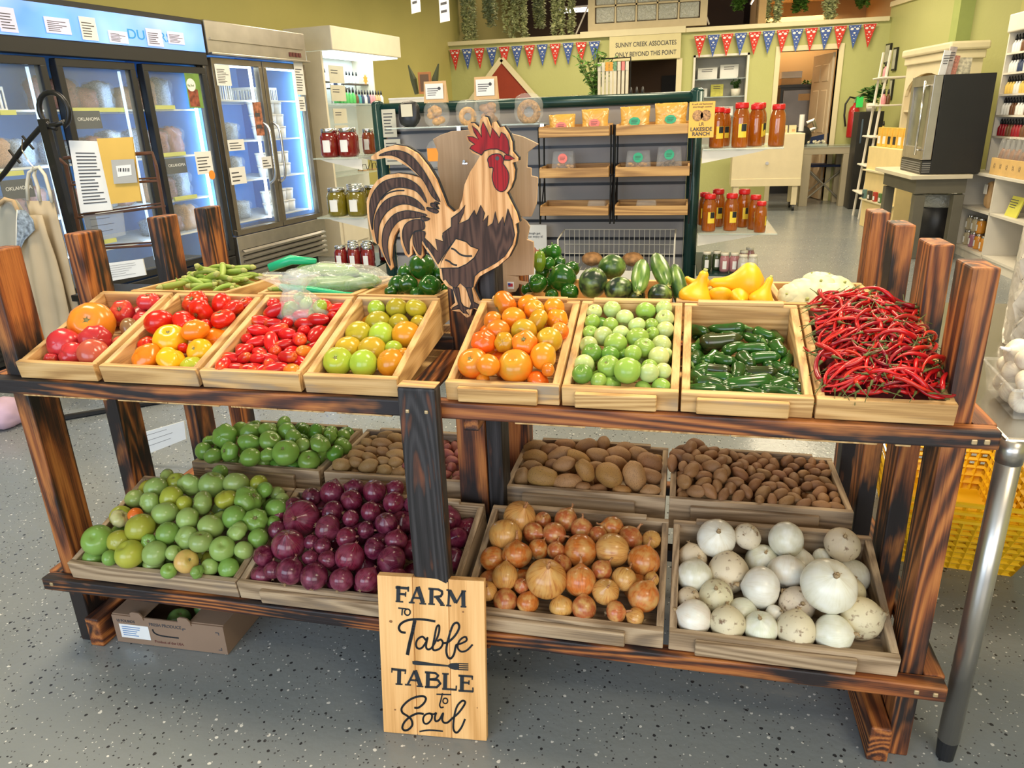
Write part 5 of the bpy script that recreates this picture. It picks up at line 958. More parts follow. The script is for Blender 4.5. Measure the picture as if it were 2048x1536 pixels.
PF=MB().ball((0,0,.5),(.56,.42,.56),22,14,lambda d,t,a:(1/((abs(d.x)**6+abs(d.y)**6+abs(d.z)**6)**(1/6)))*(1+.25*mnoise.noise(d*4))).mesh('film_wrap',glassy('thin_wrap',(.75,.82,.90),.10,.15),True)
def packs(s0,slots,where):
    for (x0,x1,z,li,di) in slots:
        n=max(1,int((x1-x0)/.135))
        for i in range(n):
            x=x0+(i+.5)*(x1-x0)/n; k=rnd.choice((0,0,1,1,2)); sc_=(.155*rnd.uniform(.8,1.1),.22,.15*rnd.uniform(.8,1.4))
            o=link('food_package',PK[k],None,None,None,0); o.location=LP+LU*(s0+x)-LN*.28+Vector((0,0,z+.002)); o.rotation_euler=(rnd.uniform(-.05,.05),0,RZ+rnd.uniform(-.2,.2)); o.scale=sc_
            tag(o,'%s, %s shelf behind %s, %s from left'%(['brown frozen meat package','pale vacuum-sealed package','bagged bread loaf'][k],lev[li],where[di],['first','second','third','fourth','fifth'][i]),'package'); link('film_wrap',PF,o)
dn=['the leftmost freezer door','the second freezer door','the third freezer door','the fourth freezer door']
packs(F0,[(1.38,1.95,1.46,0,2),(1.38,1.95,1.13,1,2),(1.38,1.95,.81,2,2),(2.05,2.48,1.46,0,3),(2.05,2.52,1.13,1,3),(2.05,2.52,.81,2,3),(2.05,2.52,.56,3,3),(.8,1.28,1.13,1,1),(.8,1.28,.81,2,1)],dn)
# white slotted baskets
def wbasket(label,loc,rz,w=.36,d=.26,h=.13,slots=14):
    t=thing('white_basket',label,'basket',loc,rz); b=MB(); b.box((0,0,0),(w,d,.006)).box((0,0,h-.02),(w,.006,h)).box((0,d-.006,h-.02),(w,d,h)).box((0,.006,h-.02),(.006,d-.006,h)).box((w-.006,.006,h-.02),(w,d-.006,h))
    for i in range(slots+1):
        x=(w-.01)*i/slots; b.box((x,0,.006),(x+.009,.006,h-.02)).box((x,d-.006,.006),(x+.009,d,h-.02))
    for i in range(9): y=(d-.01)*i/8; b.box((0,y,.006),(.006,y+.009,h-.02)); b.box((w-.006,y,.006),(w,y+.009,h-.02))
    b.build('slotted_wall',M_white,t); return t
def Lw(s,dd,z): return LP+LU*s-LN*dd+Vector((0,0,z))
wbasket('white slotted basket on the top shelf behind the leftmost freezer door',Lw(F0+1.0-.26,.2,1.462),RZ,.40)
fr2=cabinet('glass_door_refrigerator','stainless steel two-door glass refrigerator with louvered base',.01,1.265,.12,2.087,.80,M_steel,[(.03,.625,.47,1.83,.50),(.635,1.235,.47,1.83,.03)],mat('bronze_steel_frame',(.25,.22,.18),.35,.8,.1),[1.53,1.21,.89,.56],[(1.16,.55,1.78),(.56,.55,1.78)])
B('header_panel',M_steel,fr2,(0,-.015,1.845),(1.255,.06,2.087),.008); B('header_ridge',M_steel,fr2,(.03,-.028,1.95),(1.2,-.015,1.965)); B('header_lip',M_steel,fr2,(.0,-.05,1.845),(1.255,-.015,1.86),.003)
for i in range(4): B('thermometer_button',mat('dark_red_button',(.12,.02,.02),.5,0,0),fr2,(1.0+i*.045,-.022,1.885),(1.03+i*.045,-.015,1.92))
B('base_panel',M_steel,fr2,(0,-.005,.12),(1.255,.06,.465),.004)
for k in range(5): MB().box((0,0,0),(1.17,.028,.007)).build('louver',M_steel,fr2,(.04,-.032,.15+k*.045),(R(32),0,0)); B('louver_gap',M_black,fr2,(.045,-.007,.155+k*.045),(1.20,-.0055,.175+k*.045))
for x in (.08,1.18): MB().cyl((x,.1,0),(x,.1,.12),.025).build('caster',M_blkplast,fr2)
B('top_light',M_led,fr2,(.07,.08,1.775),(.58,.11,1.79)); B('top_light',M_led,fr2,(.69,.08,1.775),(1.18,.11,1.79))
note('taped_notice','long pink-toned notice inside the left door of the steel refrigerator','notice',428,128,464,172,.004,M_paper,n=9,s0=.01)
note('taped_notice','tall price list on the right door of the steel refrigerator','notice',586,122,612,190,.004,M_paper,n=9,s0=.01); note('taped_notice','small notice right below the tall price list','notice',596,193,612,222,.004,M_paper,n=4,s0=.01)
note('photo_card','red and brown photo card taped beside the left door handle','card',504,204,530,271,.004,mat('food_photo_card',(.42,.16,.09),.5,0,.8,scale=25),n=2,s0=.01)
for i,(u0,v0,u1,v1) in enumerate([(454,280,490,300),(458,336,494,366),(522,314,545,336)]): note('shelf_card','white card on the left door of the steel refrigerator, %s'%['upper one','lower one','one nearest the middle frame'][i],'card',u0,v0,u1,v1,.004,M_paper,n=3,s0=.01)
note('taped_notice','white notice on the right edge of the third freezer door','notice',388,304,428,346,.004,M_paper,n=5)
o=thing('round_sticker','orange round sticker on the freezer door edge','sticker',Lw(F0,0,0),RZ); a=Lp(424,350,.006); MB().cyl((a[0],-.006,a[1]),(a[0],-.004,a[1]),.035,n=20).build('disc',mat('orange_sticker',(.85,.30,.04),.5,0,.05),o)
pc=thing('promo_card','green and brown food promotion card at the top right of the third freezer door','card',Lw(F0,0,0),RZ); a=Lp(368,146,.006); c=Lp(408,216,.006)
B('card',mat('card_green',(.16,.30,.06),.5,0,.3),pc,(a[0],-.006,c[1]),(c[0],-.005,a[1])); MB().cyl((a[0]+.05,-.0075,a[1]-.08),(a[0]+.05,-.006,a[1]-.08),.045,n=20).build('white_disc',M_paper,pc); text('Big Bad','print',mat('green_print',(.05,.2,.05),.6,0,0),pc,(a[0]+.012,-.008,a[1]-.09),.022); B('photo',mat('meat_photo',(.28,.07,.04),.5,0,.6,scale=30),pc,(a[0]+.01,-.0065,c[1]+.01),(a[0]+.11,-.006,c[1]+.13))
wbasket('white slotted basket on the top shelf behind the left steel door',Lw(.12,.22,1.532),RZ,.36,.25,.16)
wbasket('white slotted basket on the top shelf behind the right steel door',Lw(.74,.22,1.532),RZ,.34,.25,.11)
packs(.01,[(.12,.5,1.21,1,0),(.12,.5,.89,2,0),(.12,.5,.56,3,0)],['the left steel door'])
M_tub=mat('white_tub_plastic',(.80,.82,.84),.35,0,.03)
tubm=MB().lathe([(.037,0),(.045,.085)],16).mesh('deli_tub',M_tub,True); tubl=MB().lathe([(.0,.0),(.048,0),(.049,.010),(.044,.014),(0,.014)],16).mesh('lid',M_white,True)
for li,z in enumerate((1.21,.89,.56)):
    for j in range(4):
        for lv in range(3 if li==0 else 2):
            o=link('deli_tub',tubm); o.location=Lw(.72+j*.105,.20+.01*lv,z+.002+lv*.103); o.scale=(1.08,1.08,1.02); tag(o,'white tub behind the right steel door, %s shelf, %s stack, %s layer'%(lev[li+1],['first','second','third','fourth'][j],['bottom','second','top'][lv]),'tub','white tubs behind the right steel door'); link('lid',tubl,o,(0,0,.086))
# ------------------------------------------------------------------ white lit display cabinet beyond the refrigerators
wd=thing('white_display_cabinet','tall white display cabinet with a lit header canopy next to the steel refrigerator','cabinet',Lw(1.72,0,0),RZ); M_w2=mat('cream_laminate',(.74,.68,.55),.5,0,.04)
B('header_canopy',M_w2,wd,(0,0,1.985),(1.36,.55,2.20),.01); B('canopy_light',mat('white_canopy_light',(.80,.95,1),.5,0,0,emit=2.2),wd,(.04,.03,1.972),(1.32,.5,1.984))
B('back_panel',mat('white_back_panel',(.72,.76,.76),.6,0,.03),wd,(.0,.56,0),(1.36,.60,1.98)); B('side_panel',M_w2,wd,(-.03,.12,0),(0,.60,1.98)); B('side_panel',M_w2,wd,(1.22,.30,1.2),(1.24,.56,1.98))
for z in (1.50,1.15,.80): B('glass_shelf',M_shelfglass,wd,(.0,.14,z),(1.22,.555,z+.012))
for i,(a,c) in enumerate(((.0,.55),(.60,1.30))):
    dr=B('drawer_unit',M_w2,wd,(a,.13,.05),(c,.555,.60-.2*i),.006); B('drawer_front',M_w2,dr,(a+.04,.115,.12),(c-.04,.1299,.40-.15*i),.004)
l=bpy.data.lights.new('canopy_lamp_light','AREA'); l.shape='RECTANGLE'; l.size=1.2; l.size_y=.35; l.energy=4; l.color=(.75,.93,1); o=bpy.data.objects.new('canopy_lamp_light',l); COL.objects.link(o); o.parent=wd; o.location=(.66,.28,1.96)
BT=MB().lathe([(0,0),(.022,0),(.023,.01),(.023,.065),(.010,.085),(.009,.095),(0,.095)],12); BC=MB().lathe([(0,0),(.011,0),(.011,.02),(.004,.045),(0,.045)],8).mesh('dropper_cap',M_blkplast,True)
bots={k:BT.mesh('bottle_body',mat('bottle_'+k,c,.3,0,.1),True) for k,c in dict(green=(.10,.50,.14),clear=(.70,.72,.72),navy=(.03,.05,.12),pink=(.72,.30,.34),peach=(.75,.42,.22),brown=(.16,.07,.03),white=(.8,.8,.78),teal=(.08,.35,.36),red=(.30,.01,.02),gold=(.70,.50,.12)).items()}
def bottle(kind,loc,sc_,label,cat='bottle',group=None,rz=0):
    o=link('bottle',bots[kind]); o.location=loc; o.scale=(sc_,sc_,sc_) if not hasattr(sc_,'__len__') else sc_; o.rotation_euler=(0,0,rz); tag(o,label,cat,group); link('dropper_cap',BC,o,(0,0,.094)); return o
for i in range(6): bottle('green',Lw(2.0+i*.065,.20,1.513),1.15,'green dropper bottle number %s in the row on the cabinet shelf'%['one','two','three','four','five','six'][i],'bottle','green dropper bottles')
for i,k in enumerate(['brown','teal','navy','white','navy','pink','pink','peach','peach','white']): bottle(k,Lw(2.42+i*.058,.22,1.513),1.0,'%s bottle, %s along the white cabinet shelf right of the green ones'%(k,['first','second','third','fourth','fifth','sixth','seventh','eighth','ninth','tenth'][i]))
rk2=thing('bottle_riser','black wire riser with orange star tags inside the white cabinet','shelf riser',Lw(2.25,.42,1.513),RZ); rb=MB()
for x in (0,.25,.5,.7): rb.cyl((x,0,0),(x,0,.20),.004,n=5)
rb.build('wire_frame',M_black,rk2)
for x0,x1,z in ((-.25,.02,.21),(.0,.3,.15),(.27,.7,.20)): B('tier',mat('dark_tier',(.10,.07,.05),.6,0,.1),rk2,(x0,-.05,z),(x1,.05,z+.012))
for i,(x,z) in enumerate(((.04,.28),(.62,.26))): MB().prism([((.05 if k%2 else .03)*math.cos(k*pi/8),(.06 if k%2 else .035)*math.sin(k*pi/8)) for k in range(16)],-.06,-.057).build('orange_star_tag',mat('orange_tag',(.90,.35,.03),.6,0,0),rk2,(x,0,z))
for i,(x,k) in enumerate([(-.2,'pink'),(-.14,'pink'),(-.08,'clear'),(.1,'navy'),(.17,'clear'),(.33,'clear'),(.39,'clear'),(.46,'white'),(.53,'white')]):
    z=.222 if x<.02 else (.162 if x<.28 else .212); bottle(k,Lw(2.25+x,.42,1.513+z),.9,'%s dropper bottle on the wire riser in the white cabinet, %s from its left end'%(k,['first','second','third','fourth','fifth','sixth','seventh','eighth','ninth'][i]))
for i,(x,z,w_,h_) in enumerate([(.08,1.70,.26,.16),(.08,1.53,.26,.15),(.08,1.32,.24,.14),(.08,1.17,.24,.13)]):
    o=thing('shelf_sign','grey card on the left side of the white cabinet, %s from the top'%['first','second','third','fourth'][i],'sign',Lw(1.72+x,.12,z),RZ); B('card',mat('beige_card',(.58,.56,.46),.6,0,.05),o,(0,0,0),(w_,.004,h_)); lines('small_print',M_ink,o,.03,h_*.8,w_*.5,h_*.3,2,-.001)
for i in range(5):
    o=thing('wire_stand','small black folding wire stand on the middle shelf of the white cabinet, %s'%['leftmost','second','third','fourth','rightmost'][i],'stand',Lw(1.86+i*.21,.25,1.163 if i<3 else .813),RZ); MB().tube([(-.05,0,0),(-.03,0,.07),(.03,0,.07),(.06,0,0)],.004,5).tube([(-.04,.06,0),(0,.03,.13),(.05,.06,0)],.004,5).build('wire',M_black,o); B('plate',M_tray,o,(-.05,-.02,.002),(.06,.06,.010))
# ------------------------------------------------------------------ stacked white boxes and sprig frame behind
o=thing('white_counter','white counter with stacked white boxes beyond the gondola','counter',pY(775,215,6.6)*1); o.location.z=0; B('counter_body',M_w2,o,(0,0,0),(.66,.5,1.33),.006)
for i in range(3):
    q=thing('white_box','white box stacked on the far counter, %s of three'%['bottom','middle','top'][i],'box',o.location+Vector((0,.05,1.332+i*.062))); B('box_body',M_white,q,(0,0,0),(.36,.3,.058),.003); B('lid_edge',M_paper,q,(-.004,-.004,.045),(.364,.304,.061),.002)
o=thing('picture_frame','small orange-brown frame with dark sprigs on the far counter','frame',pY(850,178,6.7)); B('frame',mat('rust_frame',(.45,.17,.05),.5,0,.2),o,(-.06,0,-.04),(.06,.02,.14),.004); B('picture',M_brown,o,(-.04,-.003,-.02),(.04,0,.12))
for k in (-1,1): MB().tube([(k*.08,0,-.04),(k*.10,0,.08),(k*.14,0,.20)],[.02,.03,.006],6).build('sprig',mat('dark_sprig',(.06,.07,.03),.7,0,.2),o)
# ------------------------------------------------------------------ garment stand with totes and aprons
YA=2.9
def A_(u,v,y=YA): return pY(u,v,y)
o=A_(175,560); st=thing('garment_stand','black iron garment stand with a scroll top at the left edge','stand',(o.x,YA,0))
g=lambda u,v,y=YA: A_(u,v,y)-st.location
MB().box((-.020,-.012,0),(.020,.012,1.0)).build('upright',M_black,st)
st.children[0].location=(0,0,0); up0=g(86,238); st.children[0].name='upright_post'
pst=st.children[0]; me=pst.data
for v in me.vertices:
    if v.co.z>.5: v.co.x+=up0.x; v.co.z=up0.z
sc_=[g(-20,380),g(10,345),g(50,290),g(80,256),g(110,250),g(128,244)]
ctr=g(108,221); rad=(g(137,221)-ctr).length
for k in range(20): a=R(-60+k*17); sc_.append(ctr+Vector((rad*math.cos(a),0,rad*math.sin(a))))
MB().tube(sc_,.0115,8).build('scroll_arm',M_black,st,smooth=True)
for u,v in ((18,300),(45,272)):
    MB().tube([g(u,v),g(u+8,v+10),g(u+22,v+26)],.006,6).build('hook',M_black,st)
MB().tube([(-.25,-.2,.015),(0,0,.015),(.25,-.2,.015)],.015,6).tube([(-.25,.2,.015),(0,0,.015),(.25,.2,.015)],.015,6).build('foot',M_black,st)
M_canv=mat('canvas_cloth',(.47,.38,.26),.9,0,.12,scale=5); M_lin=mat('grey_linen',(.42,.40,.34),.9,0,.12,scale=5); M_pat2=mat('blue_print_cloth',(.30,.36,.44),.9,0,.6,scale=60)
def cloth(name,parent,m,rows,y,seed,amp=.018,th=.004):    # rows: list of (left px, right px, v)
    b=MB(); rn=random.Random(seed); K=16; ph=rn.uniform(0,6); n=len(rows)
    for side in (0,1):
        for j,(l,r,v) in enumerate(rows):
            for k in range(K+1):
                t=k/K; p=A_(l+(r-l)*t,v,y)-parent.location; p.y+=amp*(.3+.7*j/(n-1))*math.sin(t*13+ph+j*.12)+side*th; b.v.append(tuple(p))
    W_=K+1
    for s_ in (0,1):
        for j in range(n-1):
            for k in range(K): q=s_*n*W_+j*W_+k; b.f.append((q,q+1,q+1+W_,q+W_) if s_ else (q,q+W_,q+1+W_,q+1))
    for j in range(n-1):
        for k in (0,K): q=j*W_+k; b.f.append((q,q+W_,q+W_+n*W_,q+n*W_))
    for k in range(K):
        for j in (0,n-1): q=j*W_+k; b.f.append((q,q+1,q+1+n*W_,q+n*W_))
    return b.build(name,m,parent,smooth=True)
tt=thing('canvas_tote','tan canvas tote bag hanging from a wire hanger on the black stand','tote bag',A_(90,330,2.86)); cloth('bag_body',tt,M_canv,[(52,106,402),(60,115,440),(75,130,500),(95,142,560),(120,156,620),(135,160,650)],2.86,1,.008)
for x0,x1 in ((62,72),(88,100)): MB().tube([tuple(A_(p,q,2.86)-tt.location) for p,q in ((x0-6,400),(x0-8,370),(x0-4,345),(66+6,335),(x1-4,350),(x1+4,375),(x1+8,402))] if x0==62 else [tuple(A_(p,q,2.855)-tt.location) for p,q in ((66,340),(78,334),(90,350),(100,385),(104,405))],.008,6).build('handle',mat('cream_strap',(.66,.62,.52),.9,0,.05),tt,smooth=True)
MB().tube([tuple(A_(p,q,2.87)-tt.location) for p,q in ((45,278),(44,300),(55,320),(66,333),(70,358))],.003,5).build('wire_hanger',M_chrome,tt)
ap=thing('canvas_apron','long tan apron with a white ruffled edge hanging on the black stand','apron',A_(70,400,2.82)); cloth('apron_cloth',ap,M_canv,[(40,84,430),(38,95,470),(42,112,520),(48,125,570),(60,135,620),(68,142,660),(78,148,700),(88,150,730)],2.82,2,.016)
MB().tube([tuple(A_(p,q,2.81)-ap.location) for p,q in ((36,420),(34,460),(34,500),(39,540),(48,575),(58,605),(64,640),(72,680),(80,705),(88,730))],.006,6).build('ruffled_edge',M_white,ap,smooth=True); cloth('printed_panel',ap,M_pat2,[(36,50,420),(34,66,440),(35,70,460),(34,50,480),(34,40,500),(34,38,520)],2.80,5,.004)
ag=thing('grey_apron','grey linen garment hanging behind the tan apron at the left edge','apron',A_(10,400,3.0)); cloth('linen_cloth',ag,M_lin,[(-60,30,400),(-60,50,430),(-60,60,480),(-50,70,540),(-30,80,600),(0,86,660),(30,92,720),(50,95,770)],3.0,3,.02)
MB().tube([tuple(A_(p,q,2.98)-ag.location) for p,q in ((-6,412),(10,398),(26,402),(40,430))],.010,6).build('neck_strap',mat('tan_strap',(.60,.42,.24),.9,0,.1),ag,smooth=True)
pk=thing('pink_cloth_bundle','folded pink cloth bundle on the floor behind the left post','cloth',pZ(18,852,.001)); pouch('cloth',(0,0,.07),(.085,.09,.07),mat('pink_cloth',(.60,.42,.55),.9,0,.1),pk,4,2.5,.08)
# brochure rack
YRk=3.0; br=thing('brochure_rack','brown wire rack holding recipe leaflets in front of the freezer','rack',(pY(240,700,YRk).x,YRk,0)); g=lambda u,v,y=YRk: pY(u,v,y)-br.location
M_rust=mat('copper_brown_wire',(.14,.065,.045),.45,.4,.2); fm_=MB()
fm_.tube([g(128,316),g(305,306),g(312,330),g(352,560)],.008,6).tube([g(118,318),g(132,330),g(185,590)],.009,6).build('outer_frame',M_rust,br)
for (a,b_) in (((138,370),(318,362)),((150,436),(330,412)),((160,500),(345,488))): MB().tube([g(*a),g(*b_)],.0055,6).tube([g(a[0]+4,a[1]-6,YRk+.08),g(b_[0]-4,b_[1]-6,YRk+.08)],.004,6).build('cross_wire',M_rust,br)
sh=pY(240,548,YRk); B('tray_shelf',M_black,br,tuple(g(172,560)+Vector((0,-.1,-.03))),tuple(g(345,550)+Vector((0,.12,-.0)))) if False else None
z_=sh.z; trx0=g(185,548).x; trx1=g(350,548).x
B('tray_shelf',M_black,br,(trx0,-.16,z_-.10),(trx1,.10,z_-.07),.003); 
for x in (trx0+.01,trx1-.02): B('leg',M_black,br,(x,-.02,0),(x+.02,.02,z_-.10))
def leaflet(name,label,pts,y,m,ln=14,cat='leaflet'):
    t=thing(name,label,cat,pY(*pts[3],y)); q=[pY(*p,y)-t.location for p in pts]; b=MB(); b.v=[tuple(p+Vector((0,d,0))) for d in (0,.006) for p in q]; b.f=[(0,1,2,3),(7,6,5,4),(0,4,5,1),(1,5,6,2),(2,6,7,3),(3,7,4,0)]; b.build('cover',m,t)
    def P_(s,r): return q[0].lerp(q[1],s).lerp(q[3].lerp(q[2],s),r)
    rr=random.Random(ln); lb=MB()
    for i in range(ln):
        r=.16+.75*i/ln; e=rr.uniform(.6,.9); a,b_=P_(.15,r),P_(e,r); a2,b2=P_(.15,r+.016),P_(e,r+.016); lb.v+=[tuple(p+Vector((0,-.0015,0))) for p in (a,b_,b2,a2)]; n_=len(lb.v)-4; lb.f.append((n_,n_+1,n_+2,n_+3))
    if ln: lb.build('small_print',M_ink,t,)
    return t
leaflet('recipe_leaflet','white printed leaflet in the left slot of the wire rack',[(137,281),(207,283),(224,420),(161,426)],2.95,M_paper,16)
ye=leaflet('gift_card_holder','yellow card with a grey label in the right slot of the wire rack',[(193,277),(264,274),(282,402),(222,408)],2.94,mat('ochre_card',(.70,.45,.10),.6,0,.06),0,'card')
q0=ye.location; f_=lambda u,v: pY(u,v,2.932)-q0
def quad(nm_,m,par,P4,off=0): 
    b=MB(); b.v=[tuple(Vector(p)+Vector((0,off,0))) for p in P4]; b.f=[(0,1,2,3)]; return b.build(nm_,m,par)
quad('grey_label',mat('grey_label',(.42,.42,.42),.6,0,.05),ye,[f_(222,320),(f_(268,318)),f_(275,365),f_(228,368)]); quad('white_sticker',M_paper,ye,[f_(232,332),f_(262,329),f_(264,350),f_(236,354)],-.001)
bb=MB()
for i,x in enumerate((237,240,242,246,248,251,255,257)): p=[f_(x,336),f_(x+1+(i%2),336),f_(x+1+(i%2),343),f_(x,343)]; bb.v+=[tuple(Vector(k)+Vector((0,-.002,0))) for k in p]; bb.f.append(tuple(range(len(bb.v)-4,len(bb.v))))
bb.build('barcode',M_ink,ye)
leaflet('folded_newspaper','open magazine lying on the black tray of the wire rack',[(190,530),(285,518),(292,550),(200,566)],2.90,M_paper,6,'magazine')
leaflet('bagged_card','clear bag with a handwritten card hanging below the leaflets',[(165,432),(245,424),(250,470),(178,486)],2.96,M_clam,3,'bag')
leaflet('magazine','glossy magazine with a food photo on the low rack behind the left posts',[(262,872),(368,842),(372,878),(278,915)],2.35,M_paper,3,'magazine')
# ------------------------------------------------------------------ green-framed gondola
YG=4.0; M_grn=mat('dark_green_metal',(.010,.045,.042),.25,.2,.1); M_slat=mat('grey_slatwall',(.30,.285,.285),.6,0,.05,scale=2)
gd=thing('gondola_display','green-framed slatwall gondola display behind the rack','display stand',(-.8,YG,0)); gx=lambda x: x+.8
for x in (-1.645,.035): MB().cyl((gx(x),0,0),(gx(x),0,1.41),.034,n=20).ball((gx(x),0,1.41),(.034,.034,.02),16,6).build('post',M_grn,gd,smooth=True)
MB().cyl((gx(-1.645),0,1.385),(gx(.035),0,1.385),.028,n=16).build('top_rail',M_grn,gd,smooth=True)
B('slat_panel',M_slat,gd,(gx(-1.61),.01,.08),(gx(0.0),.05,1.36)); 
for z in (1.26,1.165,1.07,.975,.88,.785,.69,.60,.51,.42,.33): B('slat_groove',M_black,gd,(gx(-1.61),.004,z-.006),(gx(0.0),.0105,z+.008))
B('base_deck',M_grn,gd,(gx(-1.66),-.4,.02),(gx(.07),.45,.10),.006)
def gshelf(x0,x1,y0,y1,z,m=M_shelfglass,nm_='glass_shelf'): 
    s=B(nm_,m,gd,(gx(x0),y0,z-.008),(gx(x1),y1,z),.002)
    return s
gshelf(-1.50,-.71,-.27,.0,1.290); gshelf(.07,.435,-.24,.30,1.150); gshelf(.07,.44,-.24,.30,.755); gshelf(.07,.35,-.28,.35,.560,M_grn,'green_shelf'); gshelf(.07,.42,-.30,.35,.40,M_grn,'green_shelf')
gshelf(-1.94,-1.68,-.24,.25,1.150); gshelf(-1.96,-1.68,-.24,.25,.840); gshelf(-1.96,-1.68,-.28,.3,.555,M_grn,'green_shelf')
for s,x0,z in ((1,.07,1.142),(1,.07,.747),(-1,-1.68,1.142),(-1,-1.68,.832)):
    for y in (-.20,.22): MB().prism([(0,0),(s*.30*(1 if s>0 else .8),0),(s*.26*(1 if s>0 else .8),-.012),(0,-.06)],y,y+.004).build('shelf_bracket',M_white,gd,loc=(gx(x0),0,z))
for x in (-1.2,-.75): B('chrome_bracket',M_chrome,gd,(gx(x),-.02,1.22),(gx(x)+.02,.0,1.285))
# wire and pine tray racks
def trayrack(x0,x1,label):
    t=thing('tray_rack',label,'tray rack',((x0+x1)/2,YG-.02,.80)); w=(x1-x0)/2
    for z,nm_ in ((1.222,'tray'),(1.030,'tray'),(.845,'tray')):
        z-=.80; b=MB().box((-w,-.23,z),(w,-.218,z+.045)).box((-w,-.03,z),(w,-.018,z+.055)).box((-w,-.218,z),(-w+.01,-.03,z+.05)).box((w-.01,-.218,z),(w,-.03,z+.05)).box((-w+.01,-.218,z),(w-.01,-.03,z+.006)); b.build(nm_,M_tray,t,bevel=.002)
    fb=MB()
    for x in (-w-.006,w+.006):
        fb.tube([(x,-.20,0),(x,-.19,.24),(x,-.20,.47)],.0045,5).tube([(x,-.05,0),(x,-.06,.24),(x,-.05,.47)],.0045,5).tube([(x,-.20,.0),(x,-.05,.22),(x,-.20,.24)],.0035,5)
    fb.build('wire_frame',M_black,t); return t
trayrack(-.715,-.37,'left pine tray rack on black wire frames hung on the gondola'); trayrack(-.338,.015,'right pine tray rack on black wire frames hung on the gondola')
M_gold=filmy('gold_foil_pouch',(.68,.38,.07),1,.6,16); M_gold.node_tree.nodes['Principled BSDF'].inputs['Roughness'].default_value=.3
M_stk={'pink':mat('pink_sticker',(.85,.22,.20),.6,0,.03),'green':mat('mint_sticker',(.04,.42,.24),.6,0,.03)}
def pouchbag(label,x,z,w,h,stk,y=YG-.14):
    t=thing('snack_pouch',label,'pouch',(x,y,z)); b=MB(); K=14;J=10
    for j in range(J+1):
        for k in range(2*K):
            a=2*pi*k/(2*K); v=j/J; th=.035*(1-v)**.6+.003; ww=w/2*(.93+.07*abs(2*v-1)); b.v.append((ww*math.copysign(abs(math.cos(a))**.6,math.cos(a)),th*math.sin(a),v*h+.004*math.sin(k*2)*v))
    for j in range(J):
        for k in range(2*K): b.f.append((j*2*K+k,j*2*K+(k+1)%(2*K),(j+1)*2*K+(k+1)%(2*K),(j+1)*2*K+k))
    b.f.append(tuple(range(2*K))); b.f.append(tuple(J*2*K+k for k in reversed(range(2*K)))); b.build('pouch_body',M_gold,t,smooth=True)
    s=MB().prism([(.028*math.cos(k*pi/4+.2),.021*math.sin(k*pi/4+.2)) for k in range(8)],-.038,-.036).build('sticker',M_stk[stk],t,loc=(0,0,h*.45)); lines('print',M_ink,s,-.016,.010,.034,.02,3,-.0392)
pouchbag('low gold foil pouch with a pink sticker, leftmost on the top tray',-.615,1.228,.135,.095,'pink'); pouchbag('taller gold foil pouch with a pink sticker on the left top tray',-.45,1.228,.135,.115,'pink')
pouchbag('gold foil pouch with a mint sticker, left one on the right top tray',-.255,1.228,.145,.120,'green'); pouchbag('gold foil pouch with a mint sticker, right one on the right top tray',-.085,1.228,.155,.130,'green')
M_cook=mat('cookie_dough',(.62,.33,.09),.8,0,.4,scale=60); M_cookd=mat('dark_cookie',(.18,.10,.04),.8,0,.4,scale=60)
def clam(label,x,z,w,h,stk,cm,n=7,name='clamshell'):
    t=thing(name,label,'clear box',(x,YG-.13,z)); b=MB(); a=w/2; d=.045
    b.add([(-a,-d,0),(a,-d,0),(a,d,0),(-a,d,0),(-a*.85,-d*.6,h),(a*.85,-d*.6,h),(a*.85,d*.6,h),(-a*.85,d*.6,h)],[(0,3,2,1),(4,5,6,7),(0,1,5,4),(1,2,6,5),(2,3,7,6),(3,0,4,7)]).build('clear_lid',M_clam,t,bevel=.006)
    if cm:
        cb=MB(); rr=random.Random(int(x*1000))
        for i in range(n*2): cb.ball((rr.uniform(-a*.7,a*.7),rr.uniform(-d*.5,d*.5),.012+rr.uniform(0,h*.35)),(.014,.014,.008),8,5)
        cb.build('cookies',cm,t,smooth=True)
    if stk: s=MB().cyl((0,-d*.85,h*.70),(0,-d*.85-.002,h*.70),.024,n=14).build('sticker',M_stk[stk],t); lines('print',M_ink,s,-.014,h*.70+.01,.03,.02,3,-d*.85-.0026)
clam('clear box of pale cookies with a pink sticker on the left middle tray',-.61,1.037,.12,.115,'pink',M_cook); clam('clear box with a white lid edge and mint sticker, left on the right middle tray',-.235,1.037,.13,.11,'green',M_cook); clam('clear box of dark cookies with a mint sticker, right on the right middle tray',-.085,1.037,.13,.125,'green',M_cookd)
clam('empty low clear box on the left bottom tray',-.44,.852,.10,.055,None,None); clam('empty low clear box on the right bottom tray',-.19,.852,.11,.055,None,None)
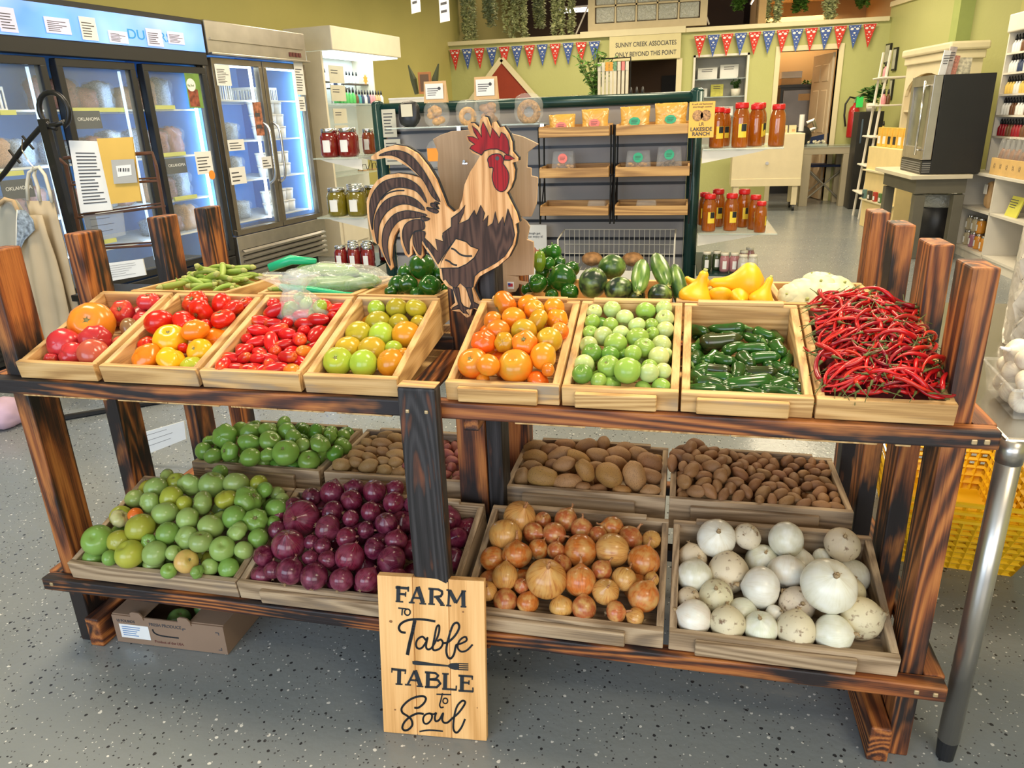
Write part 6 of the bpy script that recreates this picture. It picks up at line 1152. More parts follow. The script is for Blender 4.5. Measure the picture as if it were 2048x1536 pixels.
# bags of baked goods standing on the upper glass shelf
def cookiebag(label,u,vb,vt,w,y,m,topcard,shape,name='cookie_bag'):
    p=pY(u,vb,y); p.z=1.291; top=pY(u,vt,y).z-1.291; t=thing(name,label,'bag',p); hh=top*(.55 if topcard else 1)
    pouch('film',(0,0,hh*.5),(w/2,.045,hh*.52),M_clam,t,int(u),3.2,.06); cb=MB(); rr=random.Random(int(u))
    if shape=='ring': cb.tube([(w*.30*math.cos(a*pi/8),0,w*.36+w*.30*math.sin(a*pi/8)) for a in range(17)],w*.13,8,False)
    else:
        for i in range(9): cb.ball((rr.uniform(-w*.25,w*.25),rr.uniform(-.02,.02),w*.15+rr.uniform(0,hh*.6)),(w*.20,.018,w*.15),10,6)
    cb.build('baked_goods',m,t,smooth=True)
    if topcard:
        b=MB().add([(-w*.48,-.012,hh*.95),(w*.48,-.012,hh*.95),(w*.46,-.001,top),(-w*.46,-.001,top),(-w*.48,.022,hh*.95),(w*.48,.022,hh*.95),(w*.46,.001,top),(-w*.46,.001,top)],[(0,1,2,3),(7,6,5,4),(3,2,6,7),(0,4,5,1),(1,5,6,2),(0,3,7,4)]).build('folded_card_top',M_kraft,t)
        s=B('white_label',M_paper,b,(-w*.38,-.0135,hh+.012),(w*.36,-.0125,top-.012)); lines('print',M_ink,s,-w*.3,top-.03,w*.5,.04,4,-.0142); MB().cyl((w*.2,-.0140,top-.035),(w*.2,-.0146,top-.035),.008,n=10).build('round_mark',M_ink,s)
cookiebag('clear bag of round rolls with a tan card top, left one on the glass shelf',875,250,162,.125,3.80,M_cook,True,'x'); cookiebag('clear bag with a ring-shaped loaf between the two card-topped bags',936,247,200,.11,3.80,M_cook,False,'ring'); cookiebag('tall clear bag with a tan card top, right one on the glass shelf',975,246,153,.125,3.78,M_bread,True,'x'); cookiebag('clear bag of a crumbly granola ring at the right end of the glass shelf',1058,246,188,.14,3.80,mat('granola',(.40,.22,.08),.9,0,.5,scale=90),False,'ring')
o=thing('black_pouch','small black pouch with a cream label at the left end of the glass shelf','pouch',pY(820,252,3.85)); o.location.z=1.291; pouch('pouch_body',(0,0,.062),(.055,.025,.062),M_blkplast,o,5,3); B('cream_label',mat('cream_paper',(.66,.62,.50),.7,0,.05),o,(-.03,-.034,.05),(.03,-.03,.11)) 
for i,(u0,v0,u1,v1) in enumerate([(767,218,790,275),(772,278,800,330)]): 
    p=pY(u0,v1,3.97); q=pY(u1,v0,3.97); o=thing('price_list','beige printed list taped inside the left gondola post, %s'%['upper','lower'][i],'notice',p); B('sheet',mat('beige_card',(.58,.56,.46),.6,0,.05),o,(0,0,0),(q.x-p.x,.001,q.z-p.z)); lines('small_print',M_ink,o,.01,(q.z-p.z)*.9,(q.x-p.x)*.7,(q.z-p.z)*.8,7,-.0015)
o=thing('snack_bag','orange-labelled snack bag hanging by the plywood map','bag',pY(872,330,3.85)); pouch('bag_body',(0,0,.05),(.045,.02,.07),M_clam,o,7,3); B('orange_label',mat('orange_label',(.92,.32,.02),.5,0,.1),o,(-.035,-.025,.02),(.030,-.02,.085))
# lakeside ranch card clipped to the post
t,P=planar('hanging_card','golden card reading LAKESIDE RANCH with a cookie photo on the right gondola post','sign',pY(1376,276,3.74),Vector((1,0,0)),Vector((0,0,1)))
a=P(1376,276); c=P(1431,202); w,h=c[0]-a[0],c[1]-a[1]; B('card',mat('golden_card',(.90,.52,.10),.6,0,.06),t,(0,0,0),(w,.002,h))
text('LAKESIDE',"lettering",M_ink,t,(w/2,-.001,h*.19),.023,align='CENTER',bold=.0006); text('RANCH','lettering',M_ink,t,(w/2,-.001,h*.06),.023,align='CENTER',bold=.0006)
text('A soft old fashioned\nsourdough cookie','lettering',M_ink,t,(w/2,-.001,h*.91),.0115,align='CENTER'); text('LR','lettering',M_ink,t,(w/2,-.001,h*.335),.022,align='CENTER')
for x in (-.018,.018): MB().cyl((w/2+x,-.001,h*.62),(w/2+x,-.0025,h*.62),.024,n=18).build('cookie_picture',mat('cookie_photo',(.50,.27,.12),.6,0,.7,scale=140),t)
# wire bread basket and partly hidden poster
wb_=thing('wire_bread_basket','white wire basket with two loaves low on the gondola','basket',(-.33,3.84,.57)); b=MB()
for i in range(23): x=-.29+.58*i/22; b.cyl((x,.10,0),(x,.10,.18),.0016,n=4).cyl((x,-.12,0),(x,.10,.002),.0016,n=4)
for z in (.05,.10,.178): b.cyl((-.29,.10,z),(.29,.10,z),.002,n=4)
b.tube([(-.29,.1,.178),(-.29,-.12,.16),(-.29,-.12,0)],.004,5).tube([(.29,.1,.178),(.29,-.12,.16),(.29,-.12,0)],.004,5); b.build('wire_grid',M_white,wb_); B('front_band',M_white,wb_,(-.29,-.125,-.05),(.29,-.12,.005))
for i,x in enumerate((-.13,.08)): o=link('bread_loaf',MB().ball((0,0,0),(.055,.06,.035),18,10,lambda d,t,a:1+.05*mnoise.noise(d*3)).mesh('loaf',M_bread,True)); o.location=(-.33+x,3.84,.611); tag(o,'round brown loaf in the wire basket, %s one'%['left','right'][i],'bread')
o=thing('poster','white poster with a red hand drawing low on the gondola beside the plywood map','poster',pY(1050,560,3.93)); B('sheet',M_paper,o,(-.02,0,0),(.125,.002,.30)); text('sourdough gut\nyou can enjoy it!','print',M_ink,o,(-.008,-.001,.25),.017); MB().ball((.03,0,.15),(.045,.002,.04),14,8).ball((.09,0,.16),(.03,.002,.007),10,5).build('red_drawing',mat('terracotta_print',(.55,.20,.14),.7,0,.3,scale=30),o)
# jars and honey bottles
def jarset(r,h,col,name,lab=True,labw=.8,lidc=M_chrome):
    body=MB().lathe([(0,0),(r*.86,0),(r,.012),(r,h*.70),(r*.80,h*.84),(r*.76,h*.86)],20).mesh('jar_body',mat(name,col,.12,0,.15,coat=.6),True)
    lid=MB().lathe([(r*.80,h*.86),(r*.83,h*.865),(r*.83,h*.98),(r*.78,h),(0,h)],20).mesh('lid',lidc,True)
    l=MB(); n=6; w=labw
    for k in range(n+1):
        a=-pi/2-w/2+w*k/n; l.v+=[(r*1.012*math.cos(a),r*1.012*math.sin(a),h*.18),(r*1.012*math.cos(a),r*1.012*math.sin(a),h*.60)]
    l.f=[(2*k,2*k+2,2*k+3,2*k+1) for k in range(n)]; return body,lid,l.mesh('paper_label',M_paper,True,False)
def jar(js,loc,label,cat='jar',group=None,name='glass_jar',rz=0,sc_=1,lab=True):
    o=link(name,js[0]); o.location=loc; o.rotation_euler=(0,0,rz); o.scale=(sc_,)*3; tag(o,label,cat,group); link('lid',js[1],o)
    if lab: link('paper_label',js[2],o)
    return o
JR=jarset(.052,.145,(.20,.012,.008),'red_jelly'); JO=jarset(.036,.135,(.26,.05,.012),'amber_red_jelly'); JP=jarset(.056,.150,(.19,.15,.012),'green_pickle'); JS=jarset(.036,.125,(.22,.012,.012),'dark_red_jam')
jar(JR,(-1.865,3.83,1.151),'large red jelly jar with a white label, front left on the left gondola shelf'); jar(JR,(-1.765,3.83,1.151),'large red jelly jar with a white label, second on the left gondola shelf'); jar(JR,(-1.81,3.95,1.151),'large red jelly jar behind the front pair on the left gondola shelf')
jar(JO,(-1.76,4.1,1.151),'slim amber-red jelly jar at the back of the left gondola shelf, left one'); jar(JO,(-1.70,4.16,1.151),'slim amber-red jelly jar at the back of the left gondola shelf, right one')
for i,(x,y) in enumerate([(-1.86,3.83),(-1.745,3.83),(-1.80,3.95),(-1.70,3.96),(-1.86,4.07)]): jar(JP,(x,y,.841),'jar of green pickles on the second left gondola shelf, %s'%['front left','front right','behind the front left one','behind the front right one','rearmost'][i])
for i,(x,y) in enumerate([(-1.86,3.80),(-1.78,3.80),(-1.70,3.80),(-1.82,3.88),(-1.74,3.88),(-1.86,3.97),(-1.77,3.97),(-1.70,4.05)]): jar(JS,(x,y,.556),'small dark red jam jar on the low left gondola shelf, %s'%['front left','front middle','front right','second row left','second row right','third row left','third row right','rearmost'][i])
hr=.040; HB=MB().lathe([(0,0),(hr*.95,0),(hr,.008),(hr,.125),(hr*.92,.150),(hr*.72,.168),(hr*.70,.175)],22).mesh('honey_body',mat('amber_honey',(.36,.085,.003),.08,0,.25,coat=.8),True)
HL=MB().lathe([(hr*.78,.172),(hr*.80,.176),(hr*.80,.192),(hr*.72,.198),(0,.198)],20).mesh('red_lid',M_red,True)
def labm(m,z0,z1,w,a0=-pi/2):
    l=MB(); n=6
    for k in range(n+1): a=a0-w/2+w*k/n; l.v+=[(hr*1.014*math.cos(a),hr*1.014*math.sin(a),z0),(hr*1.014*math.cos(a),hr*1.014*math.sin(a),z1)]
    l.f=[(2*k,2*k+2,2*k+3,2*k+1) for k in range(n)]; return l
HY=labm(0,.045,.105,1.0).mesh('yellow_label',mat('honey_yellow_label',(.85,.62,.05),.5,0,.05),True,False); l_=labm(0,.072,.104,.62,-pi/2+.16); l_.v=[(x*1.01,y*1.01,z) for x,y,z in l_.v]; HK=l_.mesh('black_label_print',M_inkb,True,False)
def honey(loc,s,label,rz=0,lab=True):
    o=link('honey_bottle',HB); o.location=loc; o.scale=(s,s,s*1.05); o.rotation_euler=(0,0,rz); tag(o,label,'honey bottle'); link('red_lid',HL,o)
    if lab: q=link('yellow_label',HY,o); link('black_label_print',HK,q)
for i,(x,y,s,rz) in enumerate([(.135,3.84,.88,.35),(.24,3.82,.96,.2),(.315,3.90,.92,1.2),(.335,4.02,.95,.6),(.405,3.83,.90,2.4),(.17,3.98,.85,.3)]): honey((x,y,1.151),s,'red-capped honey bottle on the upper glass shelf, %s'%['leftmost by the green post','second from the left','third with embossed side','behind the third','rightmost at the shelf end','behind the leftmost'][i],rz)
for i,(x,y,s,rz) in enumerate([(.12,3.84,.86,.3),(.225,3.86,.86,.3),(.165,4.0,.90,.2),(.29,3.98,.90,.4),(.34,3.90,.80,.4),(.36,3.80,.70,1.3),(.10,4.05,.8,0)]): honey((x,y,.756),s,'red-capped honey bottle on the lower glass shelf, %s'%['leftmost in front','second in front','behind the first pair','third toward the back','fourth, short one','small one at the front right corner','rearmost at the left'][i],rz)
M_lidw=mat('cream_lid',(.75,.70,.58),.4,0,.05)
SJ={k:jarset(.024,.095,c,'spice_'+k,lidc=M_lidw) for k,c in dict(pink=(.42,.18,.20),white=(.55,.53,.48),green=(.05,.07,.03),rust=(.50,.20,.08)).items()}
for i,(x,y,k,z) in enumerate([(.12,3.82,'green',.561),(.17,3.84,'green',.561),(.205,3.79,'pink',.561),(.252,3.79,'pink',.561),(.29,3.74,'white',.561),(.335,3.74,'white',.561),(.30,3.86,'pink',.561),(.335,3.95,'pink',.561)]): jar(SJ[k],(x,y,z),'%s spice jar with a pale lid on the green shelf, %s from the left'%(k,['first','second','third','fourth','fifth','sixth','seventh','eighth'][i]),'spice jar',None,'spice_jar')
for i in range(5): jar(SJ['rust'],(.18+.055*i,3.80+.02*(i%2),.401),'rust-coloured spice jar on the lowest green shelf behind the yellow squash, %s from the left'%['first','second','third','fourth','fifth'][i],'spice jar',None,'spice_jar',sc_=1.1)
# counter items above the gondola
ct=thing('rear_counter','long counter behind the gondola carrying jars, a plant and pouches','counter',(-1.6,5.4,0)); B('counter_top',M_w2,ct,(0,0,1.30),(1.55,.5,1.335),.004); B('counter_body',M_w2,ct,(.04,.04,0),(1.5,.46,1.30))
for i,(u,k) in enumerate(((1128,'a'),(1144,'b'),(1156,'c'))):
    p=pY(u,190,5.5); p.z=1.336; o=thing('diffuser_jar','small striped red and navy jar with a stick on the rear counter, %s'%['left','middle','right'][i],'jar',p); MB().lathe([(0,0),(.022,0),(.022,.05),(.016,.06),(0,.06)],12).build('jar_body',mat('navy_red_stripes',(.12,.03,.05),.4,0,.8,scale=45),o,smooth=True); MB().lathe([(.0225,.018),(.0228,.020),(.0228,.030),(.0225,.032)],12).build('pale_band',mat('pink_band',(.75,.50,.45),.6,0,.1),o); MB().cyl((0,0,.06),(.004,0,.12),.0015,n=4).build('stick',M_tray,o)
M_leaf=mat('fresh_leaf',(.12,.26,.04),.5,0,.35,scale=12); M_leafp=mat('pale_vine_leaf',(.66,.70,.38),.6,0,.3,scale=12); M_leafd=mat('dark_leaf',(.05,.14,.03),.4,0,.35,scale=12)
def leaves(name,m,parent,pts,L,seed,n=1,w=.32):
    b=MB(); rr=random.Random(seed)
    for p in pts:
        for _ in range(n):
            d=Vector((rr.uniform(-1,1),rr.uniform(-1,1),rr.uniform(-.7,.5))).normalized(); s_=d.cross(Vector((0,0,1))); s_=s_.normalized() if s_.length>.01 else Vector((1,0,0)); l=L*rr.uniform(.6,1.2); q=Vector(p); k=len(b.v); up=d.cross(s_)*l*.08
            b.v+=[tuple(q),tuple(q+d*l*.5+s_*l*w+up),tuple(q+d*l),tuple(q+d*l*.5-s_*l*w+up),tuple(q+d*l*.5-up)]; b.f+=[(k,k+4,k+1),(k+4,k+2,k+1),(k,k+3,k+4),(k+4,k+3,k+2)]
    me=bpy.data.meshes.new(name); me.from_pydata(b.v,[],b.f); me.materials.append(m); return link(name,me,parent)
def plant(name,label,loc,h,spread,n,m,seed,L=.06,cat='plant',pot=True,droop=0):
    t=thing(name,label,cat,loc); rr=random.Random(seed); sb=MB(); pts=[]
    for i in range(n):
        a=rr.uniform(0,6.28); r=rr.uniform(.2,1)*spread; hh=h*rr.uniform(.6,1); P_=[]
        for k in range(9): s=k/8; P_.append((r*s**1.4*math.cos(a),r*s**1.4*math.sin(a),.08+hh*(s-droop*s*s*1.7)))
        sb.tube(P_,.004,4); pts+=P_[2:]
    sb.build('stems',mat('plant_stem',(.14,.20,.05),.6,0,.1),t); leaves('leaves',m,t,pts,L,seed,3)
    if pot: MB().lathe([(0,0),(.06,0),(.075,.10),(.068,.10),(.06,.08),(0,.08)],16).build('pot',M_white,t,smooth=True)
    return t
p=pY(1190,188,5.55); plant('leafy_plant','leafy green plant with tall sprigs on the rear counter',(p.x,5.55,1.336),.32,.16,13,M_leaf,3,.05)
o=thing('pouch_stand','black wire stand hung with cream and orange-topped pouches on the rear counter','stand',(pY(1228,186,5.5).x,5.5,1.336)); sb=MB()
for x in (-.11,.11): sb.cyl((x,0,0),(x,0,.34),.004,n=5)
sb.cyl((-.11,0,.34),(.11,0,.34),.004,n=5).build('wire_frame',M_black,o)
for i in range(8):
    x=-.10+i*.027; q=thing('seed_pouch','slim %s pouch hanging on the black wire stand, %s from the left'%(['white','cream','orange-topped','orange-topped','green-topped','cream','pink-topped','cream'][i],['first','second','third','fourth','fifth','sixth','seventh','eighth'][i]),'pouch',o.location+Vector((x,-.02,.10))); B('pouch_body',mat('cream_pouch',(.68,.62,.48),.5,0,.15),q,(-.010,-.012,0),(.010,.010,.20),.003); B('header',mat(['cream_paper','cream_paper','orange_label','orange_label','green_card','cream_paper','pink_sticker','cream_paper'][i],(.6,.5,.3)),q,(-.011,-.014,.16),(.011,-.0125,.215))
for i,x in enumerate((.02,.06,.10)): o=bottle('clear',(pY(1262,187,5.5).x+x-.02,5.48,1.336),(1,1,1.1),'small clear bottle right of the pouch stand, %s'%['left','middle','right'][i])
# ------------------------------------------------------------------ rear wall dressing
def YW(u,v,y=12.0): return pY(u,v,y)
tag(B('staff_panel_board',M_trim,None,(-1.62,YB-.08,2.385),(-.10,YB+.16,2.47)),kind='structure').name='trim_7'
# sign over the staff doorway
hs=thing('overhead_sign','cream board reading SUNNY CREEK ASSOCIATES ONLY BEYOND THIS POINT over the staff doorway','sign',(-.66,YB-.05,2.05)); a=(-.53,0); B('board',mat('cream_sign_board',(.72,.64,.36),.6,0,.04),hs,(-.53,-.02,.0),(.50,.03,.335),.004)
text('SUNNY CREEK ASSOCIATES','lettering',M_ink,hs,(0,-.022,.185),.088,align='CENTER',sx=.80,bold=.001); text('ONLY BEYOND THIS POINT','lettering',M_ink,hs,(0,-.022,.055),.088,align='CENTER',sx=.80,bold=.001)
for n_,(x0,x1) in enumerate(((-1.15,-1.09),(-.21,-.13))): S('trim_%d'%(8+n_),M_trim,(x0,YB-.04,0),(x1,YB+.14,2.05))
S('wall_back_5',M_brown,(-1.6,15.0,0),(.6,15.1,2.4)); S('ceiling_4',M_brown,(-1.6,12.14,2.39),(.04,15.0,2.395)) ; S('door_2',mat('dark_door',(.02,.015,.012),.6,0,.1),(-.52,14.96,0),(-.15,14.99,1.95))
# glass-block transom panel above
gp=thing('glass_block_panel','cream framed panel of glass blocks standing above the staff doorway','window panel',(-.66,YB-.03,2.47)); fr_=MB(); W=1.70
fr_.box((-W/2,0,0),(W/2,.10,.10)).box((-W/2,0,.10),(-W/2+.10,.10,.9)).box((W/2-.10,0,.10),(W/2,.10,.9)).box((-W/2+.1,0,.80),(W/2-.1,.10,.9))
for i in range(1,5): x=-W/2+.10+i*(W-.2)/5; fr_.box((x-.012,.01,.10),(x+.012,.09,.80))
for z in (.33,.57): fr_.box((-W/2+.1,.01,z-.012),(W/2-.1,.09,z+.012))
fr_.build('frame',mat('tan_wood_paint',(.58,.48,.30),.6,0,.06),gp)
M_gb=filmy('glass_block',(.55,.56,.50),.75,1.0,26); gbp=MB()
for i in range(5):
    for j in range(3): x=-W/2+.10+i*(W-.2)/5; z=.10+j*.235; MB().box((x+.015,.02,z+.012),(x+(W-.2)/5-.015,.08,z+.215)).build('glass_block',M_gb,gp,bevel=.015)
# bunting
M_br=mat('red_bandana',(.70,.05,.035),.8,0,.5,scale=70); M_bb=mat('blue_bandana',(.07,.13,.42),.8,0,.5,scale=70)
def bunt(name,label,x0,x1,n,first,y,zf):
    t=thing(name,label,'bunting',((x0+x1)/2,y,zf(0))); MB().tube([(x0-(x0+x1)/2+(x1-x0)*k/12,0,zf(k/12)-zf(0)) for k in range(13)],.004,5).build('string',M_white,t)
    for i in range(n):
        s=(i+.5)/n; x=x0+(x1-x0)*s-(x0+x1)/2; z=zf(s)-zf(0); red=(i+first)%2==0; w=.084
        f=MB().prism([(x-w,z),(x+w,z),(x,z-.30)],-.003,.0).build('red_pennant' if red else 'blue_pennant',M_br if red else M_bb,t); dots=MB(); rr=random.Random(i)
        for k,(dx,dz,r) in enumerate([(-.035,-.05,.022),(.035,-.05,.022),(0,-.03,.012),(0,-.10,.016),(-.02,-.13,.008),(.02,-.13,.008),(0,-.17,.010),(0,-.22,.007),(-.055,-.02,.008),(.055,-.02,.008)]): dots.prism([(x+dx+r*math.cos(a*pi/4),z+dz+r*.7*math.sin(a*pi/4)) for a in range(8)],-.0045,-.003)
        dots.build('white_print',M_paper,f)
bunt('pennant_bunting','red and blue bandana pennant string on the left half of the rear wall',YW(897,95,11.93).x,YW(1202,80,11.93).x,12,0,11.93,lambda s:2.33+.005*s)
bunt('pennant_bunting','red and blue bandana pennant string on the right half of the rear wall',YW(1387,70,11.93).x,YW(1755,48,11.93).x,13,0,11.93,lambda s:2.33+.03*s)
# barn gable hung on the rear wall
bn=thing('barn_gable','red barn gable panel with cream edge boards on the rear wall','wall decoration',(YW(1003,112,11.9).x,11.9,1.55)); pk_=YW(1003,118,11.9).z-1.55
MB().prism([(-.60,-.10),(.60,-.10),(0,pk_-.03)],0,.03).build('red_panel',mat('barn_red',(.30,.035,.012),.7,0,.05),bn)
for s in (-1,1): b=MB(); ribbon(b,[(0,pk_),(s*.66,-.12)],.075,-.02,.04); b.build('edge_board',M_trim,bn)
# niche with shelves
nb=MB().box((.05,12.12,.7),(.79,12.40,.72)).box((.05,12.12,2.05),(.79,12.40,2.07)).box((.04,12.1,.7),(.06,12.4,2.07)).box((.78,12.1,.7),(.80,12.4,2.07)).box((.04,12.40,.7),(.80,12.42,2.07)); tag(nb.build('wall_back_6',mat('niche_white',(.55,.54,.50),.6,0,.04),None),kind='structure')
for k,z in enumerate((1.755,1.51,1.24)): tag(B('trim_%d'%(10+k),M_shelfglass,None,(.06,12.02,z-.012),(.78,12.39,z)),kind='structure')
c_=MB().box((.03,YB-.03,.7),(.06,YB+.02,2.08)).box((.78,YB-.03,.7),(.81,YB+.02,2.08)).box((.03,YB-.03,2.05),(.81,YB+.02,2.08)); tag(c_.build('trim_13',M_white,None),kind='structure')
for i,(x,z,w_,h_,m) in enumerate([(.10,1.756,.28,.16,M_paper),(.42,1.756,.26,.19,M_paper),(.30,1.511,.18,.17,mat('yellow_green_box',(.55,.52,.10),.6,0,.2,scale=20)),(.10,1.511,.15,.12,M_paper),(.42,1.241,.22,.13,M_paper)]):
    o=thing('carton','%s in the white wall niche'%['left white carton on the top shelf','right white carton on the top shelf','yellow-green box on the second shelf','small pale carton at the left of the second shelf','pale box on the third shelf'][i],'box',(x,12.2,z)); B('box_body',m,o,(0,0,0),(w_,.12,h_),.003); lines('print',M_ink,o,w_*.2,h_*.9,w_*.6,h_*.3,2,-.001)
plant('potted_plant','small dark potted plant in the wall niche',(.66,12.2,1.511),.16,.09,9,M_leafd,8,.045)
# office behind the door: boxes, freezer chest, cart
o=thing('office_refrigerator','grey-doored small refrigerator taped with papers inside the office','refrigerator',(1.62,13.2,0)); B('cabinet_body',M_blkplast,o,(-.22,0,.55),(.36,.5,1.62)); B('door',mat('dull_steel_door',(.22,.21,.22),.4,.4,.2,scale=3),o,(-.18,-.03,.60),(.32,0,1.58),.006); B('top_slab',M_blkplast,o,(-.24,-.04,1.62),(.38,.5,1.66)); B('paper',M_kraft,o,(.05,-.032,1.42),(.22,-.031,1.52)); B('base_cart',M_blkplast,o,(-.35,-.1,0),(.40,.5,.53))
for k,(z,m) in enumerate(((1.662,M_card),(1.76,M_paper))): q=thing('carton','%s carton on the office refrigerator'%['lower tan','upper white'][k],'box',(1.40,13.2,z)); B('box_body',m if k else M_kraft,q,(0,0,0),(.30,.3,.094)); 
q=thing('greens_bunch','bunch of greens on the office refrigerator','greens',(1.82,13.3,1.662)); leaves('leaves',M_leaf,q,[(x*.03-.09,0,.02+.01*(x%2)) for x in range(7)],.07,4,8)
dr=thing('door_1','six-panel cream door standing open into the office','door',(1.99,12.13,0),R(101)); dr['kind']='structure'; M_dr=mat('cream_door_paint',(.66,.53,.36),.5,0,.04)
B('door_leaf',M_dr,dr,(0,0,.01),(.78,.035,2.04),.004)
for x in (.10,.43):
    for z0,z1 in ((.15,.80),(.95,1.55),(1.66,1.90)): B('raised_panel',M_dr,dr,(x,.0,z0),(x+.25,.042,z1),.012)
MB().ball((.72,.08,.98),.03,12,8).build('door_knob',mat('brass',(.65,.45,.12),.3,.9,.1),dr)
# fire extinguisher
p=YW(1703,275,11.85); fe=thing('fire_extinguisher','red fire extinguisher with a green tag on the rear wall','fire extinguisher',(p.x,11.87,p.z)); hgt=YW(1707,212,11.85).z-p.z
MB().lathe([(0,0),(.07,0),(.075,.02),(.075,.34),(.06,.40),(.025,.43),(.02,.46),(0,.46)],18).build('cylinder',mat('extinguisher_red',(.45,.01,.015),.3,0,.06,coat=.4),fe,smooth=True); MB().cyl((0,0,.45),(0,0,.52),.02,n=10).tube([(-.02,0,.52),(.05,0,.56),(.14,0,.61)],.012,6).build('valve_lever',M_chrome,fe); MB().tube([(0,0,.52),(-.08,-.02,.54),(-.13,-.02,.45),(-.13,-.02,.30),(-.10,-.03,.15)],.013,8).build('hose',M_blkplast,fe,smooth=True); B('green_tag',mat('fluorescent_green_tag',(.05,.75,.15),.6,0,.05),fe,(.0,-.06,.40),(.09,-.055,.54))
# framed certificates on the angled return wall
for i,(u0,v0,u1,v1) in enumerate([(1750,100,1766,144),(1768,86,1784,128),(1783,94,1797,142),(1741,159,1757,200),(1764,133,1777,168),(1777,157,1788,200)]):
    n_=Vector((-1.85,-.36,0)).normalized(); p0=Vector((2.604,12.05,0)); a=pP(u0,v1,p0,n_); c=pP(u1,v0,p0,n_); w_=(Vector((c.x,c.y))-Vector((a.x,a.y))).length; 
    o=thing('framed_certificate','black framed certificate, %s in the cluster on the angled wall'%['top left','top centre','top right','bottom left','lower centre','bottom right'][i],'picture',a); e=Vector((c.x-a.x,c.y-a.y,0)); o.rotation_euler=(0,0,math.atan2(e.y,e.x)); h_=c.z-a.z; B('frame',M_blkplast,o,(0,-.012,0),(w_,.01,h_)); B('certificate',mat('faded_paper',(.50,.50,.40),.6,0,.15,scale=12),o,(w_*.14,-.016,h_*.08),(w_*.86,-.012,h_*.92))
# black cabinet with a plant
bc=thing('black_cabinet','black cabinet with a trailing plant behind the right desk','cabinet',(2.16,10.95,0)); B('cabinet_body',M_blkplast,bc,(0,0,0),(.30,.35,1.24),.005); B('glass_strip',mat('bluish_glass',(.08,.12,.18),.2,0,.1),bc,(.04,-.004,.85),(.06,0,1.15))
plant('trailing_plant','trailing green plant on the black cabinet',(2.33,11.1,1.242),.32,.14,10,M_leafd,12,.09,droop=.15)
# desks
def desk(label,x0,x1,y,z=.80):
    t=thing('desk',label,'desk',(x0,y,0)); w_=x1-x0; M_d=mat('taupe_desk_laminate',(.40,.35,.25),.5,0,.05,scale=3)
    B('desk_top',M_d,t,(0,0,z-.10),(w_,.6,z-.006),.004); B('glass_top',M_shelfglass,t,(0,-.01,z-.006),(w_,.6,z+.004))
    for x in (0,w_-.11):
        for yy in (0,.49): B('leg',M_d,t,(x,yy,0),(x+.11,yy+.11,z-.10),.003)
    return t
desk('left grey-beige desk with square legs in front of the office door',1.57,2.20,11.3); desk('right grey-beige desk with square legs beside the black cabinet',2.205,2.62,11.3)
dc=thing('folding_chair','navy folding camp chair behind the left desk','chair',(1.95,11.75,0)); sb=MB()
for y in (0,.4): sb.cyl((-.28,y,0),(.28,y,.52),.012,n=6).cyl((.28,y,0),(-.28,y,.52),.012,n=6)
for x in (-.28,.28): sb.cyl((x,.4,.0),(x,.42,.95),.012,n=6)
sb.build('folding_frame',mat('grey_tube',(.35,.33,.28),.4,.5,.05),dc); B('seat',mat('navy_canvas',(.015,.03,.10),.8,0,.1),dc,(-.28,0,.50),(.28,.4,.53)); MB().prism([(-.28,.78),(.28,.86),(.28,1.0),(-.28,.88)],.40,.42).build('backrest',mat('navy_canvas',(.015,.03,.10)),dc)
bp=thing('black_backpack','black bag with a pink tag on the floor under the right desk','bag',(2.44,11.45,0)); pouch('bag_body',(0,0,.28),(.20,.14,.28),M_blkplast,bp,6,3); B('pink_tag',mat('pink_tag',(.8,.08,.25),.6,0,.05),bp,(-.17,-.16,.42),(-.11,-.15,.50))
o=thing('desk_tray','wire tray of papers and trinkets on the left desk','tray',(1.72,11.4,.806)); B('tray_body',M_shelfglass,o,(-.10,0,0),(.16,.2,.03)); cb=MB(); rr=random.Random(2)
for i in range(14): cb.ball((rr.uniform(-.08,.14),rr.uniform(.02,.16),.04+rr.uniform(0,.03)),.018,6,4)
cb.build('trinkets',mat('cream_trinkets',(.66,.62,.48),.6,0,.4,scale=40),o)
o=thing('desk_mixer','dark machine with a white roll on the left desk','machine',(1.55,11.55,.806)); MB().ball((0,0,.14),(.14,.1,.14),14,8).build('dark_body',M_blkplast,o,smooth=True); MB().cyl((-.02,-.08,.2),(-.02,-.08,.42),.035,n=12).build('white_roll',M_paper,o); MB().tube([(.06,0,.3),(.14,0,.34),(.18,0,.24),(.1,0,.2)],.03,8).build('grey_arm',M_steel,o)
for i,x in enumerate((2.32,2.42,2.53,2.64)): q=thing('gift_box','gold and brown packet standing on the right desk, %s from the left'%['first','second','third','fourth'][i],'packet',(x,11.38,.806)); B('packet_body',mat('gold_packet',(.66,.45,.14),.5,0,.2,scale=20),q,(-.045,0,0),(.045,.05,.16-.02*(i%2)),.004); B('brown_window',mat('brown_window',(.20,.09,.03),.5,0,.2),q,(-.02,-.002,.03),(.025,0,.11))
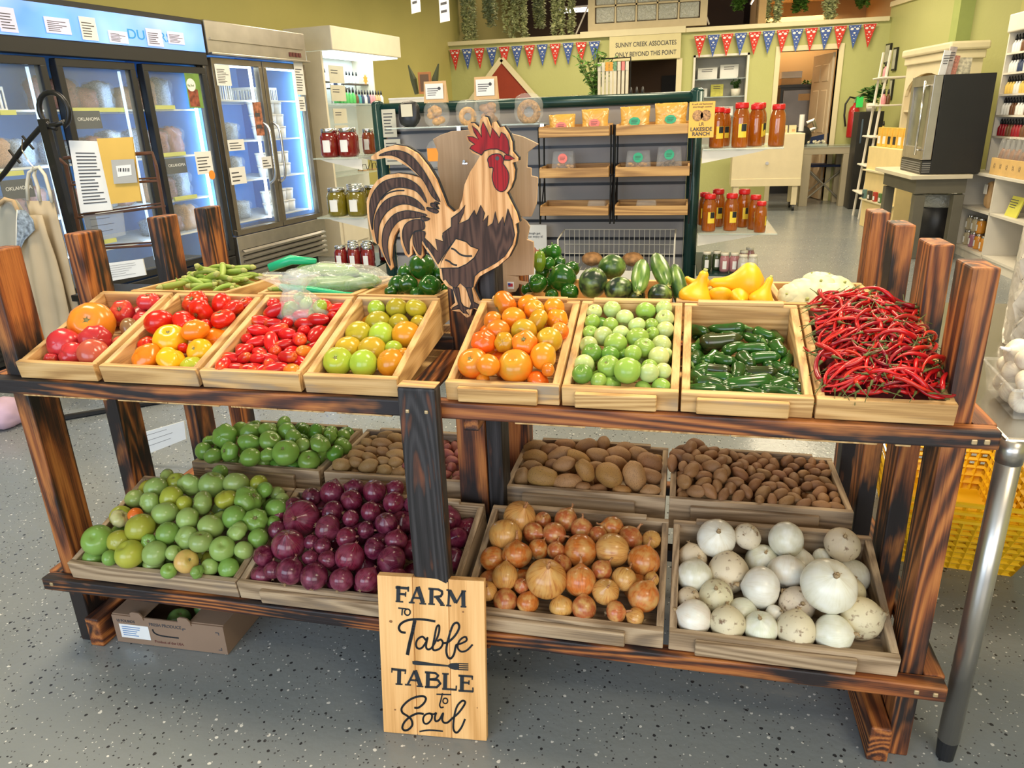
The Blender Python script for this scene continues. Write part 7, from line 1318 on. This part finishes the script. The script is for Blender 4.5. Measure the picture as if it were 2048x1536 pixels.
# white rolling cart
wc=thing('rolling_cart','cream rolling cart with packets on top left of the desks','cart',(.60,10.8,0)); B('cart_body',mat('cream_cart_paint',(.76,.66,.44),.5,0,.04),wc,(0,0,.33),(.90,.45,1.0),.006); B('lower_apron',mat('cream_cart_paint',(.76,.66,.44)),wc,(0,-.006,.33),(.90,0,.43),.003)
for x in (.04,.80): 
    for y in (.02,.38): lg=B('leg',mat('cream_cart_paint',(.76,.66,.44)),wc,(x,y,.08),(x+.07,y+.05,.33)); MB().cyl((x+.02,y+.025,.04),(x+.05,y+.025,.04),.04,n=12).build('caster',M_blkplast,lg)
MB().cyl((.45,-.012,.63),(.45,0,.63),.022,n=12).build('knob',M_steel,wc)
for i,x in enumerate((1.24,1.35)): q=thing('card_packet','cream card packet on the cream cart, %s'%['left','right'][i],'packet',(x,10.9,1.002)); B('packet_body',mat('cream_packet',(.74,.66,.40),.6,0,.1),q,(-.045,0,0),(.045,.04,.10)); B('orange_mark',M_kraft,q,(-.01,-.002,.02),(.03,0,.05))
# hanging plants above the wall
for i,(u,vb,wd_,hg,y,m_) in enumerate([(935,80,30,.55,12.35,M_leafp),(984,50,26,.45,13.0,M_leafp),(1031,80,42,.70,12.3,M_leafp),(1078,52,26,.45,13.2,M_leafp),(1116,72,22,.70,12.3,M_leafp),(1140,76,14,.6,12.3,M_leafp),(1540,52,38,.40,12.3,M_leafp),(1478,18,22,.3,12.6,M_leaf),(1600,20,22,.3,12.6,M_leaf),(1658,45,22,.55,12.3,M_leafp),(1720,12,22,.3,12.6,M_leaf)]):
    p=pY(u,vb,y); t=thing('hanging_plant','trailing pale green hanging plant above the rear wall, number %s from the left'%['one','two','three','four','five','six','eight','seven','nine','ten','eleven'][i],'hanging plant',(p.x,y,p.z)); pts=[]; rr=random.Random(i); rw=wd_*depth(p)/FPX*.5
    sb=MB()
    for s_ in range(10 if wd_>20 else 4):
        x=rr.uniform(-rw,rw); dy=rr.uniform(-.08,.08); lo=rr.uniform(0,.35)*hg*(rr.random()<.6); P_=[(x+.015*math.sin(k*1.3+s_),dy,lo+(hg+.12-lo)*k/14) for k in range(15)]; sb.tube(P_,.003,4); pts+=P_
    sb.build('vine_stems',mat('plant_stem',(.14,.20,.05)),t); leaves('vine_leaves',m_,t,pts,.06,i,8,.45); MB().lathe([(0,hg+.08),(.10,hg+.08),(.13,hg+.25),(0,hg+.25)],12).build('hanging_pot',M_blkplast if i%2==0 else M_white,t)
    MB().cyl((0,0,hg+.25),(0,0,4.1-p.z),.003,n=4).build('cord',M_white,t)
MB_=MB()
for i,(p,q) in enumerate([(pY(1152,68,12.15),pY(1186,-10,12.6)),(pY(1418,48,12.15),pY(1398,-10,12.6))]): o=thing('brace_rod','thin white brace rod %s of the glass block panel'%['left','right'][i],'rod',p); MB().cyl((0,0,0),tuple(q-p),.012,n=6).build('rod',M_white,o)
for i,(u,v,y,s) in enumerate([(1150,20,14.4,.5),(1163,47,17.0,.4),(1537,2,13.8,.5)]):
    p=pY(u,v,y); o=thing('ceiling_light_fixture','bright ceiling light beyond the rear wall, %s'%['nearer one left of the glass blocks','farther one left of the glass blocks','above the right hanging plant'][i],'ceiling light',p); B('lit_panel',mat('light_panel',(1,.9,.7),.5,0,0,emit=7),o,(-s/2,-.25,-.01),(s/2,.25,.0)); B('housing',M_white,o,(-s/2-.02,-.27,.0),(s/2+.02,.27,.03))
for i,(u,v) in enumerate(((830,-8),(888,10))):
    p=pY(u,v,5.2); o=thing('hanging_paper_sign','white paper sign hanging from the ceiling at the top edge, %s'%['left','right'][i],'sign',p,R(-40)); B('sheet',M_paper,o,(-.06,0,-.10),(.06,.001,.12)); lines('print',M_ink,o,-.04,.08,.08,.14,3,-.001,seed=i); MB().cyl((0,0,.12),(0,0,3.35-p.z),.001,n=4).build('thread',M_white,o)
# ------------------------------------------------------------------ right side: table fridge, hutch, shelves
ft=thing('grey_table','grey wooden table with a white top carrying the black beverage cooler','table',(2.02,7.30,0),R(3)); M_gt=mat('dark_grey_paint',(.13,.12,.09),.6,0,.06); 
B('table_top',mat('offwhite_top',(.66,.60,.46),.4,0,.04),ft,(-.13,-.11,.70),(.36,.98,.735),.004); B('apron',M_gt,ft,(-.06,-.04,.575),(.345,.90,.70))
for x in (-.05,.265):
    for y in (-.03,.83): B('leg',M_gt,ft,(x,y,.0),(x+.085,y+.085,.56),.004)
cl_=thing('beverage_cooler','black beverage cooler with a steel-framed glass door facing left','refrigerator',(1.985,7.27,.737),R(1)); B('cabinet_body',mat('black_cooler_side',(.012,.012,.011),.45,0,.1),cl_,(.075,0,0),(.47,.62,.80),.004)
dd=MB().box((0,.0,.12),(.07,.07,.80)).box((0,.55,.12),(.07,.62,.80)).box((0,.07,.12),(.07,.55,.22)).box((0,.07,.72),(.07,.55,.80)).build('door',M_steel,cl_,bevel=.004); B('glass_pane',mat('dark_tinted_glass',(.16,.16,.10),.30,0,.3),dd,(.02,.07,.22),(.05,.55,.72)); MB().cyl((-.04,.09,.16),(-.04,.09,.76),.010,n=10).cyl((-.04,.09,.20),(0,.09,.20),.007,n=8).cyl((-.04,.09,.72),(0,.09,.72),.007,n=8).build('bar_handle',M_chrome,dd,smooth=True)
B('vent_panel',M_blkplast,cl_,(.0,.0,.0),(.074,.62,.115)); 
for k in range(5): B('vent_slat',mat('grey_slat',(.2,.2,.2),.5,0,.1),cl_,(-.004,.03,.015+.018*k),(0,.59,.024+.018*k)); 
for k in range(5): B('front_vent_slat',mat('grey_slat',(.2,.2,.2)),cl_,(.005,-.004,.015+.018*k),(.07,0,.024+.018*k))
tc_=thing('trash_can','black trash can with a white liner under the grey table','trash can',(2.30,7.75,0)); MB().lathe([(0,0),(.17,0),(.21,.52),(.20,.52),(.165,.02),(0,.02)],24).build('can',M_blkplast,tc_,smooth=True); MB().lathe([(.215,.42),(.222,.46),(.218,.53),(.205,.54),(.19,.50)],24).build('liner_bag',filmy('grey_liner',(.55,.55,.48),.85,.8,30),tc_,smooth=True)
# white hutch with arch and golden goods behind the cooler
hu=thing('white_hutch','white hutch with crown moulding and arched bay behind the cooler','hutch',(2.52,8.75,0),R(-82)); M_hw=mat('hutch_white',(.74,.66,.46),.5,0,.04)
hW=1.05
B('crown',M_hw,hu,(-hW-.05,-.06,1.80),(.06,.33,1.88),.02); B('crown_step',M_hw,hu,(-hW-.02,-.03,1.72),(.03,.31,1.80),.01); B('side_panel',M_hw,hu,(-hW,0,.05),(-hW+.04,.30,1.72)); B('side_panel',M_hw,hu,(-.04,0,.05),(0,.30,1.72)); B('back_panel',mat('gold_lit_back',(.60,.42,.14),.6,0,.1),hu,(-hW+.04,.27,.05),(-.04,.30,1.72))
ar=[( -hW+.04,1.72),(-hW+.04,1.40)]+[(-hW/2+(hW/2-.04)*math.cos(pi-k*pi/12)*.98,1.40+.22*math.sin(k*pi/12)) for k in range(13)]+[(-.04,1.40),(-.04,1.72)]
MB().prism(ar,0,.03).build('arch_board',M_hw,hu)
for z in (.35,.70,1.00,1.25): B('shelf',M_hw,hu,(-hW+.04,.01,z-.02),(-.04,.265,z))
rr=random.Random(5)
def goods(label,loc,w_,h_,m,name='packet',par=None,cat='packet',d=.06): q=thing(name,label,cat,loc,R(-82)); B('packet_body',m,q,(-w_/2,-d/2,0),(w_/2,d/2,h_),.004); B('label_panel',M_inkb if rr.random()<.5 else M_paper,q,(-w_*.3,-d/2-.002,h_*.15),(w_*.3,-d/2,h_*.55)); return q
M_gp=mat('golden_packet',(.78,.48,.08),.45,0,.2,scale=14)
def hW_(x,y,z): return hu.matrix_basis@Vector((x,y,z))
hu.matrix_basis=Matrix.Translation((2.52,8.75,0))@Matrix.Rotation(R(-82),4,'Z')
for zi,z in enumerate((.35,.70,1.0,1.25)):
    for k in range(6): goods('golden packet on the %s hutch shelf, %s from the far end'%(['lowest','second','third','top'][zi],['first','second','third','fourth','fifth','sixth'][k]),hW_(-hW+.12+.16*k,.12,z+.001),.09,rr.uniform(.12,.2),M_gp if rr.random()<.7 else mat('cream_packet',(.74,.66,.40)))
# low golden display in front of the hutch
gs=thing('bakery_stand','cream stepped stand of golden packets left of the cooler','stand',(2.13,8.55,0),R(-82)); B('stand_body',mat('warm_cream_stand',(.85,.68,.34),.5,0,.05),gs,(-.9,0,.0),(0,.30,.88),.004)
for z in (.62,.30): B('shelf_lip',M_hw,gs,(-.9,-.04,z),(0,0,z+.015))
gs.matrix_basis=Matrix.Translation((2.13,8.55,0))@Matrix.Rotation(R(-82),4,'Z')
for k in range(6): goods('tall golden packet on top of the cream stand, %s from the far end'%['first','second','third','fourth','fifth','sixth'][k],gs.matrix_basis@Vector((-.82+.14*k,.10,.882)),.11,.20,M_gp)
for k in range(5): goods('%s jar box on the step of the cream stand, %s from the far end'%(['teal','dark','red','green','brown'][k],['first','second','third','fourth','fifth'][k]),gs.matrix_basis@Vector((-.8+.16*k,-.02+.0,.316)),.07,.10,mat(['teal_box','dark_box','red_box','green_box','brown_box'][k],[(.1,.2,.2),(.05,.04,.03),(.4,.04,.03),(.08,.18,.06),(.25,.1,.04)][k],.5),d=.03)
lsh=thing('ladder_shelf','white ladder shelf with rounded shelf ends at the far side of the cream stand','shelf',(2.10,9.95,0)); sb=MB(); sb.cyl((0,0,0),(.12,0,1.9),.015,n=6).cyl((0,.35,0),(.12,.35,1.9),.015,n=6).build('uprights',M_white,lsh)
for z in (.30,.62,.95,1.30,1.60): B('shelf',M_white,lsh,(-.06+.06*z,-.08,z),(.34,.38,z+.02),.01)
for k,(z,m) in enumerate(((1.321,'pink'),(1.321,'brown'),(.321,'gold'),(.971,'gold'),(1.621,'pink'))): bottle(m,lsh.location+Vector((.10+.05*(k%2),-.03+.02*k,z)),1.2,'%s bottle on the white ladder shelf, %s'%(m,['fourth tier left','fourth tier right','lowest tier','third tier','highest tier'][k]))
for i,(u0,v0,u1,v1,m) in enumerate([(1872,100,1892,146,M_paper),(1886,92,1906,144,mat('pink_grey_print',(.52,.45,.42),.6,0,.3,scale=20)),(1892,108,1916,144,mat('red_pattern_card',(.60,.25,.18),.6,0,.4,scale=60)),(1900,112,1946,144,mat('plaid_basket',(.62,.58,.42),.6,0,.6,scale=30))]):
    a=pY(u0,v1,7.5); c=pY(u1,v0,7.5+.03*i); o=thing('recipe_book','%s standing on top of the black cooler'%['cream booklet, leftmost one','tall grey patterned booklet','red patterned booklet','plaid wire-edged album, rightmost one'][i],'book',(a.x,7.42+.06*i,1.541)); B('cover',m,o,(0,0,0),(c.x-a.x,.02,c.z-1.541),rot=(R(-6),R(8 if i<3 else 3),0)); lines('print',M_ink,o,.02,(c.z-1.541)*.8,.05,.08,4,-.004)
# right-hand shelving: cubby base and tall bottle shelf
M_sh=mat('white_shelf_laminate',(.70,.66,.58),.5,0,.03)
q0=pZ(1903,505,0); ang=-R(87); e=Vector((math.cos(ang),math.sin(ang),0)); nrm=Vector((-e.y,e.x,0))   # e runs toward the camera, nrm away from the aisle
cbx=thing('cubby_shelf','low white cubby shelving along the right wall','shelf',q0,ang); Lc=2.3
for x in (0,.62,1.25,1.88,2.28): B('divider',M_sh,cbx,(x,.0,.0),(x+.02,.40,.72))
B('counter_top',M_sh,cbx,(-.01,-.02,.72),(Lc,.42,.745),.003); B('back_panel',mat('grey_backing',(.25,.25,.28),.6,0,.05),cbx,(0,.40,.0),(Lc,.42,.72)); B('bottom_shelf',M_sh,cbx,(.02,0,.07),(Lc-.02,.40,.09)); B('kick_board',M_sh,cbx,(0,.01,.0),(Lc,.03,.07)); B('middle_shelf',M_sh,cbx,(.02,0,.42),(Lc-.02,.40,.44))
def cw(x,y,z): return q0+e*x+nrm*y+Vector((0,0,z))
GJ={k:jarset(.040,.13,c,'grain_'+k) for k,c in dict(speckled=(.42,.36,.24),orange=(.62,.26,.03),purple=(.30,.12,.20)).items()}
for i,(x,k,z) in enumerate([(.10,'speckled',.091),(.22,'purple',.091),(.33,'orange',.091),(.10,'speckled',.225),(.33,'orange',.225),(.45,'orange',.091),(.22,'speckled',.225)]): jar(GJ[k],cw(x,.08,z),'%s grain jar in the first low cubby, %s layer, %s'%(k,'bottom' if z<.1 else 'upper',['far end','second','third','far end','third','near end','second'][i]),'jar',None,'grain_jar',rz=ang)
o=thing('coffee_bag','brown and kraft coffee bag leaning in the first upper cubby','bag',cw(.30,.12,.441),ang); pouch('bag_body',(0,0,.11),(.06,.035,.11),M_kraft,o,8,3); B('label',M_paper,o,(-.03,-.05,.12),(.03,-.045,.2))
o=thing('yellow_leaflet_stack','yellow leaflet standing in the second cubby','leaflet',cw(.78,.05,.441),ang); B('leaflet',mat('yellow_leaflet',(.66,.64,.10),.6,0,.05),o,(0,0,0),(.20,.01,.16),rot=(R(-15),0,0)); lines('print',M_ink,o,.02,.14,.15,.08,4,.018)
wx=thing('wooden_box','light wooden bin of wrapped baked goods on the cubby counter','box',cw(.50,-.005,.746),ang); M_lw=mat('light_birch',(.70,.46,.18),.6,0,.12); bb=MB().box((0,0,0),(.72,.012,.13)).box((0,.10,0),(.72,.112,.13)).box((0,.012,0),(.012,.10,.13)).box((.708,.012,0),(.72,.10,.13)).box((.012,.012,0),(.708,.10,.01)); bb.build('bin_wall',M_lw,wx,bevel=.002)
for k in range(6): text('|:|','burnt_mark',M_ink,wx,(.06+.11*k,-.001,.06),.045)
for k in range(7): o=thing('wrapped_snack','clear-wrapped brown snack in the wooden bin, %s from the far end'%['first','second','third','fourth','fifth','sixth','seventh'][k],'snack',cw(.56+.095*k,.05,.757),ang); pouch('snack_body',(0,0,.09),(.035,.03,.10),mat('brown_snack',(.30,.15,.08),.5,0,.4,scale=30),o,k,2.5); pouch('wrap',(0,0,.12),(.042,.036,.15),M_clam,o,k+9,2.3,.2)
ts=thing('tall_bottle_shelf','tall white shelf of small bottles at the right edge of the photo','shelf',cw(.10,.12,.7455),ang); TH=1.10
B('side_panel',M_sh,ts,(0,0,0),(.02,.28,TH)); B('side_panel',M_sh,ts,(1.5,0,0),(1.52,.28,TH)); B('back_panel',mat('grey_backing',(.25,.25,.28)),ts,(.02,.27,0),(1.5,.28,TH)); B('top_panel',M_sh,ts,(0,-.02,TH),(1.52,.28,TH+.14),.01)
zs=[.289,.458,.624,.79,.944]
for z in zs: B('shelf',M_sh,ts,(.02,0,z-.015),(1.5,.27,z))
kinds=[['red','brown'],['white','brown'],['gold','clear'],['clear','navy'],['white','brown']]
for zi,z in enumerate(zs):
    for k in range(11): bottle(kinds[zi][0 if k%5<3 else 1],cw(.10+.06+.052*k,.12+.04,.7455+z+.0005),(.95,.95,1.0),'%s dropper bottle, position %s on the %s shelf of the tall white unit'%(kinds[zi][0 if k%5<3 else 1],['one','two','three','four','five','six','seven','eight','nine','ten','eleven'][k],['lowest','second','middle','fourth','top'][zi]),'bottle')
wr=thing('hanging_cable','thin wavy cable hanging on the yellow-green wall above the hutch','cable',(0,0,0)); 
def rw_(u,v): return pP(u,v,Vector((3.33,9.6,0)),Vector((-12.8,-.75,0)).normalized())
pts=[rw_(*q)+Vector((-.015,0,0)) for q in ((1936,-5),(1930,20),(1922,35),(1925,55),(1916,60),(1925,70),(1920,82))]; wr.location=pts[-1]; MB().tube([tuple(p-pts[-1]) for p in pts],.004,5).build('cable',mat('cable_grey',(.45,.42,.30),.6,0,0),wr)
# wall baseboard and conduit on the left wall
cn=thing('wall_conduit','thin grey pipe running up the olive wall above the freezer','pipe',LP-LN*.94+LU*(-.35)); MB().cyl((0,0,2.0),(0,0,3.3),.012,n=8).build('pipe',M_steel,cn)

# ------------------------------------------------------------------ drop pieces no eye can reach, and label the heaps by row and place
import re
bpy.context.view_layer.update(); dg=bpy.context.evaluated_depsgraph_get()
def seen(o,r):
    c=o.matrix_world.translation; d=(c-CAM).normalized()
    a=d.cross(Vector((0,0,1))).normalized(); b=a.cross(d)
    for i,j in ((0,0),(.75,0),(-.75,0),(0,.75),(0,-.75),(.55,.6),(-.55,.6),(.55,-.6),(-.55,-.6)):
        t=c+(a*i+b*j)*r; v=(t-CAM).normalized(); ok,loc,n_,ix,ob,m_=sc.ray_cast(dg,CAM,v)
        if ok and (ob==o or ob.parent==o): return True
    return False
keep=[]; drop=[]
for o,cr,q,fill in REG:
    s=min(o.scale)*(.3 if 'jalapeno' in o.name else 1)
    (drop if (fill and not seen(o,s)) else keep).append((o,cr,q))
for o,cr,q in drop:
    for ch in list(o.children): bpy.data.objects.remove(ch)
    bpy.data.objects.remove(o)
ORD=['first','second','third','fourth','fifth','sixth','seventh','eighth','ninth','tenth','eleventh','twelfth','thirteenth','fourteenth','fifteenth','sixteenth','seventeenth','eighteenth']; NUM=['one','two','three','four','five','six','seven','eight','nine','ten','eleven','twelve','thirteen']
bycr={}
for o,cr,q in keep: bycr.setdefault(cr,[]).append((o,q))
for cr,L in bycr.items():
    nr=max(3,min(11,round(math.sqrt(len(L)*1.15*cr.D/cr.W)))); L.sort(key=lambda e:e[1].y); rows=[L[round(i*len(L)/nr):round((i+1)*len(L)/nr)] for i in range(nr)]
    for i,rw in enumerate(rows):
        rw.sort(key=lambda e:e[1].x)
        for j,(o,q) in enumerate(rw):
            mt_=re.match(r'^(.*?) (?:at the|halfway|in the middle).* of the (.*)$',o['label'])
            if mt_: o['label']='%s, %s from left in row %s from the front, %s'%(mt_.group(1),ORD[min(j,17)],NUM[i],mt_.group(2))
